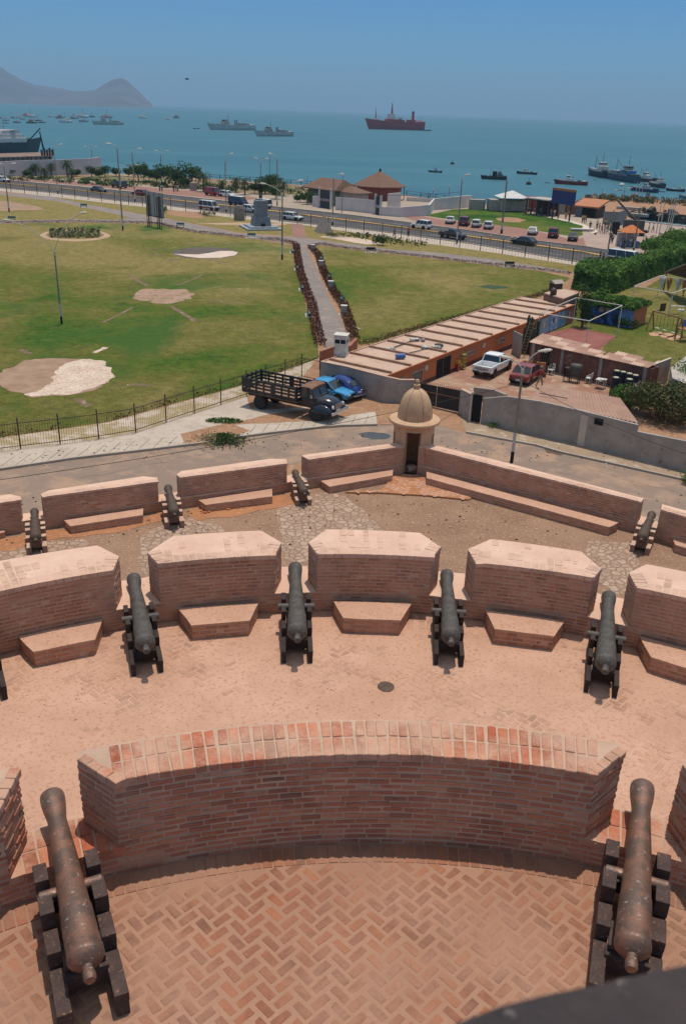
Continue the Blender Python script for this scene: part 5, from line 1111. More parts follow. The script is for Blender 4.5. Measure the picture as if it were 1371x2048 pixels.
tag(bd_.build('flower_bed',LB),'dark straggly flower bed beside the road fence','flower bed',kind='stuff')
bd_=MB()
for i in range(900):
    x,y=150+rnd.uniform(-1,1)*50,470+rnd.uniform(-1,1)*6.5; c=P(x,y); leafquad(bd_,Vector((c.x,c.y,ZS+rnd.random()*.7)),.55)
tag(bd_.build('ring_planting',LD),'tall grassy plants filling the far ring bed of the lawn','plants',kind='stuff')
# cut grass heap on the kerb
gh_=MB(); c0=P(443,882)
for i in range(2600):
    a=rnd.random()*6.28; r_=abs(rnd.gauss(0,.55)); p=Vector((c0.x+r_*1.5*math.cos(a),c0.y+r_*1.2*math.sin(a),ZS+.05+.42*math.exp(-r_*r_*1.6)*rnd.random())); gr=rnd.random()*.45 if p.x>c0.x-.3 else .55+rnd.random()*.45
    leafquad(gh_,p,.17,None,gr)
tag(gh_.build('cut_grass_heap',LD),'heap of cut grass and straw dumped on the kerb of the street','grass heap')
gh_=MB(); c0=P(448,843)
for i in range(700):
    a=rnd.random()*6.28; r_=rnd.random()**.5*1.0; gh_ and leafquad(gh_,Vector((c0.x+r_*1.3*math.cos(a),c0.y+r_*.55*math.sin(a),ZS+.05+.08*rnd.random())),.14,None,.25+rnd.random()*.15)
tag(gh_.build('grass_tuft',LH),'flat green tuft of grass on the pavement near the stake truck','grass')
# big clipped ficus hedge and trees at the right
def hedge(px_front,px_back,h,label,mat,n,leaf,z=ZS,name='big_hedge'):
    F_=[P(x,y,z) for x,y in px_front]; B_=[P(x,y,z) for x,y in px_back]
    g=thing(name,tuple((F_[0]+B_[0])/2),0,label,'hedge'); g.location=(0,0,0)
    b=MB()
    tot=len(F_)-1
    for _ in range(n):
        i=rnd.randrange(tot); f=rnd.random(); a=F_[i].lerp(F_[i+1],f); c=B_[i].lerp(B_[i+1],f); d=(c-a); k=rnd.random()
        hh=h*(1+.12*mnoise.noise(Vector((a.x*.25,a.y*.25,0))))
        lump=.55*mnoise.noise(Vector((a.x*.6,a.y*.6,k*4)))+.3*mnoise.noise(Vector((a.x*1.8,a.y*1.8,k*9)))
        u=d.normalized()
        if k<.42: zz=hh*rnd.random()**.8; p=a+u*(-.25-lump*1.5+rnd.random()*.6+1.9*(zz/hh)**1.5); nr=-u+Vector((0,0,.8))
        elif k<.92: p=a+d*rnd.random(); zz=hh+lump*.7-rnd.random()*.35; nr=Vector((0,0,1)); zz-= .6*abs(((p-a).length/d.length)*2-1)**4
        else: p=c+u*(rnd.random()*.4); zz=hh*rnd.random(); nr=u
        tone=.35+.5*mnoise.noise(Vector((p.x*.9,p.y*.9,zz*.9)))+.35*rnd.random()
        leafquad(b,Vector((p.x,p.y,z+max(.05,zz))),leaf,nr,min(1,max(0,tone)))
    b.build('foliage',mat,g)
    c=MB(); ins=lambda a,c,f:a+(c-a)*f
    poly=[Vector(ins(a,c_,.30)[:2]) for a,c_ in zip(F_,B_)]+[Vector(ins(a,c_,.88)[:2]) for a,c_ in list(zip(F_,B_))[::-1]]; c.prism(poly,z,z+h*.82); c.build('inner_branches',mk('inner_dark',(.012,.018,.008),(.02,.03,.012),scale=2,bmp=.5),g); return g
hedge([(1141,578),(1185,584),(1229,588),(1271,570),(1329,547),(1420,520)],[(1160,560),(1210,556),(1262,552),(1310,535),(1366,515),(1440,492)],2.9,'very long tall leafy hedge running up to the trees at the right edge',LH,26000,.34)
for (x,y,h,r,lb) in [(1310,512,478,3.0,'first big leafy tree beyond the end of the tall hedge'),(1352,505,458,3.8,'tallest leafy tree at the right edge beside the flagpoles'),(1400,520,452,4.4,'big leafy tree cut by the right edge above the thatched roof'),(1368,532,488,3.2,'leafy tree hanging over the far end of the tall hedge'),(1440,500,445,5,'big tree at the far right edge of the park')]:
    tree(P(x,y),hgt(x,y,h),r,lb,'big trees at the right edge',LH,n=5200,leaf=.38,trunk=.2,lobes=7)
# foreground bush at the right
c0=P(1322,838); g=tree((c0.x,c0.y,ZS),3.0,2.9,'big tangled bush with brown and green leaves hanging over the grey wall',None,LB,n=9000,leaf=.20,name='bush',trunk=.12,cat='bush',lobes=9)
c0=P(1252,822); tree((c0.x,c0.y,ZS),2.3,1.5,'smaller green bush at the left of the big tangled one',None,LH,n=2600,leaf=.17,name='bush',trunk=.1,cat='bush',lobes=5)
c0=P(1395,800); tree((c0.x,c0.y,ZS),3.4,2.6,'green bush cut by the right edge behind the grey wall',None,LH,n=4200,leaf=.2,name='bush',trunk=.1,cat='bush',lobes=6)
tree(P(1376,968),.8,.6,'small green plant growing on the right pavement',None,LH,n=500,leaf=.12,name='plant',trunk=.1,cat='plant',lobes=3)
tree(P(985,855),.35,.45,'low weed at the foot of the grey wall beside the doorway',None,LH,n=250,leaf=.09,name='weed',trunk=.1,cat='plant',lobes=3)

# ---------------- street lamps ----------------
pole=mk('pole_concrete',(.30,.25,.19),(.24,.19,.14),scale=1,rough=.85,bmp=.2); polew=mk('pole_white',(.60,.56,.50),(.48,.44,.38),scale=2,bmp=.1); lampm=mk('lamp_head',(.55,.50,.42),(.45,.4,.33),scale=3,rough=.5,bmp=0); lens=mk('lamp_lens',(.55,.55,.5),rough=.2,bmp=0)
def lamp(base,toppx,arms,label,z=ZS,white=True,r=.11,headS=1.0,group='street lamps around the park',zb=None,name='street_lamp'):
    "arms: pixel positions of the lamp heads, solved at the height of the pole's own plane"
    b0=P(*base,z); h=hgt(base[0],base[1],toppx[1],z) if toppx[1]>0 else 9
    g=thing(name,tuple(b0),0,label,'street lamp',group); t=MB()
    z0=0
    t.tube((0,0,-.2),(0,0,h),r*1.0,r*.62,12); t.build('pole',pole,g,smooth='auto')
    if white:
        MB().tube((0,0,0),(0,0,.75),r*1.06,r*1.04,12).build('black_band',black,g); MB().tube((0,0,.75),(0,0,1.95),r*1.05,r*.99,12).build('white_band',polew,g)
    if arms: MB().tube((0,0,h-.25),(0,0,h+.1),r*1.0,r*.9,12).build('collar',lampm,g)
    for ax,ay in arms:
        # head lies in the vertical plane through the pole facing the camera side
        d=ray(ax,ay); n=Vector((b0.x,b0.y,0)).normalized(); tt=(b0.x*n.x+b0.y*n.y)/(d.x*n.x+d.y*n.y); q=Vector((d.x*tt,d.y*tt,CZ+d.z*tt))-b0
        p0=Vector((0,0,h)); mid=Vector((q.x*.28,q.y*.28,h+(q.z-h)*.72)); pts=[]
        for k in range(9):
            f=k/8; pts.append(p0*(1-f)**2+mid*2*f*(1-f)+q*f*f)
        MB().path(pts,.032*headS,7).build('arm',lampm,g)
        u=(pts[-1]-pts[-2]); u.z*=.3; u.normalize(); L=.62*headS; s_=Vector((-u.y,u.x,0))
        hd_=MB(); rings=[]
        for f,w,hh in ((-.15,.05,.05),(.05,.09,.08),(.45,.15,.12),(.8,.13,.10),(1,.05,.05)):
            c_=q+u*(f*L); rings.append([c_+s_*(w*headS*math.cos(a))+Vector((0,0,hh*headS*math.sin(a)*(1 if math.sin(a)>0 else .5))) for a in [2*math.pi*i/10 for i in range(10)]])
        hd_.loft(rings); ho=hd_.build('lamp_head',lampm,g,smooth='auto')
        c_=q+u*.5*L+Vector((0,0,-.04*headS)); MB().lathe([(.02,-.06),(.10,-.03),(.11,.02)],12,Q=Matrix.Translation(c_)).build('lens',lens,ho)
    return g
lamp((1022,925),(1046,742),[(1078,703),(1020,717)],'tall two-armed street lamp standing on the street right of the sentry box',r=.105,headS=1.15)
lamp((124,648),(107,505),[(160,427),(20,441)],'two-armed lamp on the left lawn above the two-tone round patch',r=.10)
LM=[((19,424),(13,331),[(4,328),(24,327)],'two-armed lamp near the left edge of the park'),((116.4,388),(109.4,296),[(119,289)],'single-armed lamp by the road left of the palms'),((187,345),(184,298),[(173,293),(189,293)],'two-armed lamp rising from the palms by the white wall'),
((246,461),(236,296),[(222,288)],'very tall lamp on the lawn with its head to the left, left of the billboard'),((242,379),(243,340),[(271,330)],'short lamp on the far sidewalk leaning its arm right'),((270.6,405),(264,305),[(276,297.5)],'lamp with black and white base by the red car'),
((324,368),(321.5,309),[(315,302),(332,302)],'two-armed lamp carrying a reddish basket among the trees'),((452.4,426),(450.5,322),[(459,308)],'lamp with a white base near the maroon minibus'),((521.5,398),(521.5,325),[(515,317.5),(531,317.5)],'two-armed lamp directly behind the monument'),
((554,411.4),(553,318),[(543,308)],'lamp with its head to the left, right of the monument'),((564,519.4),(566,389),[(595,362),(531,368)],'two-armed lamp on the lawn left of the brick footpath'),
((664.5,452),(667.5,356),[(678.7,348)],'lamp with a white base beside the dark gate of the house'),((912.4,488),(919.5,361),[(929,351)],'lamp in front of the black pickup truck'),((1210.6,526),(1224,420),[],'tall bare lamp post beside the plaza at the end of the road fence'),((1265,505),(1279,415),[],'bare lamp post right of the orange-roofed stall'),
((1244.5,403),(1245.7,379),[(1233,380),(1257,376)],'two-armed lamp out on the rocky pier')]
for b_,t_,ar,lb in LM: lamp(b_,t_,ar,lb,r=.13,headS=1.3)
lamp((1001.8,467),(1009.6,361),[],'thick lamp post without a head beside the parked wagon',r=.2)
for b_,t_,lb in [((862.8,421.5),(865.4,378),'thin promenade post at the corner of the white ramp wall'),((895.6,405),(897,372),'thin promenade post by the sea railing right of two people'),((1046,429.6),(1049.6,396),'thin promenade post left of the pergola'),((539,361),(538.7,305),'plain thin mast on the waterfront behind the monument'),((1202,394),(1201,376),'short dark post on the near end of the pier'),((1203.6,411),(1206.6,385),'dark post above the orange kiosk'),((683,426),(684.5,350),'plain post in front of the white compound wall'),((293.5/1+0,353),(294,330),'small dark mast among the left trees'),((614,372),(614.5,350),'little mast by the railing left of the brown-roofed house')]:
    b0=P(*b_); h=max(2.5,hgt(b_[0],b_[1],t_[1])); g=thing('promenade_post',tuple(b0),0,lb,'post','thin posts along the promenade'); MB().tube((0,0,0),(0,0,h),.09,.06,8).build('pole',pole,g); MB().lathe([(.02,-.18),(.16,-.1),(.18,.04),(.02,.14)],10,Q=Matrix.Translation((0,0,h))).build('cap',lampm,g)
for k,(b_,t_) in enumerate([((1267.6,402.5),(1272.8,364)),((1273.7,402.5),(1278,368)),((1280,402.5),(1284,369.5)),((1311,466),(1321,397)),((1317,467.5),(1327,398)),((1332,460.5),(1343,396)),((1336.7,460),(1345.5,398)),((1340.5,459.5),(1349,399))]):
    b0=P(*b_); h=hgt(b_[0],b_[1],t_[1]); lb=['left','middle','right'][k]+' one of the three white flagpoles on the pier' if k<3 else ['first','second','third','fourth','fifth'][k-3]+' from the left of the five tall white flagpoles by the inner basin'
    g=thing('flagpole',tuple(b0),0,lb,'flagpole','white flagpoles'); MB().tube((0,0,0),(0,0,h),.10,.05,8).build('pole',polew,g); MB().lathe([(.02,-.1),(.10,0),(.02,.1)],8,Q=Matrix.Translation((0,0,h))).build('ball',polew,g)

# ---------------- fences ----------------
fm=mk('fence_iron',(.10,.06,.045),(.06,.04,.035),scale=3,rough=.8,bmp=.2)
def fence_line(pts,hs,name,label,step=None,bars=.13,postw=.07,rails=(.12,.9),z=ZS,barw=.014,group=None):
    g=thing(name,tuple(pts[0]),0,label,'fence',group); o=pts[0]
    for i,p in enumerate(pts): 
        q=p-o; MB().box((q.x,q.y,hs/2+.08),(postw,postw,hs+.16)).build('post',fm,g)
    b=MB();r_=MB()
    for i in range(len(pts)-1):
        a=pts[i]-o;c=pts[i+1]-o;L=(c-a).length
        for rr in rails: r_.beam((a.x,a.y,hs*rr),(c.x,c.y,hs*rr),.03,.04)
        if bars:
            n=int(L/bars)
            for k in range(1,n): q=a.lerp(c,k/n); b.box((q.x,q.y,hs/2),(barw,barw,hs*.96))
    r_.build('rail',fm,g)
    if bars: b.build('bars',fm,g)
    return g
fence_line(Q([(-140,921),(-42,909),(42,898),(121,889),(198,878.5),(272,866),(332.6,845.7),(389,827),(442,810),(493,793),(531,780.5),(570,768),(603,757),(639,765)]),1.85,'iron_fence','brown iron bar fence between the park and the street, with square posts',bars=.15)
o0=P(272,866); MB().box((0,0,1.15),(.16,.16,2.4))
rf=Q([(-420,370.5),(-20,382)]+[(28,384.5),(60,387.5),(93,391),(138,396),(166,399),(256,409),(338,418.5),(390,424.5),(465.5,434),(545,444),(584.5,446.5),(625,454),(670,459.5),(717,466),(765,472.5),(815.5,479.5),(869,487),(923,495.5),(979.5,504),(1009,508),(1090,520),(1162.5,531),(1196,533)])
tot=[0]
for i in range(len(rf)-1): tot.append(tot[-1]+(rf[i+1]-rf[i]).length)
def atl(L,cum,s):
    for i in range(len(L)-1):
        if s<=cum[i+1]: return L[i].lerp(L[i+1],(s-cum[i])/(cum[i+1]-cum[i]))
    return L[-1]
s0=tot[1]-15; n_=int((tot[-1]-s0)/4.05); fence_line([atl(rf,tot,s0+(tot[-1]-s0)*k/n_) for k in range(n_+1)],2.1,'road_fence','long open iron fence of thin posts along the coastal road',bars=.55,postw=.13,rails=(.9,),barw=.03)
rl=Q([(420,357),(480,361),(540,366),(602,369.5),(640,373.5)]); rl2=Q([(812,391),(840,395),(870,398.5),(905,403),(940,406.5),(990,411),(1030,414),(1093,418)])
for L,lb in((rl,'dark sea railing behind the palms'),(rl2,'dark sea railing right of the round-roofed house')):
    g=thing('sea_railing',tuple(L[0]),0,lb,'railing','railings along the sea'); o=L[0]
    for i in range(len(L)-1):
        n_=max(1,int((L[i+1]-L[i]).length/3))
        for k in range(n_):
            q=L[i].lerp(L[i+1],k/n_)-o; MB().box((q.x,q.y,.6),(.16,.16,1.2)).build('post',black,g)
    b=MB()
    for i in range(len(L)-1):
        a=L[i]-o;c=L[i+1]-o
        for z in(.55,1.15): b.beam((a.x,a.y,z),(c.x,c.y,z),.07,.07)
    b.build('rail',black,g)
# ---------------- the yard, its wall, gate and low buildings ----------------
greyw=mk('grey_render',(.40,.345,.30),(.30,.255,.22),scale=.9,rough=.95,bmp=.9,bd=.02,coord='pos',c3=(.20,.13,.09),s3=1.6,l3=.62,h3=.78)
orange=mk('orange_wall',(.50,.155,.055),(.44,.14,.055),scale=.8,rough=.85,bmp=.15,coord='pos')
mar_=mk('maroon_dado',(.12,.05,.04),bmp=.1); roofc=mk('roof_concrete',(.54,.38,.285),(.46,.31,.23),scale=.5,rough=.95,bmp=.4,coord='pos',c3=(.36,.22,.15),s3=2.2,l3=.60,h3=.72)
ribm=mk('roof_rib',(.30,.16,.10),(.38,.24,.16),scale=1.5,bmp=.3,coord='pos'); terra=mk('terracotta',(.36,.15,.085),(.30,.12,.07),scale=1,bmp=.3,coord='pos')
def wallrun(px,h,w,name,label,mat,z=ZS,cap=None,group=None,zs=None):
    q=[P(x,y,z) for x,y in px]; g=thing(name,tuple(q[0]),0,label,'wall',group); b=MB(); c=MB(); o=q[0]
    inn=[Vector((p-o)[:2]) for p in q]; n=len(inn); out=[]
    for i,p in enumerate(inn):
        a=inn[max(0,i-1)];e=inn[min(n-1,i+1)];d=(e-a).normalized(); out.append(p+Vector((-d.y,d.x))*w)
    for i in range(n-1):
        h0,h1=(h[i],h[i+1]) if isinstance(h,(list,tuple)) else (h,h)
        a,e,f,k=inn[i],inn[i+1],out[i+1],out[i]
        b.add([(*a,-.1),(*e,-.1),(*f,-.1),(*k,-.1),(*a,h0),(*e,h1),(*f,h1),(*k,h0)],[(0,1,5,4),(1,2,6,5),(2,3,7,6),(3,0,4,7),(4,5,6,7)])
        if cap:
            m_=(e-a).normalized(); s_=Vector((-m_.y,m_.x)); a2,e2,f2,k2=a-s_*.03,e-s_*.03,f+s_*.03,k+s_*.03
            c.add([(*a2,h0+.003),(*e2,h1+.003),(*f2,h1+.003),(*k2,h0+.003),(*a2,h0+.06),(*e2,h1+.06),(*f2,h1+.06),(*k2,h0+.06)],[(3,2,1,0),(0,1,5,4),(1,2,6,5),(2,3,7,6),(3,0,4,7),(4,5,6,7)])
    b.build('wall',mat,g); 
    if cap: c.build('cap',cap,g)
    return g
hw_=lambda xb,yb,yt:hgt(xb,yb,yt)
# ground surfaces of the yard
lay('yard_floor',[(770,770),(850,765),(940,712),(1010,700),(1060,715),(1110,740),(1230,778),(1290,765),(1300,800),(1280,850),(1058,800),(1006,838),(960,850),(936,843),(915,827),(856,812),(800,805)],yard,.03)
lay('court',[(1085,669),(1147,655),(1232,673),(1206,693),(1180,712),(1130,705),(1060,690)],mk('court_red',(.23,.075,.06),(.28,.11,.085),scale=.5,rough=.9,bmp=.2,coord='pos'),.034)
lay('lawn',[(1082,668),(1148,600),(1190,575),(1290,575),(1340,545),(1500,520),(1600,720),(1420,770),(1330,760),(1260,725),(1190,720),(1206,693),(1232,673),(1147,655)],G2,.022)
for k,(x,y,rx,ry) in enumerate([(1311,668,14,4.5),(1332,671,15,5),(1347,676,14,5)]): lay('worn_ground',ell(x,y,rx,ry,16),mk('worn_earth',(.50,.29,.17),(.42,.24,.14),scale=1,bmp=.4,coord='pos'),.028,jg=(.3,.15,1.2),seed=k)
# grey street wall
g1=[(640,772),(690,783),(737,796),(766,804),(798,806.5),(826,806)]
wallrun(g1,[hw_(640,772,724),hw_(690,783,734),hw_(737,796,746.5),hw_(766,804,754),hw_(798,806.5,761),hw_(826,806,761)],.2,'street_wall','rough grey rendered wall behind the dark blue vintage car',greyw,cap=roofc)
gp=[(915.7,826.5),(936.7,842)]; wallrun(gp,[hw_(915.7,826.5,779),hw_(936.7,842,790)],.25,'gate_pier','grey wall pier between the black gate and the narrow doorway',greyw,cap=roofc)
hR=hw_(1152,890,822)
wallrun([(960,846),(1006,857),(1072,872),(1152.5,890),(1262,918)],[hw_(960,846,797),hw_(1006,857,793),hw_(1072,872,803),hw_(1152,890,822),hw_(1262,918,850)],.2,'street_wall','long peeling grey wall with a white painted strip, right of the narrow doorway',greyw,cap=None)
wallrun([(1262,918),(1371,945),(1800,1052)],[hw_(1262,918,863),hw_(1371,945,885),hw_(1371,945,885)],.2,'street_wall','lower grey wall running out of the right edge under the tangled bush',greyw)
a_=P(1152.5,890);b_=P(1166,893.3); d=(b_-a_).normalized(); tag(MB().beam((a_.x-d.y*-.0+d.y*.012,a_.y-d.x*.012,ZS+1.05),(b_.x+d.y*.012,b_.y-d.x*.012,ZS+1.05),.03,2.1).build('painted_strip',conc2),'whitish painted vertical strip on the long grey wall','wall paint')
a_=P(1179,897);b_=P(1196,901); d=(b_-a_).normalized(); tag(MB().beam((a_.x+d.y*.012,a_.y-d.x*.012,ZS+1.9),(b_.x+d.y*.012,b_.y-d.x*.012,ZS+1.9),.03,.42).build('wall_opening',M['dark']),'small dark square opening in the long grey wall','opening')
# black gate
A,B_=P(826,806),P(915.7,826.5); g=thing('metal_gate',tuple(A),0,'black double metal gate with a spiked top between the grey walls','gate'); v=B_-A; H1,H2=hw_(835,808,766),hw_(915.7,826.5,781)
b=MB(); u=v.normalized(); nn=Vector((-u.y,u.x,0))
for f0,f1 in ((0,.495),(.505,1)):
    p,q=v*f0,v*f1; h0,h1=H1+(H2-H1)*f0,H1+(H2-H1)*f1; b.add([(p.x,p.y,.08),(q.x,q.y,.08),(q.x,q.y,h1),(p.x,p.y,h0),(p.x+nn.x*.04,p.y+nn.y*.04,.08),(q.x+nn.x*.04,q.y+nn.y*.04,.08),(q.x+nn.x*.04,q.y+nn.y*.04,h1),(p.x+nn.x*.04,p.y+nn.y*.04,h0)],[(0,1,2,3),(5,4,7,6),(3,2,6,7),(1,5,6,2),(4,0,3,7)])
b.build('leaf',mk('gate_black',(.022,.02,.02),(.04,.035,.033),scale=1,rough=.6,bmp=.2),g)
b=MB(); n=int(v.length/.16)
for k in range(n+1): p=v*(k/n); hh=H1+(H2-H1)*k/n; b.lathe([(.018,hh-.02),(.018,hh+.12),(.002,hh+.24)],5,Q=Matrix.Translation((p.x,p.y,0)))
for hh in(.12,1.1): b.beam((0-u.y*-.0,0,hh),(v.x,v.y,hh),.07,.05)
b.build('spikes',terra,g)
# doorway with white jamb
A,B_=P(937.5,842),P(960,847); g=thing('doorway',tuple(A),0,'narrow dark doorway with a white jamb in the grey wall','doorway'); v=B_-A
MB().beam((0,0,1.05),(.001+v.normalized().x*.10,v.normalized().y*.10,1.05),.28,2.15).build('jamb',conc2,g); MB().beam((v.x*.1,v.y*.1+.05,1.0),(v.x*.95,v.y*.95+.05,1.0),.05,2.0).build('door',M['dark'],g)
wallrun([(944,800),(985,806),(1006,815)],1.0,.2,'inner_wall','low grey wall stub behind the narrow doorway',greyw)
# long orange building: right wall line and left edge line taken at their own heights
hO=1.8; ZO=ZS+hO
RT=[P(771,754.5,ZO),P(1147,611,ZO)]; LT=[P(702,707,ZO),P(1100,589,ZO)]
ux=(RT[1]-RT[0]).normalized(); W_=max(2.5,abs((LT[0]-RT[0]).dot(Vector((-ux.y,ux.x,0)))))
A=RT[0].copy(); A.z=ZS; L_=(RT[1]-RT[0]).length; hdg=math.atan2(-ux.x,ux.y)
g=thing('orange_building',tuple(A),hdg,'long low orange building with a ribbed flat concrete roof','building')   # local: +Y along, -X towards the lawn
MB().box((-W_/2,L_/2,hO/2-.03),(W_-.02,L_-.02,hO-.06)).build('walls',orange,g)
MB().box((.012,L_/2-3,.16),(.03,L_-6,.34)).build('dado',mar_,g)
b=MB(); b.box((-W_/2,L_/2,hO+.02),(W_+.12,L_+.1,.10)); b.box((.03,L_/2,hO+.05),(.10,L_+.14,.16),m=1); b.box((-W_-.03,L_/2,hO+.05),(.10,L_+.14,.2)); b.build('roof',[roofc,orange],g)
for k in range(13):
    y=.9+k*(L_-1.6)/12.5; MB().box((-W_/2,y,hO+.16),(W_-.2,.17,.17)).build('roof_rib',ribm,g)
def onwall(px,pz,frac=None):
    "local y along the wall for a pixel column at height pz"
    best=min(range(0,2001),key=lambda k:abs(proj(A+ux*(L_*k/2000)+Vector((0,0,pz)))[0]-px)); return L_*best/2000
wf_=mk('frame_pale',(.5,.42,.34),bmp=0)
for x0,x1,z0,z1,kind in [(809,820,1.0,1.75,'window'),(799.5,810.5,.2,1.55,'window'),(822,844,.45,1.65,'window'),(872.5,885,0.05,1.95,'door'),(887,900,.05,1.95,'door'),(927,946.5,1.15,1.6,'window'),(996,1009,1.15,1.6,'window'),(1000,1015,1.2,1.62,'window')][1:7]:
    y0,y1=onwall(x0,(z0+z1)/2),onwall(x1,(z0+z1)/2); z0*=.8;z1*=.8;w=MB().box((.012,(y0+y1)/2,(z0+z1)/2),(.06,y1-y0,z1-z0)).build(kind,glass if kind=='window' else M['dark'],g)
    if kind=='window':
        f=MB()
        for z in(z0,z1): f.box((.03,(y0+y1)/2,z),(.07,y1-y0+.06,.05),m=0)
        for y in(y0,y1): f.box((.03,y,(z0+z1)/2),(.07,.05,z1-z0-.05))
        f.build('frame',wf_,w)
for x,z,t_ in((852,1.3,'round plaque'),(967,1.3,'plaque')):
    y=onwall(x,z); MB().lathe([(.02,.03),(.22,.03),(.24,0)],16,Q=Matrix.Translation((.012,y,z))@Matrix.Rotation(R(90),4,'Y')).build('round_plaque',conc2,g)
# painted panels on the far end of the wall
pm_=[mk('mural_'+str(i),c,c2,scale=1.4,bmp=0,lo=.42,hi=.58,c3=c3,s3=2.6,l3=.6,h3=.63) for i,(c,c2,c3) in enumerate([((.10,.28,.45),(.30,.40,.42),(.55,.40,.12)),((.30,.30,.42),(.12,.32,.50),(.7,.65,.6)),((.07,.28,.5),(.12,.36,.48),(.6,.42,.08)),((.45,.10,.07),(.42,.13,.09),(.6,.5,.4))])]
ys=[onwall(x,1.1) for x in(1078,1100,1118,1132,1147)]
mg=thing('mural_wall',tuple(A),hdg,'painted wall panels in blue, lilac and red at the far end of the orange building','mural')
for i in range(4): MB().box((.05,(ys[i]+ys[i+1])/2,.88),(.06,ys[i+1]-ys[i]-.04,1.6)).build('painted_panel',pm_[i],mg)
rr3=random.Random(3)
for i,c in ((0,(.9,.7,.1)),(1,(.8,.78,.75)),(1,(.05,.05,.06)),(2,(.85,.6,.1)),(2,(.75,.3,.1)),(3,(.75,.7,.62))):
    y=ys[i]+(ys[i+1]-ys[i])*rr3.uniform(.25,.75); z=rr3.uniform(.6,1.3); MB().lathe([(.02,.045),(rr3.uniform(.13,.24),.045),(.2,.03)],12,Q=Matrix.Translation((.05,y,z))@Matrix.Rotation(R(90),4,'Y')@Matrix.Diagonal((1.5,.8,1,1))).build('painted_figure',mk('fig%d%d'%(i,int(c[0]*100)),c,bmp=0),mg)
# front bay with its flat roof between the wall and the building
zf=ZS+1.62; q=[P(x,y,zf) for x,y in ((643,731),(700,743),(771,758.5),(798,746),(806,737),(703,712),(668,718))]
g=thing('front_annex',(0,0,0),0,'flat concrete-roofed annex behind the grey wall with a hose lying on it','building'); s=MB(); s.prism([p[:2] for p in q],ZS,zf-.1); s.build('walls',terra,g); s=MB(); s.prism([p[:2] for p in q],zf-.09,zf+.03); s.build('roof',roofc,g)
hs=[P(x,y,zf+.06) for x,y in ((704,709),(722,713),(735,722),(738,731),(752,737),(786,741.5))]; tag(MB().path(hs,.035,6).build('hose',black),'dark hose curling over the flat roof beside the guard hut','hose')
hb=P(735,734.5,zf+.05); tag(MB().box((0,0,.06),(.75,.45,.12),rz=.2).build('roof_hatch',conk,loc=hb),'flat grey hatch on the annex roof by the hose','hatch')
# terracotta walls beside the hut and guard hut
wallrun([(641,737),(667,727)],1.45,.15,'side_wall','plain terracotta wall left of the white guard hut',terra)
wallrun([(699,722),(714,705)],1.3,.25,'side_wall','small terracotta pier right of the white guard hut',terra)
c0=(P(683,724,zf+.03)+P(680,708,zf+.03))/2; hh=1.95
g=thing('guard_hut',tuple(c0),R(-12),'small white guard hut with a dark window band on the flat roof','guard hut')
hw2=mk('hut_white',(.62,.60,.55),(.50,.46,.40),scale=2,bmp=.3,c3=(.08,.08,.08),s3=4,l3=.66,h3=.69); MB().box((0,0,.62),(.95,.95,1.24)).build('walls',hw2,g,bevel=.01); MB().box((0,0,1.40),(.90,.90,.32)).build('window_band',glass,g)
b=MB()
for x in(-.45,0,.45):
    for y in(-.45,0,.45):
        if abs(x)+abs(y)>0: b.box((x,y,1.4),(.05,.05,.36))
b.build('mullions',hw2,g); b=MB(); b.box((0,0,1.72),(1.0,1.0,.30)); b.box((0,0,1.90),(1.1,1.1,.06)); b.build('roof',hw2,g,bevel=.01)
# things lying on the long roof
bz=ZO+.12
def tube_on(px,r,mat,name,label,cat,z=bz):
    return tag(MB().path([P(x,y,z+r) for x,y in px],r,7).build(name,mat),label,cat)
tube_on([(778,698),(800,690),(815,684),(833,681)],.05,M['wood_dark'],'pole','dark pole lying across the long ribbed roof','pole')
tube_on([(795,711),(830,703),(852,697),(876,692)],.04,M['wood_dark'],'pole','second thin pole on the ribbed roof beside the cloth bundle','pole')
c0=P(800,712,bz+.2); g=thing('blue_drum',tuple(c0),.3,'blue plastic drum lying on the ribbed roof','drum'); MB().tube((-.38,0,0),(.38,0,0),.2,.2,16).build('body',paint('drum_blue',(.03,.10,.32),rough=.5),g,bevel=.02)
def bundle(px,sz,mat,label,seed,z=bz):
    c=P(*px,z); b=MB()
    for k in range(7):
        rr=random.Random(seed*9+k); rings=[]; cx=rr.uniform(-sz,sz); cy=rr.uniform(-.25,.25)*sz
        b.lathe([(.03,0),(sz*.35,.03),(sz*.38,.1),(sz*.22,.2),(.03,.23)],9,Q=Matrix.Translation((cx,cy,0))@Matrix.Rotation(rr.uniform(-.4,.4),4,'X'))
    return tag(b.build('cloth_bundle',mat,smooth=True,loc=c),label,'cloth')
cw=mk('cloth_bundle',(.62,.60,.56),(.2,.19,.18),scale=3,bmp=.3,lo=.45,hi=.55)
bundle((833,681),.55,cw,'white cloth bundle on the ribbed roof by the dark pole',1); bundle((860,697),.75,cw,'long black and white cloth bundle in the middle of the ribbed roof',2); bundle((784,700),.4,cw,'small pale cloth bundle near the blue drum',3); bundle((878,692),.45,M['iron'],'dark bundle at the right end of the cloths on the ribbed roof',4)
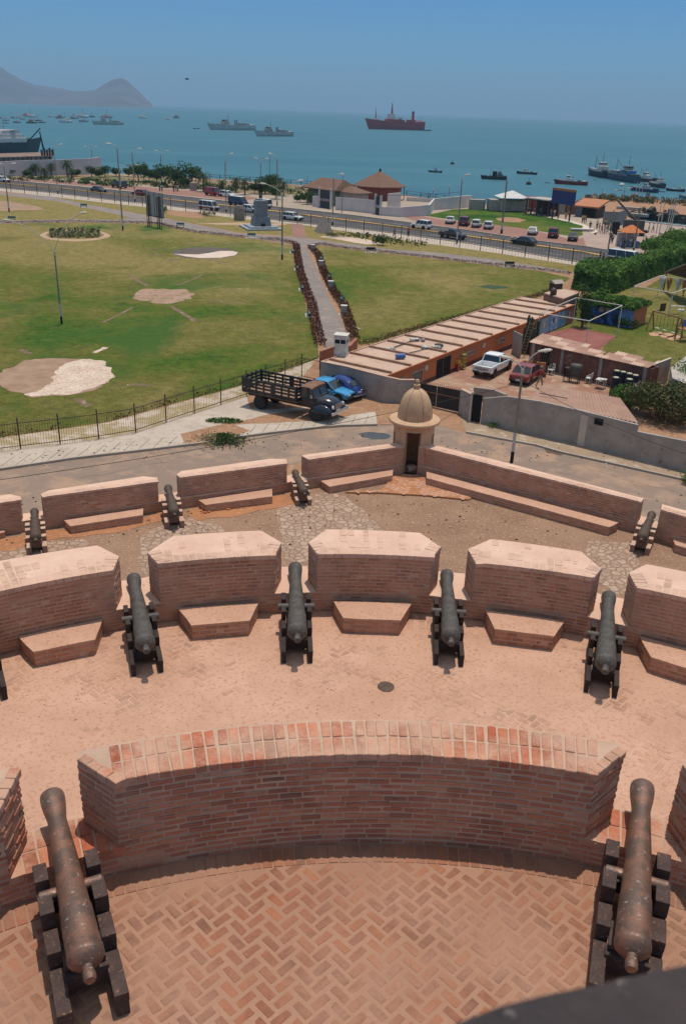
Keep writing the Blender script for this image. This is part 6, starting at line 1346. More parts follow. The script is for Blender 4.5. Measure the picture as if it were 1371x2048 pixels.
# upper room at the far end
zt_=ZS+2.6; q=[P(x,y,zt_) for x,y in ((1087,586),(1121,577),(1157,585.5),(1126,597.5))]
g=thing('roof_room',(0,0,0),0,'small upper room with a pale flat roof at the far end of the orange building','building'); s=MB(); s.prism([p[:2] for p in q],ZS,zt_-.1); s.build('walls',mk('room_brown',(.22,.12,.09),bmp=.3),g); s=MB(); s.prism(jag([p for p in q],9,0),zt_-.09,zt_+.02); s.build('roof',roofc,g)
c0=P(1105,590,zt_); g=thing('water_tank',tuple(c0),0,'dark water tank beside the small upper room','tank'); MB().lathe([(.33,-.2),(.35,.5),(.28,.62),(.1,.66)],14).build('body',M['wood_dark'],g); MB().lathe([(.12,.66),(.13,.72),(.02,.74)],10).build('lid',greyw,g)
c0=P(1110,577,zt_); g=thing('wooden_hut',tuple(c0),.5,'little weathered hut on the roof by the water tank','hut'); MB().box((0,0,.2),(1.1,.9,.9)).build('walls',M['wood_dark'],g); b=MB(); b.add([(-.7,-.6,.62),(.7,-.6,.62),(.7,0,.95),(-.7,0,.95),(-.7,.6,.62),(.7,.6,.62)],[(0,1,2,3),(3,2,5,4),(3,4,0),(1,5,2)]); b.build('roof',conk,g)
# brick shed with corrugated roof
def corr(corners,name_mats,g,pw_=.24,amp=.035,nv=3,holes=(),nm='roof',patchn=0):
    "corrugated sheet spanned by four corners a-b (ridge line) d-c (eaves)"
    a,b_,c,d=[Vector(v) for v in corners]; L=(b_-a).length; n=int(L/pw_)*4; m=MB(); V=[]
    for i in range(n+1):
        f=i/n; off=amp*math.sin(f*L/pw_*2*math.pi)
        for j in range(nv+1):
            k=j/nv; p=a.lerp(b_,f).lerp(d.lerp(c,f),k); p.z+=off; V.append(p)
    F=[];mi=[]
    for i in range(n):
        for j in range(nv):
            f=i/n; s_=int(f*L/1.05); 
            if any(h0<=f<=h1 and j==hj for h0,h1,hj in holes): continue
            F.append((i*(nv+1)+j,(i+1)*(nv+1)+j,(i+1)*(nv+1)+j+1,i*(nv+1)+j+1)); mi.append((s_*7+j*5)%3 if len(name_mats)>1 else 0)
    m.v=[tuple(p) for p in V]; m.f=F; m.m=mi; m.a=[.5]*len(F); o=m.build(nm,name_mats,g); sd=o.modifiers.new('t','SOLIDIFY'); sd.thickness=.012; return o
cr=[mk('sheet_a',(.42,.26,.19),(.34,.20,.145),scale=1.2,bmp=.3,coord='pos'),mk('sheet_b',(.60,.42,.32),(.54,.36,.27),scale=1.2,bmp=.3,coord='pos'),mk('sheet_c',(.38,.215,.155),(.44,.27,.20),scale=1.2,bmp=.3,coord='pos')]
brw=mk('shed_brick',(.24,.105,.07),(.17,.075,.055),scale=2.5,bmp=.6,bd=.02,coord='pos',lo=.4,hi=.6,c3=(.33,.25,.2),s3=.9,l3=.63,h3=.7)
h_s=2.1; ze=ZY+h_s; zr_=ZY+h_s+.35
fl_,fr_=P(1057,684,ze),P(1295,736,ze); bl_,br_=P(1084,667,zr_),P(1318,722,zr_)
g=thing('brick_shed',(0,0,0),0,'long brick shed with a patchy reddish corrugated roof full of gaps','shed')
corr((bl_,br_,fr_,fl_),cr,g,holes=((.44,.66,0),(.88,.98,0),(.60,.62,1)))
ins_=lambda p,q,f:p+(q-p)*f
w=[ins_(fl_,bl_,.22),ins_(fr_,br_,.22),br_,bl_]; s=MB()
for i,(a_,b_) in enumerate(((w[0],w[1]),(w[1],w[2]),(w[2],w[3]),(w[3],w[0]))): s.beam((a_.x,a_.y,ZY+1.0),(b_.x,b_.y,ZY+1.0),.14,2.0)
s.build('walls',brw,g)
u=(fr_-fl_).normalized()
for f,hh,nm,mm_ in((.10,1.7,'dark_doorway',M['dark']),(.38,.1,'p',None)):
    if mm_:
        c=ins_(w[0],w[1],f+.04); MB().beam((c.x-u.x*.45+u.y*.09,c.y-u.y*.45-u.x*.09,ZY+.9),(c.x+u.x*.45+u.y*.09,c.y+u.y*.45-u.x*.09,ZY+.9),.04,1.8).build(nm,mm_,g)
for f in(.03,.29,.62,.97):
    c=ins_(w[0],w[1],f); MB().box((c.x+u.y*.06,c.y-u.x*.06,ZY+1.02),(.26,.2,2.0),rz=math.atan2(u.y,u.x)).build('pillar',greyw,g)
sh_end=[P(1318,724,ze),P(1334,722,ze)]; 
wallrun([(1297,777),(1333,762)],1.9,.12,'shed_side_wall','plain end wall with a sloping white edge at the right of the brick shed',greyw,cap=conc2)
# lean-to with corrugated roof in front
zl_=ZY+1.85; a_,b_,c_,d_=P(1086,768.5,zl_+.25),P(1238,796,zl_+.25),P(1275,846,zl_-.02),P(1058,799,zl_-.02)
g=thing('lean_to',(0,0,0),0,'low lean-to with a pinkish corrugated roof along the inside of the grey wall','shed'); corr((a_,b_,c_,d_),[cr[0],cr[1]][:1]+[cr[0]],g,pw_=.2)
s=MB(); 
for p,q in((a_,b_),(b_,c_),(d_,a_)): s.beam((p.x,p.y,ZY+.85),(q.x,q.y,ZY+.85),.08,1.7)
s.build('walls',greyw,g)
for (x0,y0,x1,y1) in((1078,783,1115,790),(1072,778,1112,779)): pass
tag(MB().path([P(1078,786,zl_+.28),P(1134,797,zl_+.22)],.03,6).build('batten',M['wood_dark']),'dark batten lying on the lean-to roof','batten')
# things standing in the yard
def chair(loc,rz,label):
    g=thing('plastic_chair',tuple(loc),rz,label,'chair','white plastic chairs in the yard'); w=mk('plastic_white',(.74,.73,.70),rough=.4,bmp=0)
    MB().box((0,0,.43),(.44,.42,.04)).build('seat',w,g,bevel=.02)
    for x in(-.2,.2):
        for y in(-.19,.19): MB().tube((x*1.1,y*1.15,0),(x*.9,y*.9,.43),.025,.025,6).build('leg',w,g)
    b=MB()
    for k in range(5): b.box((-.14+.07*k,-.23,.65),(.035,.025,.40))
    b.path([(-.21,-.2,.43),(-.21,-.24,.75),(-.12,-.26,.88),(.12,-.26,.88),(.21,-.24,.75),(.21,-.2,.43)],.022,6); b.build('backrest',w,g)
    b=MB()
    for s in(-1,1): b.path([(s*.23,-.22,.62),(s*.25,.12,.63),(s*.22,.19,.43)],.02,6)
    b.build('armrests',w,g); return g
chair(P(1100,749,ZY),h+3.0,'white plastic chair against the shed wall behind the man in red'); chair(P(1175,766,ZY),h+1.5,'white plastic chair between the black stack and the white table')
c0=P(1199,776,ZY); w=mk('plastic_white',(.74,.73,.70)); g=thing('plastic_table',tuple(c0),h,'white plastic table in front of the dark barrels','table'); MB().box((0,0,.72),(.75,.75,.04)).build('tabletop',w,g,bevel=.02)
for x in(-.3,.3):
    for y in(-.3,.3): MB().tube((x,y,0),(x,y,.7),.03,.03,6).build('leg',w,g)
bundle((1203,764),.2,cw,'crumpled white cloth on the white plastic table',5,z=ZY+.74)
bk=mk('barrel_black',(.018,.022,.032),rough=.45,bmp=0); cream=mk('barrel_cream',(.62,.55,.38),bmp=0)
def barrel(x,y,label,lvl=0):
    c0=P(x,y+43,ZY); g=thing('barrel',(c0.x,c0.y,ZY),0,label,'barrel','dark barrels with cream rings by the shed'); g.scale=(1.1,1.1,1.55); MB().lathe([(.27,0),(.29,.03),(.29,.30),(.30,.32),(.29,.34),(.29,.62),(.30,.64),(.29,.66),(.29,.95),(.27,.98),(.24,.98),(.23,.96)],20).build('body',bk,g)
    MB().lathe([(.10,.965),(.19,.965),(.19,1.0),(.10,1.0)],16,cap=False).build('ring',cream,g); MB().box((0,0,.985),(.12,.30,.04),rz=.4).build('handle',cream,g)
for k,(x,y,lb) in enumerate([(1226.5,735.5,'dark barrel at the back left of the group by the shed'),(1239,738,'dark barrel second in the back row'),(1251.5,741.5,'dark barrel third in the back row'),(1263.5,745,'dark barrel at the right end of the back row'),(1224.5,750,'dark barrel at the front left nearest the white table'),(1251.5,753.5,'dark barrel at the front right of the group')]): barrel(x,y,lb)
c0=P(1147,764,ZY); g=thing('black_cabinet',tuple(c0),h,'tall black cloth-covered stack against the brick shed wall','stack'); MB().loft([[(sx_*.42*k,sy_*.3*k,z) for sx_,sy_ in((-1,-1),(1,-1),(1.05,0),(1,1),(-1,1),(-1.1,0))] for z,k in((.5,.95),(.8,1.05),(1.2,1.0),(1.45,.96),(1.5,.6))]).build('cover',M['iron'],g,smooth=True)
for x in(-.35,.35):
    for y in(-.22,.22): MB().box((x,y,.26),(.06,.06,.52)).build('leg',M['wood_dark'],g)
c0=P(1130,762,ZY); g=thing('wooden_chairs_stack',tuple(c0),h,'stack of dark wooden chairs left of the black covered stack','chairs'); b=MB()
for k in range(4): b.box((0,0,.45+.22*k),(.42,.42,.05)); b.box((-.2,0,.65+.22*k),(.04,.42,.3))
for x in(-.18,.18):
    for y in(-.18,.18): b.box((x,y,.3),(.04,.04,.6))
b.build('frames',M['wood_dark'],g)
c0=P(1052,746,ZY); g=thing('plywood_boards',tuple(c0),h+.3,'orange plywood boards leaning by the red car','boards'); 
for k,(dx,ang) in enumerate(((0,.25),(1.1,.3))): MB().box((dx,0,.55),(.75,.04,1.1),rx=ang).build('board',mk('plywood',(.55,.26,.08),(.45,.2,.06),scale=2,bmp=.1),g)
g=thing('tool_poles',tuple(P(1090,745,ZY)),h,'dark poles and planks leaning on the shed doorway','poles')
for k in range(6): MB().beam((-.6+k*.22,-.5,0),(-.45+k*.22,.1,1.9+.1*(k%3)),.06,.06).build('plank',M['wood_dark'],g)
# ladder and columnar cacti
p0,p1=P(1036,716,ZY),P(1056,708,ZY); top=ZY+3.2; g=thing('wooden_ladder',tuple(p0),0,'tall wooden ladder leaning in front of the cacti','ladder'); w_=Vector((.46,.12,0)); lean=Vector((.75,.55,3.2)); lw=mk('ladder_wood',(.30,.22,.11),(.2,.14,.08),bmp=.2)
for s in(0,1): q=w_*s; MB().beam(q,q+lean,.06,.05).build('stile',lw,g)
b=MB()
for k in range(1,12): q=lean*(k/12); b.beam(q,q+w_,.045,.04)
b.build('rungs',lw,g)
cg=mk('cactus_green',(.045,.06,.030),(.09,.075,.045),scale=3,bmp=.5); g=thing('cactus_clump',tuple(P(1062,706,ZY)),0,'clump of tall columnar cacti between the orange building and the brick shed','cactus')
for k in range(11):
    x,y=rnd.uniform(-.9,.9),rnd.uniform(-.5,.6); hh=rnd.uniform(2.3,3.7); r=.13; b=MB(); n=10; rings=[]
    for j,z in enumerate([0,.5,1,hh*.5,hh*.7,hh*.9,hh*.98,hh]): rr=r*(1 if j<6 else(.7 if j==6 else .15)); rings.append([(x+z*.04*((k%3)-1)+rr*(1.15 if i%2 else .85)*math.cos(i*math.pi/6),y+rr*(1.15 if i%2 else .85)*math.sin(i*math.pi/6),z) for i in range(12)])
    b.loft(rings); b.build('stem',cg,g)
a_,b_=P(1022,706,ZY),P(1039,716,ZY); g=thing('metal_sheet_door',tuple(a_),0,'grey metal sheet gate beside the wooden ladder','gate'); v=b_-a_; MB().beam((0,0,1.0),(v.x,v.y,1.0),.05,2.0).build('panel',greyw,g); MB().beam((0,0,2.02),(v.x,v.y,2.02),.08,.05).build('rail',conk,g)
# crates by the orange wall
c0=P(913,741,ZY); g=thing('drink_crates',tuple(c0),hdg,'stacked red and yellow drink crates by the orange wall','crates')
for k,(dx,dy,z,c) in enumerate([(0,0,.15,'red'),(0,0,.46,'red'),(.0,.45,.15,'red'),(.02,.02,.77,'yellow'),(.0,.46,.46,'yellow')]):
    mm_=paint('crate_'+c,{'red':(.30,.04,.03),'yellow':(.55,.38,.04)}[c]); b=MB(); 
    for sx_,sy_,lx,ly in((0,-.19,.32,.02),(0,.19,.32,.02),(-.16,0,.02,.36),(.16,0,.02,.36)): b.box((dx+sx_,dy+sy_,z),(lx,ly,.28))
    b.box((dx,dy,z-.13),(.3,.36,.02)); b.build('crate',mm_,g)
c0=P(924,738,ZY); g=thing('yellow_rack',tuple(c0),hdg,'yellow metal rack next to the stacked drink crates','rack'); ym=paint('rack_yellow',(.45,.36,.06)); b=MB()
for x in(-.2,.2):
    for y in(-.15,.15): b.box((x,y,.65),(.04,.04,1.3))
for z in(.3,.6,.9,1.25): b.box((0,0,z),(.44,.34,.03))
b.build('frame',ym,g)
# court frame of white pipes
pw2=mk('pipe_white',(.62,.60,.55),(.5,.47,.42),scale=3,bmp=0); hc=1.75
def frame(px_top,zt,feet,name,label,r=.035,extra=()):
    t_=[P(x,y,zt) for x,y in px_top]; g=thing(name,(t_[0].x,t_[0].y,ZS),0,label,'frame'); o=Vector((t_[0].x,t_[0].y,ZS)); b=MB(); n=len(t_)
    for i in range(n): b.tube(t_[i]-o,t_[(i+1)%n]-o,r,r,7)
    b.build('top_rail',pw2,g)
    for i in feet: q=t_[i]-o; MB().tube((q.x,q.y,0),q,r,r,7).build('post',pw2,g)
    return g
frame([(1079,626),(1152,595.4),(1243,611),(1177.4,641.8)],ZS+hgt(1232.5,672.5,611),(0,1,2,3),'pipe_frame','tall frame of white pipes over the small red court',r=.04)
frame([(1267.5,572),(1320,551),(1400,566),(1345,586)],ZS+2.6,(0,1,2,3),'pergola','white pipe pergola hung with white and orange drapes',r=.045)
for k,(x,y,c,lb) in enumerate([(1326,552,'w','left white drape knotted under the pipe pergola'),(1339,555,'o','orange drape between the two white ones'),(1357,557.5,'w','right white drape knotted under the pipe pergola'),(1370,561,'o','orange drape at the right edge of the pergola')]):
    t0=P(x,y,ZS+2.58); g=MB(); rings=[]
    for z,w,d_ in((0,.75,.06),(-.5,.66,.10),(-1.0,.42,.14),(-1.45,.14,.1),(-1.6,.08,.08),(-1.75,.18,.15),(-1.95,.05,.05)): rings.append([(w*.5*math.cos(a)+.1*(0 if z>-1 else 1)*(z+1)*-.3,d_*math.sin(a)*(1+.3*math.sin(a*5)),z) for a in [2*math.pi*i/16 for i in range(16)]])
    g.loft(rings); o=g.build('drape',mk('drape_'+c,(.66,.66,.64) if c=='w' else (.42,.20,.06),bmp=.1),smooth=True,loc=t0); tag(o,lb,'drape','drapes of the pergola')
# ivy-roofed painted block
zt_=ZS+2.2; q=[P(x,y,zt_) for x,y in ((1180,598),(1264,622),(1292,612),(1205,584))]
qb=[P(x,y,ZS) for x,y in ((1160,640),(1262,657),(1288,646),(1190,625))]
g=thing('painted_block',(0,0,0),0,'low painted blue and orange block with a thick leafy roof','building'); s=MB(); base=[qb[0],qb[1],qb[2],qb[0]+(qb[2]-qb[1])]; s.prism([p[:2] for p in base],ZS,ZS+2.1); s.build('walls',orange,g)
d=(qb[1]-qb[0]); u=d.normalized(); nr=Vector((u.y,-u.x,0)); blu=[mk('mural_blue',(.035,.10,.36),(.06,.16,.45),scale=.9,bmp=0,lo=.45,hi=.55,c3=(.02,.025,.04),s3=1.3,l3=.56,h3=.58),mk('mural_light',(.20,.32,.55),(.12,.22,.48),scale=.9,bmp=0)]
for f0,f1,mm_ in((0,.42,0),(.42,.72,0),(.72,1,1)):
    a_,b_=qb[0]+d*f0+nr*.03,qb[0]+d*(f1-.005)+nr*.03; MB().beam((a_.x,a_.y,ZS+1.03),(b_.x,b_.y,ZS+1.03),.05,2.06).build('painted_panel',blu[mm_],g)
for f,z,r,c in((.38,1.45,.28,(.5,.38,.28)),(.50,1.5,.24,(.5,.38,.28)),(.44,.8,.35,(.05,.04,.04)),(.30,.5,.3,(.25,.14,.10)),(.62,1.0,.3,(.06,.06,.12)),(.78,.55,.3,(.55,.55,.6))):
    p=qb[0]+d*f+nr*.058; MB().lathe([(.02,.015),(r,.012),(r,.0)],16,Q=Matrix.Translation((p.x,p.y,ZS+z))@nr.to_track_quat('Z','Y').to_matrix().to_4x4()).build('painted_shape',mk('sh%d'%int(f*100),c,bmp=0),g)
b=MB(); c0=sum((Vector(p) for p in base),Vector())/4
for _ in range(9000):
    f,k=rnd.uniform(-.04,1.05),rnd.uniform(-.15,1.15); p=base[0]+(base[1]-base[0])*f+(base[3]-base[0])*k; e=min(f+.04,1.05-f)*8; e2=min(k+.15,1.15-k)*3; z=2.15+.45*min(1,e,e2)**.5+.3*mnoise.noise(Vector((p.x*.8,p.y*.8,0)))-(.35*rnd.random() if min(e,e2)<.5 else .1*rnd.random())
    leafquad(b,Vector((p.x,p.y,ZS+z)),.26,Vector((0,0,1)),min(1,max(0,.4+.6*mnoise.noise(Vector((p.x*1.5,p.y*1.5,z)))+.3*rnd.random())))
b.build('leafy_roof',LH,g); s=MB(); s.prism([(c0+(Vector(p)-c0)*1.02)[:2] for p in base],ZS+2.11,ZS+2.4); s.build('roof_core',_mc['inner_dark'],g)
# tall cypress-like dark cactus mass behind the frame
tree(P(1163,655),4.6,1.0,'dark columnar plants behind the left end of the painted block',None,LF,n=1600,leaf=.2,name='columnar_plant',trunk=.05,cat='plant',lobes=3)
# swing set
c0,c1=P(1298,661),P(1355,677); g=thing('swing_set',tuple(c0),0,'wooden swing frame with three hanging swings on the playground lawn','swing'); v=c1-c0; sw=mk('swing_wood',(.34,.17,.07),(.25,.12,.05),bmp=.2); u=v.normalized(); nr=Vector((-u.y,u.x,0)); hh=hgt(1298,661,622)
for f in(0,1):
    q=v*f
    for s in(-1,1): MB().beam(q+nr*s*.55,q+Vector((0,0,hh)),.10,.10).build('leg',sw,g)
MB().beam((0,0,hh),(v.x,v.y,hh),.11,.11).build('top_beam',sw,g)
for f in(.25,.5,.8):
    q=v*f; b=MB(); 
    for s in(-.22,.22): b.tube((q.x+u.x*s,q.y+u.y*s,hh),(q.x+u.x*s,q.y+u.y*s,.45),.014,.014,5)
    b.build('chains',fm,g); MB().box((q.x,q.y,.45),(.5,.2,.04),rz=math.atan2(u.y,u.x)).build('swing_seat',pw2,g)
# play tower at the right edge
c0=P(1366,682); g=thing('play_tower',tuple(c0),.2,'wooden play tower with a blue panel at the right edge','play tower')
for x in(-.7,.7):
    for y in(-.5,.5): MB().box((x,y,1.1),(.1,.1,2.2)).build('post',sw,g)
MB().box((0,-.55,1.9),(1.5,.06,.7)).build('blue_panel',paint('play_blue',(.05,.16,.42)),g); MB().box((0,0,1.2),(1.4,1.0,.08)).build('platform',sw,g)
MB().box((0,-.5,.5),(1.3,.06,.08)).build('crossbar',sw,g)
# small garden furniture
c0=P(1323,622); g=thing('dark_board',tuple(c0),.6,'dark square board standing on the lawn behind the swings','board'); MB().box((0,0,.45),(.9,.1,.8)).build('panel',M['wood_dark'],g); MB().box((0,.15,.05),(.9,.4,.06)).build('foot',M['wood_dark'],g)
g=thing('bird_table',tuple(P(1335,628)),0,'white-topped post with a draped white cloth on the lawn','post'); MB().tube((0,0,0),(0,0,1.9),.04,.04,7).build('post',pw2,g); b=MB(); b.box((.9,0,.9),(1.6,.3,.06)); b.build('shelf',pw2,g)
bundle((1360,622),.35,_mc['plastic_white'],'white cloth heap near the drapes at the right edge',8,z=ZS+.6)
# thatched roof at right
zt_=ZS+3.4; g=thing('thatched_hut',(0,0,0),0,'dark thatched roof at the right edge behind the pergola','hut'); a_,b_=P(1332,544,ZS+2.4),P(1450,575,ZS+2.4); c_,d_=P(1480,545,zt_+1.2),P(1372,528,zt_+1.2); s=MB(); s.add([a_,b_,c_,d_],[(0,1,2,3)]); s.add([a_+Vector((0,0,-.15)),b_+Vector((0,0,-.15)),b_,a_],[(0,1,2,3)])
o=s.build('roof',mk('thatch',(.15,.11,.085),(.09,.065,.05),scale=2,bmp=1,bd=.08,coord='pos'),g); sd=o.modifiers.new('t','SOLIDIFY'); sd.thickness=.2
for p in(a_,b_): MB().tube((p.x,p.y,ZS),(p.x,p.y,ZS+2.3),.08,.08,7).build('post',M['wood_dark'],g)
# pale slab building and purple sheet at the right edge
zt_=ZS+2.3; q=[P(x,y,zt_) for x,y in ((1340,736),(1371,713),(1440,700),(1440,800),(1343,757))]; g=thing('pale_building',(0,0,0),0,'pale flat-roofed building cut by the right edge','building'); s=MB(); s.prism([p[:2] for p in q],ZS,zt_-.08); s.build('walls',greyw,g); s=MB(); s.prism([p[:2] for p in q],zt_-.07,zt_+.05); s.build('roof',mk('pale_roof',(.48,.42,.36),scale=.6,bmp=.2,coord='pos'),g)
zt_=ZY+1.0; q=[P(x,y,zt_) for x,y in ((1236,789),(1272,752.5),(1290,758),(1262,796))]; g=thing('purple_table',(0,0,0),0,'large purple-topped table right of the dark barrels','table'); s=MB(); s.prism([p[:2] for p in q],zt_-.06,zt_); s.build('tabletop',paint('purple',(.26,.16,.20),rough=.5),g)
for p in q: MB().box((p.x*1,p.y,(ZY+zt_-.06)/2),(.06,.06,zt_-.06-ZY)).build('leg',black,g)

# ---------------- park furniture ----------------
def bench_park(px,rz,label,mat):
    g=thing('park_bench',tuple(P(*px)),rz,label,'bench','benches along the park paths'); g.scale=(.8,.8,.8)
    MB().box((0,0,.05),(2.1,1.0,.09)).build('plinth',polew,g)
    for s in(-1,1): MB().box((s*.75,0,.26),(.08,.45,.42)).build('leg',mat,g)
    MB().box((0,.02,.48),(1.7,.42,.07)).build('seat',mat,g,bevel=.01); MB().box((0,-.24,.78),(1.7,.07,.42),rx=.15).build('backrest',mat,g,bevel=.01); return g
bm_=mk('bench_green',(.10,.20,.19),(.06,.12,.12),scale=4,bmp=.1)
fh=heading(P(665,690),P(605,490))
for k,(x,y) in enumerate([(585,506),(594,540),(604,580),(618,632)]): bench_park((x,y),fh-math.pi+.0,['farthest','second farthest','second nearest','nearest'][k]+' green bench on the left side of the brick footpath',bm_)
for k,(x,y) in enumerate([(642,521),(658,558),(683,603)]): bench_park((x,y),fh,['farthest','middle','nearest'][k]+' green bench on the right side of the brick footpath',bm_)
for (x,y,lb) in [(503,476.5,'green bench by the path just left of the tall lawn lamp'),(741,505.5,'dark bench in the hedge at the far side of the right lawn, nearest the footpath'),(1018,535,'dark bench in the hedge at the far right of the right lawn'),(168,416,'bench on the grey path near the left edge of the park'),(24,442,'bench by the hedge at the far left edge'),(361,455,'pale bench beside the grey path right of the blank billboard')]: bench_park((x,y),math.pi+.05,lb,bm_ if x!=741 and x!=1018 else black)
for k,(x,y) in enumerate([(625,503),(641.5,536.5),(661,579),(687,630)]):
    g=thing('litter_bin',tuple(P(x,y)),0,['farthest','second farthest','second nearest','nearest'][k]+' square grey litter bin on the right side of the brick footpath','bin','grey litter bins along the footpath'); MB().box((0,0,.5),(.62,.62,.95)).build('body',conk,g,bevel=.03); MB().box((0,0,1.0),(.68,.68,.05)).build('rim',polew,g); MB().box((0,0,.03),(1.0,1.0,.06)).build('plinth',polew,g)
a_,b_=P(697,652),P(719,660); tag(MB().beam(a_+Vector((0,0,.08)),b_+Vector((0,0,.08)),.14,.10).build('white_plank',polew),'white plank lying on the right lawn near the end of the footpath','plank')
# monument
mg_=mk('granite',(.21,.22,.235),(.16,.17,.185),scale=1.5,bmp=.2,rough=.6); mb_=P(521.5,457); g=thing('monument',tuple(mb_),.35,'grey stone monument with a dark standing statue on top','monument')
MB().box((0,0,.14),(6.4,6.4,.28)).box((0,0,.40),(5.0,5.0,.24)).build('steps',mk('step_stone',(.30,.33,.36),bmp=.1),g,bevel=.02)
MB().box((0,0,1.3),(3.1,3.1,1.6),taper=.86).build('plinth',mg_,g,bevel=.03); MB().box((0,0,3.4),(2.1,2.1,2.7),taper=.93).build('column',mg_,g,bevel=.03); MB().box((0,-1.6,.8),(.7,.4,.5)).build('wreath',black,g,bevel=.05)
st_=person(Vector((0,0,0)),0,'black','black','x'); st_.parent=g; st_.location=(0,0,4.75); st_.scale=(1.75,1.75,1.75); st_.name='statue'
for k_ in('label','category','group'):
    if k_ in st_: del st_[k_]
brz=mk('bronze',(.035,.03,.025),bmp=0,metal=.4)
for ch in st_.children: ch.data=ch.data.copy(); ch.data.materials.clear(); ch.data.materials.append(brz)
c0=P(647,465); g=thing('stone_obelisk',tuple(c0),.4,'squat tapering stone obelisk on the grass by the road fence','obelisk'); hh=hgt(647,465,429); b=MB(); b.box((0,0,hh*.44),(2.7,2.7,hh*.88),taper=.17); b.build('shaft',mk('rough_stone',(.30,.25,.21),(.2,.17,.145),scale=2.5,bmp=1,bd=.06),g); MB().box((0,0,hh*.94),(.46,.46,hh*.12),taper=.1).build('tip',_mc['rough_stone'],g)
c0=P(479,441); tag(MB().loft([[(1.0*k*math.cos(a)+.1*math.sin(3*a),.7*k*math.sin(a),z) for a in [2*math.pi*i/9 for i in range(9)]] for z,k in((-.1,1),(1.0,1.05),(2.2,.95),(2.7,.75))]).build('standing_stone',_mc['rough_stone'],loc=c0),'squat standing stone on the grass left of the monument','stone')
c0=P(387,381); g=thing('stone_block',tuple(c0),.2,'pale square stone block beside the red panel van','block'); hh=hgt(387,384,368); MB().box((0,0,hh/2),(1.7,1.2,hh),taper=.95).build('shaft',greyw,g,bevel=.05)
# billboard seen from behind
a_,b_=P(297,453.3),P(317.5,457.7); g=thing('billboard',tuple(a_),0,'blank grey billboard seen from behind on two lattice posts','billboard'); v=b_-a_; H_=hgt(297,453.3,390); u=v.normalized(); nr=Vector((-u.y,u.x,0))
for f in(0,1):
    b=MB(); q=v*f
    for s in(-.28,.28):
        for t_ in(0,.45): b.beam((q.x+u.x*s+nr.x*t_,q.y+u.y*s+nr.y*t_,0),(q.x+u.x*s+nr.x*t_,q.y+u.y*s+nr.y*t_,H_),.09,.09)
    for k in range(14): z=H_*k/14; b.beam((q.x-u.x*.28,q.y-u.y*.28,z),(q.x+u.x*.28,q.y+u.y*.28,z+H_/14),.05,.05)
    b.build('lattice_post',fm,g)
ex=v.length*.32; c_=v*.5+nr*.5; z0_=hgt(310,455,433); MB().beam((c_.x-u.x*(v.length/2+ex),c_.y-u.y*(v.length/2+ex),(z0_+H_+.6)/2),(c_.x+u.x*(v.length/2+ex),c_.y+u.y*(v.length/2+ex),(z0_+H_+.6)/2),.08,H_+.6-z0_).build('panel',mk('board_back',(.42,.40,.38),(.34,.33,.32),scale=1,bmp=.1),g)
b=MB()
for f in(-.3,0,.5,1,1.3): q=v*f+nr*.43; b.beam((q.x,q.y,z0_),(q.x,q.y,H_+.6),.08,.06)
b.build('ribs',fm,g); q0,q1=v*-.3+nr*.42,v*1.3+nr*.42; MB().beam((q0.x,q0.y,z0_),(q1.x,q1.y,z0_),.1,.14).build('bottom_rail',black,g)

# ---------------- houses and kiosks by the water ----------------
tile=mk('roof_tile',(.20,.105,.068),(.15,.08,.052),scale=1.2,bmp=.6,bd=.05,coord='pos'); grn=mk('green_wall',(.20,.30,.19),(.16,.24,.15),scale=.6,bmp=.1); brk=mk('red_wall',(.28,.075,.05),(.22,.06,.045),scale=.6,bmp=.1); whw=mk('white_wall',(.62,.56,.53),(.54,.48,.45),scale=.5,bmp=.1,coord='pos')
A=P(612,404);B_=P(668,412); u=(B_-A).normalized(); hd_=math.atan2(u.y,u.x); L1=(B_-A).length; g=thing('green_house',tuple(A),hd_,'low green-walled house with a brown tiled roof near the monument','house'); h1=3.3
MB().box((L1/2,3.2,h1/2),(L1*.92,5.6,h1)).build('walls',grn,g); b=MB(); b.add([(-.9,-.9,h1),(L1+.9,-.9,h1),(L1+.9,7.4,h1),(-.9,7.4,h1),(1.4,3.2,h1+2.1),(L1-.3,3.2,h1+2.1)],[(0,1,5,4),(1,2,5),(2,3,4,5),(3,0,4)]); o=b.build('roof',tile,g); sd=o.modifiers.new('t','SOLIDIFY'); sd.thickness=.2
MB().box((L1*.3,.36,h1-.7),(L1*.55,.1,.7)).build('window_strip',glass,g); MB().box((L1+2.5,3.6,1.5),(4.6,4.6,3.0)).build('annex',greyw,g); b=MB(); b.add([(L1-.3,.8,3.05),(L1+5.6,.8,3.0),(L1+5.6,6.6,3.0),(L1-.3,6.6,3.05),(L1+1.5,3.6,4.3)],[(0,1,4),(1,2,4),(2,3,4),(3,0,4)]); b.build('annex_roof',tile,g)
c0=P(757,398); d0=P(702,403)-P(806,405); rad=abs(d0.length)/2; g=thing('round_house',tuple(c0),0,'eight-sided red house with a wide brown tiled roof by the sea','house'); he=3.1; b=MB(); b.lathe([(rad*.86,0),(rad*.86,he)],8); b.build('walls',brk,g); b=MB(); b.lathe([(rad*1.04,he-.1),(rad*1.04,he+.05),(.2,he+3.3)],8); b.build('roof',tile,g); MB().box((0,0,he+3.5),(.5,.5,.8)).build('finial',black,g)
b=MB()
for k in range(8): a=k*math.pi/4; b.beam((rad*.97*math.cos(a),rad*.97*math.sin(a),0),(rad*.97*math.cos(a),rad*.97*math.sin(a),he),.18,.18)
b.build('posts',M['wood_dark'],g)
wallrun([(670,419.5),(700,422),(747,427.5)],[2.6,2.6,2.7],.25,'compound_wall','white compound wall in front of the round red house',whw)
wallrun([(624,412.5),(636,414)],2.2,.25,'compound_wall','short white wall left of the dark double gate',whw)
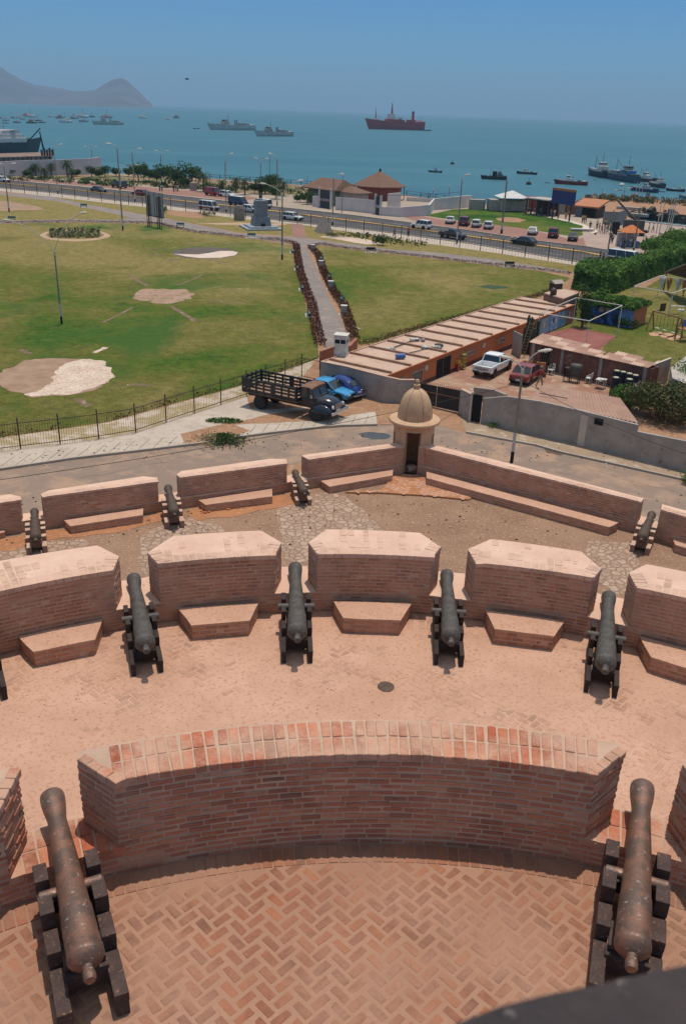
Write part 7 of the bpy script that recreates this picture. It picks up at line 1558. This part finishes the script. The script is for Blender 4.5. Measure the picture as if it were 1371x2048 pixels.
wallrun([(762,431),(800,434),(858,431.5),(867,420),(905,418),(941,414)],[1.7,1.9,2.2,2.4,2.6,2.6],.4,'ramp_wall','long white curved ramp wall beside the green island',whw)
wallrun([(775,418),(800,415)],3.2,.25,'garden_wall','tall white wall panel at the right of the round red house',whw)
wallrun([(812,402),(860,404.5),(905,409),(940,412)],.9,.3,'low_sea_wall','low white wall along the sea behind the ramp',whw)
for (x0,y0,x1,y1,h_,lb) in [(638,415,661,418.5,4.2,'dark double gate with white posts in front of the green-walled house'),(749,428.5,760,430.5,4.0,'narrow dark gate at the corner of the white compound wall')]:
    a_,b_=P(x0,y0),P(x1,y1); v=b_-a_; g=thing('compound_gate',tuple(a_),0,lb,'gate'); MB().beam((0,0,h_*.45),(v.x,v.y,h_*.45),.12,h_*.9).build('leaf',mk('gate_grey',(.07,.075,.08),(.04,.045,.05),bmp=.1),g)
    for q in(Vector(),v): MB().box((q.x,q.y,h_/2),(.5,.5,h_)).build('post',whw,g)
    b=MB()
    for k in range(6): f=(k+.5)/6; b.box((v.x*f,v.y*f-.12,h_*.42),(.28,.08,.5),rx=.0)
    b.build('white_openings',whw,g)
wb_=mk('fence_wood',(.16,.10,.07),bmp=.3); q=Q([(600,392),(618,395)]); 
# tall white wall, dry dock and moored ship at the left
wallrun([(-260,350),(-60,353),(0,353),(60,351),(130,350),(178,349),(204,347)],[3.6,3.8,3.8,4.0,4.2,4.4,4.6],.5,'long_white_wall','long tall white wall along the waterfront at the left',mk('wall_lilac',(.56,.50,.50),(.50,.44,.45),scale=.3,bmp=0,coord='pos'))
def hullmb(L,B,D,bow=.22,sheer=.35,stern=.8,zk=-.6,n=14):
    "boat hull along +Y, deck height D"
    b=MB(); rings=[]
    for i in range(n+1):
        f=i/n; y=-L/2+L*f; w=B/2*(stern+(1-stern)*min(1,f/.3)) if f<.3 else B/2*(1-max(0,(f-.55)/.45)**2.2)
        w=max(w,.02); z=D*(1+sheer*max(0,(f-.5)/.5)**2+.12*max(0,(.25-f)/.25)); rk=bow*L*.35*max(0,(f-.8)/.2)
        rings.append([(-w,y+rk,z),(-w*.96,y+rk*.5,z*.45),(-w*.72,y,zk),(w*.72,y,zk),(w*.96,y+rk*.5,z*.45),(w,y+rk,z)])
    b.loft(rings,close=True); return b
def place_boat(pxs,pxb,z=0): a,b_=P(*pxs,z),P(*pxb,z); d=b_-a; return (a+b_)/2,math.atan2(-d.x,d.y),d.length
def ship(pxs,pxb,kind,col,sup,label,name='ship',cat='ship',group=None,extra=None,LK=1.0,bend=0):
    c,rz,L=place_boat(pxs,pxb); L*=LK; g=thing(name,tuple(c),rz+bend,label,cat,group); S=L/40 if kind in('navy','research','dock') else min(L,19)/40
    sup=tuple(min(.72,x*(1.0 if kind in('navy','research') else 1.45)) for x in sup); hm_=mk('hull'+label[:26],col,tuple(x*1.6+.01 for x in col),scale=.5,rough=.85,bmp=0); sm=mk('sup'+label[:26],sup,tuple(x*.7 for x in sup),scale=.5,bmp=0); dk=mk('deck_d',(.10,.10,.10),bmp=0)
    D={'navy':3.2,'research':5.0,'fish':2.6,'small':2.2,'tug':2.3,'dock':7}[kind]*S*(1 if kind in('navy','research','dock') else 1.8); B={'navy':6.5,'research':8.5,'fish':9,'small':10,'tug':10,'dock':10}[kind]*S
    hullmb(L,B,D).build('hull',hm_,g); 
    MB().box((0,-L*.06,D*1.0),(B*.9,L*.72,D*.04)).build('deck',dk,g)
    def bx(name_,y,w,l,z,h_,m=None): return MB().box((0,y*L,D+z*S+h_*S/2),(w*S,l*S,h_*S)).build(name_,m or sm,g,bevel=.06*S)
    def mast(y,h_,r=.18,m=None,arms=()):
        b=MB(); b.tube((0,y*L,D),(0,y*L,D+h_*S),r*S,r*.4*S,7)
        for z,w in arms: b.beam((-w*S,y*L,D+z*S),(w*S,y*L,D+z*S),.15*S,.15*S)
        return b.build('mast',m or sm,g)
    if kind=='navy':
        bx('bridge',.17,4,5,0,2.2); w=bx('wheelhouse',.17,3.2,3,2.2,1.3); MB().box((0,.17*L+1.55*S,D+2.9*S),(3.0*S,.1*S,.5*S)).build('windows',glass,w)
        MB().box((0,.17*L,D+3.6*S),(3.6*S,3.4*S,.2*S)).build('awning',whw,g); mast(.10,8,arms=((5,1.2),(6.5,.8))); 
        for y in(-.06,-.10): MB().tube((0,y*L,D),(0,y*L,D+3.4*S),.55*S,.45*S,10).build('funnel',sm,g)
        bx('deckhouse',-.22,3.2,5,0,1.4); bx('gun_mount',.33,1.4,1.6,0,1.0); bx('winch',-.36,2,2.4,0,.9,dk); mast(-.47,3,.1); mast(-.30,2.5,.15)
    if kind=='research':
        rd=hm_; bx('fore_deckhouse',.36,2.6,3,0,1.6,whw); MB().tube((0,.38*L,D),(0,.38*L,D+8.5*S),.55*S,.08*S,6).build('foremast',rd,g)
        bx('deck_block',.10,6.5,7,0,1.6,rd); bx('bridge',.10,5.5,4.4,1.6,1.9,whw); w=bx('wheelhouse',.10,4.6,3.4,3.5,1.3,whw); MB().box((0,.10*L+1.75*S,D+4.2*S),(4.2*S,.1*S,.5*S)).build('windows',glass,w); MB().tube((0,.09*L,D+4.8*S),(0,.09*L,D+12*S),.8*S,.15*S,6).build('mainmast',rd,g)
        bx('midhouse',-.06,6,5,0,1.4,rd); bx('lifeboat',-.05,1.4,3.2,1.4,.8,whw); MB().box((0,-.08*L,D+2.6*S),(5*S,4*S,.15*S)).build('awning',dk,g)
        MB().tube((0,-.30*L,D-1*S),(0,-.30*L,D+6.8*S),1.15*S,.75*S,12).build('funnel',rd,g); MB().tube((0,-.30*L,D+5.2*S),(0,-.30*L,D+6.9*S),.98*S,.85*S,12).build('funnel_band',dk,g); bx('afterhouse',-.27,5.5,5,0,1.6,rd); bx('stern_gear',-.43,3,3,0,1.5,whw); mast(-.45,3.5,.15,dk)
    if kind in('fish','small'):
        yb=-.22 if kind=='fish' else -.05
        bx('cabin',yb,7,9,0,4.2); w=bx('wheelhouse',yb+.02,5.5,5.5,4.2,3.2); MB().box((0,(yb+.02)*L,D+6.3*S),(5.7*S,5.7*S,1.0*S)).build('windows',glass,w); mast(yb+.02,15,.28,dk,arms=((11,2.5),)); mast(.18,13,.3,dk); MB().beam((0,.18*L,D+11*S),(0,-.10*L,D+4*S),.3*S,.3*S).build('boom',dk,g); bx('hatch',.14,6,6,0,1.5); bx('net_pile',-.42,6,5,0,1.8,dk); bx('bow_locker',.36,3.5,4,0,1.6)
    if kind=='tug':
        bx('cabin',.08,6,10,0,3.4); w=bx('wheelhouse',.12,5,5,3.4,3.2); MB().box((0,.12*L,D+5.4*S),(5.2*S,5.2*S,1.0*S)).build('windows',glass,w); mast(.10,11,.3,dk,arms=((9,2),)); MB().tube((0,-.02*L,D),(0,-.02*L,D+5*S),1.1*S,.9*S,10).build('funnel',dk,g); bx('winch',-.22,3,4,0,1.5,dk); bx('rail_block',-.38,7,3,0,1.0)
    if extra: extra(g,L,S,D,B,bx)
    return g
grey=(.34,.345,.33); ship((843,261),(739,258),'research',(.28,.022,.020),(.6,.58,.55),'large red research ship with a tall red funnel anchored far out',LK=1.04)
GN='grey naval ships at anchor'
ship((507,260.5),(421,259.5),'navy',grey,grey,'grey naval ship second from the left, left of the smaller one',group=GN); ship((582,272.5),(513.5,272.5),'navy',(.30,.305,.30),(.30,.305,.30),'smaller grey naval ship in the middle of the bay',group=GN); ship((245,249.8),(188,249),'navy',(.33,.34,.30),(.36,.36,.33),'grey-green naval ship at the far left of the anchored three',group=GN)
GFB='fishing boats moored off the pier'
for a_,b_,k_,c_,s_,lb in [((883,345.5),(857,344),'small',(.03,.05,.06),(.25,.28,.28),'small dark fishing boat alone left of the buoy'),((1012,360),(963,358),'fish',(.035,.03,.028),(.10,.10,.10),'dark fishing boat with a square black cabin'),((1073,349.5),(1034,347.5),'tug',(.04,.04,.05),(.55,.52,.48),'little dark tug with a white wheelhouse'),
 ((1174,371),(1110,367.5),'tug',(.16,.03,.025),(.55,.50,.45),'red-hulled tug moored above the blue billboard'),((1212,357),(1176,349),'fish',(.025,.03,.04),(.45,.42,.38),'black trawler at the left of the moored cluster'),((1271,367),(1210,356),'fish',(.035,.06,.09),(.20,.20,.19),'long dark grey trawler with a blue tarpaulin'),
 ((1312,366),(1262,361),'small',(.06,.06,.06),(.50,.48,.44),'pale-cabined boat behind the dark blue hull of the cluster'),((1313,386),(1261,381),'small',(.03,.045,.08),(.35,.34,.33),'dark blue hulled boat nearest the pier flagpoles'),((1325,377),(1296,372),'fish',(.04,.045,.05),(.45,.40,.36),'small trawler with a white stern house right of the flagpoles'),
 ((1368,384),(1332,381.5),'fish',(.035,.035,.04),(.55,.5,.45),'dark boat with white gear at the right edge of the bay'),((1400,401),(1358,396),'small',(.10,.14,.17),(.45,.42,.35),'grey-blue boat cut by the right edge beside the pier')]:
    def ex(g,L,S,D,B,bx,lb=lb):
        if 'tarpaulin' in lb: bx('tarpaulin',-.20,7,16,1,3,paint('tarp_blue',(.02,.16,.38),rough=.6)); bx('long_rail',.1,8,14,0,3.0)
        if 'square black' in lb: bx('stern_box',-.0,6.5,7,0,8,black)
    ship(a_,b_,k_,c_,s_,lb,'fishing_boat' if k_!='tug' else 'tug_boat','boat',GFB,ex)
for (x,y,lb,c_) in [(903.7,328.5,'small dark buoy floating alone left of the two boats',(.03,.03,.03)),(1242,371.5,'small white buoy among the moored boats',(.6,.6,.55)),(1056,369,'tiny dark buoy below the little tug',(.03,.03,.03))]:
    g=thing('buoy',tuple(P(x,y,0)),0,lb,'buoy'); MB().lathe([(.1,-.3),(.9,-.1),(1.0,.4),(.6,.9),(.1,1.0)],12).build('float',mk('buoy'+lb[:8],c_,bmp=0),g); MB().tube((0,0,.9),(0,0,2.2),.08,.05,6).build('staff',black,g)
def rowboat(x,y,w,rz,label,col=(.05,.05,.05)):
    a_,b_=P(x-w/2,y,0),P(x+w/2,y,0); L=(b_-a_).length; c0=(a_+b_)/2; g=thing('rowing_boat',tuple(c0),rz,label,'boat','small boats'); hullmb(L,L*.3,L*.10,zk=-.2).build('hull',paint('rb'+label[:10],col),g)
    for f in(-.2,.1): MB().box((0,f*L,L*.085),(L*.25,L*.05,L*.01)).build('thwart',M['wood_dusty'],g)
rowboat(851,261.5,9,R(90),'small dark tender behind the stern of the red research ship'); rowboat(1094,366,8,R(80),'small dark skiff left of the red-hulled tug'); rowboat(1236,380.5,11,R(85),'dark skiff floating left of the dark blue hulled boat'); rowboat(1323,384,9,R(60),'dark skiff right of the dark blue hulled boat',(.03,.05,.05)); rowboat(1189,360,7,R(90),'pale skiff below the black trawler',(.4,.36,.32)); rowboat(393,258,8,R(90),'little boat off the bow of the left naval ship')
FB=[(3,237,9),(12,241,11),(14,237,9),(13.5,246,9),(26,236,8),(34,245,13),(40,235.5,12),(45,238.5,9),(50,233,14),(62,234,18),(68,232,9),(77,241.5,12),(65,246,19),(63,240,9),(84,245.5,12),(103,233.5,11),(119,236,14),(131,244.5,22),(122,236,8),(148,237,13),(147,234,9),(166,235,18),(167,243,16),(184,234,10),(206,235.5,9),(214,235.5,16),(285,236.5,13),(337,239,9),(352,236,10),(2,252,9)]
wherew=['by the left edge','second row','near shore side','far row']
for k,(x,y,w) in enumerate(FB):
    c,rz,L=place_boat((x+w/2,y+.6),(x-w/2,y+.6)); g=thing('fishing_boat',tuple(c),rz+(math.pi if k%3==0 else 0),'distant small boat of the left anchorage, %s along the row counted from the left'%(['first','second','third','fourth','fifth','sixth','seventh','eighth','ninth','tenth','eleventh','twelfth','thirteenth','fourteenth','fifteenth','sixteenth','seventeenth','eighteenth','nineteenth','twentieth','twenty-first','twenty-second','twenty-third','twenty-fourth','twenty-fifth','twenty-sixth','twenty-seventh','twenty-eighth','twenty-ninth','thirtieth'][sorted(range(len(FB)),key=lambda i:FB[i][0]).index(k)]),'boat','distant boats of the left anchorage')
    dark=k in(3,5,11,12,14,23); hc_=(.05,.06,.06) if dark else [(.5,.5,.48),(.28,.22,.2),(.6,.6,.58)][k%3]; hullmb(L,L*.28,L*.09).build('hull',paint('far%d%d'%(dark,k%3),hc_),g)
    MB().box((0,-L*.12,L*.15),(L*.18,L*.28,L*.14)).build('cabin',whw if k%4 else paint('cab_red',(.4,.12,.08)),g)
    if k%2: MB().tube((0,0,L*.08),(0,0,L*.45),L*.012,L*.006,5).build('mast',black,g)
# ship in the dry dock (left)
def dockship(g,L,S,D,B,bx):
    dkm=mk('ds_white',(.52,.52,.48),(.42,.42,.40),scale=.3,bmp=0)
    for s in(-1,1):
        for i in range(5):
            b=MB()
            for k in range(9): b.box((s*3.15*S,(-.38+i*.10)*L+k*.0,D+1.4*S),(.1*S,.9*S,.7*S))
            if s>0 or i>=0: b.build('window_row',glass,g)
c,rz,L=place_boat((-130,318),(74,311)); g=thing('docked_ship',(c.x,c.y,0),rz,'large black-hulled ship with a white superstructure in the dock at the left','ship'); S=L/50
hullmb(L,8*S,5.2*S,zk=-.5).build('hull',paint('dock_black',(.012,.014,.022),rough=.5),g); MB().box((0,-2*S,5.35*S),(7*S,38*S,.3*S)).build('deck',black,g)
for nm,y,w,l,z,h_,m_ in(('lower_deckhouse',-1,7.4,36,5.3,1.5,whw),('upper_deckhouse',3,6.4,26,6.8,1.3,whw),('bridge',10,5.6,9,8.1,1.5,whw),('bridge_wing',11,8.0,2.4,9.6,.2,whw),('bow_block',19,3,3,5.6,1.2,grn)): MB().box((0,y*S,(z+h_/2)*S),(w*S,l*S,h_*S)).build(nm,m_,g)
b=MB()
for k in range(22): b.box((0,(-16+1.4*k)*S,6.1*S),(6.66*S,.7*S,.5*S))
b.build('portholes',glass,g); MB().box((0,9*S,8.7*S),(5.06*S,6.06*S,.5*S)).build('bridge_windows',glass,g)
MB().tube((0,2*S,6*S),(0,-3.5*S,16*S),.18*S,.1*S,6).build('derrick',whw,g); MB().tube((0,4*S,6*S),(0,5.5*S,11.5*S),.2*S,.12*S,6).build('derrick',whw,g); MB().tube((0,9*S,10*S),(0,9*S,13*S),.1*S,.05*S,6).build('mast',black,g); MB().tube((0,-8*S,6*S),(0,-2*S,14*S),.15*S,.1*S,6).build('derrick',whw,g)
q=[P(x,y,0) for x,y in ((-200,346),(107,333),(105,324),(-200,336))]; g=thing('floating_dock',(0,0,0),0,'rusty brown floating dock in front of the black-hulled ship','dock'); hd2=3.6; s=MB(); s.prism([p[:2] for p in q],-.5,hd2); s.build('hull',mk('dock_brown',(.25,.16,.115),(.15,.09,.07),scale=.25,bmp=.2,coord='pos',c3=(.36,.3,.24),s3=.5),g)
for k in range(14):
    p=q[0].lerp(q[1],.55+k*.033); MB().box((p.x,p.y-.1,hd2*.5),(.35,.3,hd2*.9)).build('rib',M['wood_dark'],g)
for k in range(5):
    p=q[1].lerp(q[0],.01+k*.02); MB().box((p.x,p.y+2,hd2+1.0),(.6,.6,2.0+k%2)).build('bollard',M['wood_dark'],g)
c0=P(90,320,0); g=thing('dock_mast',(c0.x,c0.y,hd2),0,'tall dark mast with a slanting boom standing on the floating dock','mast'); MB().tube((0,0,0),(-.9,0,hgt(90,310,269,3.6)),.4,.2,8).build('pole',black,g); MB().tube((-7.5,0,1.5),(-.5,0,8),.25,.2,6).build('boom',black,g)
# market kiosks, billboard, pier
c0=P(1020,422); g=thing('canopy_stall',tuple(c0),.1,'market stall with a white pyramid canopy by the sea','stall'); wS=6.5; MB().lathe([(wS*.72,3.0),(.1,4.4)],4,Q=Matrix.Rotation(R(45),4,'Z')).build('canopy',mk('canvas_white',(.66,.64,.60),bmp=0),g); MB().box((-1,0,1.3),(8.4,3.8,2.3)).build('counter',greyw,g); MB().box((-7.5,1.5,1.1),(3.4,2.0,2.2)).build('side_booth',conk,g); MB().box((6.2,1.6,1.5),(5.5,3.4,3.0)).build('back_room',brk,g)
for x in(-3,3):
    for y in(-3,3): MB().tube((x,y,0),(x,y,3.1),.08,.08,6).build('post',polew,g)
a_,b_=P(1050,428),P(1093,434); v=b_-a_; u=v.normalized(); nr=Vector((-u.y,u.x,0)); g=thing('pergola',tuple(a_),0,'long dark pergola with a slatted roof beside the white canopy','pergola'); hh=3.2
MB().beam(nr*3.4+Vector((0,0,hh/2)),v+nr*3.4+Vector((0,0,hh/2)),.2,hh).build('back_wall',M['wood_dark'],g); MB().beam(nr*2+Vector((0,0,hh)),v+nr*2+Vector((0,0,hh)),4.2,.15).build('roof',M['wood_dark'],g)
b=MB(); n=14
for k in range(n): p=v*((k+.5)/n); b.beam(p-nr*.5+Vector((0,0,hh+.2)),p+nr*4.4+Vector((0,0,hh+.2)),.3,.22)
b.build('slats',polew,g)
for k in range(5): p=v*(k/4); MB().box((p.x,p.y,hh/2),(.25,.25,hh)).build('post',M['wood_dark'],g)
a_,b_=P(1098,437),P(1143,444); v=b_-a_; u=v.normalized(); nr=Vector((-u.y,u.x,0)); g=thing('blue_billboard',tuple(a_),0,'big blue billboard with an orange stripe on top by the sea','billboard'); hb_,ht_=hgt(1120,440,408),hgt(1120,440,381)
MB().beam((0,0,(hb_+ht_)/2),(v.x,v.y,(hb_+ht_)/2),.25,ht_-hb_).build('panel',mk('board_blue',(.05,.06,.20),(.04,.05,.16),scale=.4,bmp=0),g); MB().beam((u.y*.02,-u.x*.02,ht_+.15),(v.x+u.y*.02,v.y-u.x*.02,ht_+.15),.3,.5).build('top_stripe',mk('stripe_orange',(.45,.20,.09),bmp=0),g)
b=MB()
for k in range(6): z=hb_+(ht_-hb_)*(k+.8)/7; b.beam(v*.14-nr*.15+Vector((0,0,z)),v*(.86-.1*(k%2))-nr*.15+Vector((0,0,z)),.04,.07)
b.build('faint_writing',mk('faint_ink',(.12,.12,.26),bmp=0),g)
for f in(.12,.88): p=v*f; MB().tube((p.x,p.y+.3,0),(p.x,p.y+.3,hb_+.3),.18,.18,8).build('post',M['wood_dark'],g)
a_,b_=P(1149,433),P(1190,437); v=b_-a_; u=v.normalized(); nr=Vector((-u.y,u.x,0)); g=thing('orange_kiosk',tuple(a_),0,'dark kiosk with an orange roof right of the blue billboard','kiosk'); hh=hgt(1170,436,413)
MB().beam(nr*2.5+Vector((0,0,hh/2)),v+nr*2.5+Vector((0,0,hh/2)),4.5,hh).build('walls',M['wood_dark'],g); MB().beam(nr*2.2+Vector((0,0,hh*.5)),v*.3+nr*2.2+Vector((0,0,hh*.5)),4.6,hh*.95).build('side_wall',mk('kiosk_grey',(.16,.19,.23),bmp=0),g); a0=Vector((0,0,hh)); b=MB(); b.add([a0-u*.6-nr*.6,a0+v+u*.6-nr*.6,a0+v+u*.6+nr*5.2+Vector((0,0,1.2)),a0-u*.6+nr*5.2+Vector((0,0,1.2))],[(0,1,2,3)]); o=b.build('roof',mk('roof_orange',(.46,.19,.095),(.40,.16,.08),bmp=0),g); sd=o.modifiers.new('t','SOLIDIFY'); sd.thickness=.3
MB().beam(v*.35-nr*.05+Vector((0,0,hh*.45)),v*.9-nr*.05+Vector((0,0,hh*.45)),.1,hh*.7).build('opening',M['dark'],g)
c0=P(1170,411); g=thing('wooden_stall',tuple(P(1128,428)),.1,'low wooden stalls and boards under the blue billboard','stall')
for k in range(4): MB().box((-4+2.6*k,0,1.2),(2.2,1.6,2.4)).build('booth',[M['wood_dark'],greyw,M['wood_dusty'],conk][k],g)
# cracked sand-coloured stage wall, dark truck, orange-topped stall on the plaza
wallrun([(1203,447),(1233,453),(1250,448)],[2.4,2.8,3.0],.3,'grey_hoarding','grey metal hoarding behind the plaza crowd',mk('hoarding',(.22,.22,.225),(.17,.17,.175),scale=.5,bmp=0))
c0=P(1254,470); g=thing('crane_truck',tuple(c0),R(80),'dark crane truck parked on the plaza','truck'); g.scale=(.8,.8,.8); MB().box((0,0,1.0),(2.4,8.5,.5)).build('chassis',black,g); MB().box((0,3.2,2.0),(2.4,2.0,1.9)).build('cab',black,g,bevel=.1); MB().box((0,-1,2.3),(2.3,4.6,2.2)).build('body',M['iron'],g); MB().tube((0,-2,2.8),(0,3.5,7.5),.3,.2,8).build('boom',M['iron'],g); MB().box((0,4.25,2.2),(1.9,.06,.7)).build('windscreen',glass,g)
for s in(-1,1):
    for y in(3,-1.6,-3.0): wheel(g,s*1.1,y,.55,.35)
c0=P(1256,494); g=thing('orange_canopy_stall',tuple(c0),.2,'small stall with an orange canopy on the plaza','stall'); MB().lathe([(2.4,2.5),(.2,3.6)],4,Q=Matrix.Rotation(R(45),4,'Z')).build('canopy',mk('canvas_orange',(.62,.20,.06),bmp=0),g); MB().box((0,1.2,1.1),(3.6,.3,2.2)).build('back_panel',whw,g); MB().box((0,0,.5),(3.0,1.6,1.0)).build('counter',paint('stall_blue',(.10,.22,.38)),g)
for x in(-1.6,1.6):
    for y in(-1.6,1.6): MB().tube((x,y,0),(x,y,2.6),.06,.06,6).build('post',polew,g)
c0=P(1163,462); g=thing('pale_bench_slab',tuple(c0),.1,'low white and dark slab seat at the tip of the green island','bench'); MB().box((0,0,.3),(4.5,1.2,.3)).build('seat',whw,g); MB().box((0,0,.08),(3.5,.8,.15)).build('base',black,g)
# rocky edge of the pier and low structures of the basin
rk=MB()
rp=Q([(1160,409),(1171,405),(1185,397),(1196,392.5),(1230,393),(1271,395),(1320,399),(1371,404),(1560,424)]); rp2=Q([(1371,430),(1330,426),(1290,421),(1281,423),(1262,427),(1253,432)])
for L in(rp,rp2):
    for i in range(len(L)-1):
        n=int((L[i+1]-L[i]).length/1.0)
        for k in range(n):
            for _ in range(2): q=L[i].lerp(L[i+1],rnd.random()); r=rnd.uniform(.5,1.5); rk.box((q.x+rnd.uniform(-1.5,1.5),q.y+rnd.uniform(-2,2),ZS+rnd.uniform(-1.2,.5)),(r,r*rnd.uniform(.6,1.2),r*.9),rz=rnd.random()*3,rx=rnd.random(),a=rnd.random(),taper=rnd.uniform(.4,.9))
tag(rk.build('boulders',leafmat('boulder_rock',[(0,(.07,.055,.045)),(.6,(.18,.14,.11)),(1,(.32,.26,.21))])),'dark boulders heaped along the edge of the pier','boulders',kind='stuff')
for k,(x0,y0,x1,y1,h_) in enumerate([(1231,418,1280,422,2.2),(1250,430,1291,434,1.6)]): wallrun([(x0,y0),(x1,y1)],h_*.3,1.6,'low_pavilion',['upper','lower'][k]+' long flat grey-roofed shelter by the inner basin',conk)
wallrun([(1277,443),(1300,446),(1371,454),(1500,471)],.25,.5,'basin_wall','low white wall along the near side of the inner basin',whw)
sb=MB()
for i in range(60): p=P(rnd.uniform(1200,1371),0,ZS); x=rnd.uniform(1200,1370); p=P(x,397+ (x-1200)*.055+rnd.uniform(-1,5)); blob_leaves(sb,(p.x,p.y,ZS+.5),(1.2,1.0,.8),30,.6)
tag(sb.build('pier_scrub',LB),'sparse dark scrub along the pier','shrubs',kind='stuff')
# bird and cables
g=thing('bird',tuple(ray(374,158).normalized()*260+Vector((0,0,CZ))),.3,'dark sea bird gliding above the bay','bird'); b=MB(); b.lathe([(.02,-.6),(.16,-.2),(.18,.2),(.03,.6)],8,Q=Matrix.Rotation(R(90),4,'Y')); b.build('body',black,g); b=MB()
for s in(-1,1): b.add([(-.2,0,0),(.25,0,0),(.15,s*1.0,.25),(-.25,s*1.6,.1),(-.35,s*1.0,.22)],[(0,1,2,3,4)])
b.build('wings',black,g)
def cable(pts,r,label): return tag(MB().path(pts,r,5).build('overhead_cable',black),label,'cable')
def cat_(a,b_,sag,n=16): return [a.lerp(b_,k/n)-Vector((0,0,sag*4*(k/n)*(1-k/n))) for k in range(n+1)]
lampTop=P(1022,925)+Vector((0,0,hgt(1022,925,760))); cable(cat_(P(-300,1000,7.2),lampTop+Vector((0,0,-.2)),.5),.014,'thin cable running from the near street lamp across the stake truck to the left edge')
cable(cat_(lampTop,P(1440,930,6.0),.4),.014,'thin cable running from the near street lamp down to the right edge')
for a_,b_,lb in [((240,325),(600,372),'sagging wire between the waterfront lamps on the left'),((600,372),(919,384),'sagging wire from the house to the lamp by the black pickup')]:
    cable(cat_(P(*a_,9),P(*b_,9),1.0),.03,lb)
# ---------------- small debris ----------------
db=MB()
for i in range(150):
    q=P(rnd.uniform(-20,1390),rnd.uniform(1265,1440),ZB)
    if q.y<9.3 or abs(q.x)>11: continue
    s=rnd.uniform(.006,.018)*(1.8 if rnd.random()<.05 else 1); db.box((q.x,q.y,ZB+s*.3),(s,s*rnd.uniform(.5,1.6),s*.6),rz=rnd.random()*3,a=rnd.random())
for i in range(420):
    q=P(rnd.uniform(-20,1390),rnd.uniform(985,1090),ZC); s=rnd.uniform(.015,.06); db.box((q.x,q.y,ZC+s*.3),(s,s*rnd.uniform(.5,1.6),s*.6),rz=rnd.random()*3,a=rnd.random())
for i in range(260):
    x=rnd.uniform(-20,1390); q=P(x,rnd.uniform(868,900)+max(0,(x-830))*.10+max(0,(500-x))*.08,ZS); s=rnd.uniform(.02,.09); db.box((q.x,q.y,ZS+.03),(s,s*rnd.uniform(.5,1.8),s*.5),rz=rnd.random()*3,a=rnd.random())
tag(db.build('pebbles',leafmat('pebble',[(0,(.05,.035,.03)),(.5,(.25,.16,.11)),(.8,(.5,.38,.3)),(1,(.72,.66,.58))])),'small stones and litter scattered over terraces and street','pebbles',kind='stuff')
cr_=mk('crack',(.14,.10,.08),bmp=0)
for k,(x0,y0,x1,y1) in enumerate([(150,960,420,905),(480,930,620,880),(700,895,760,868),(890,905,1180,960),(1000,925,1060,905),(1150,930,1371,990),(300,900,340,935),(940,880,1010,915)]):
    a_,b_=P(x0,y0),P(x1,y1); n=30; pts=[]; d=(b_-a_); nr=Vector((-d.y,d.x,0)).normalized()
    for i in range(n+1): f=i/n; w_=.35*mnoise.noise(Vector((f*7,k*3.1,0)))+.12*mnoise.noise(Vector((f*25,k*3.1,0))); pts.append(a_+d*f+nr*w_)
    s=MB()
    for i in range(n): 
        p,q=pts[i],pts[i+1]; t_=.012+.012*rnd.random(); s.add([(p.x,p.y-t_,ZS+.009),(q.x,q.y-t_,ZS+.009),(q.x,q.y+t_,ZS+.009),(p.x,p.y+t_,ZS+.009)],[(0,1,2,3)])
    struct('street_crack',s,cr_)
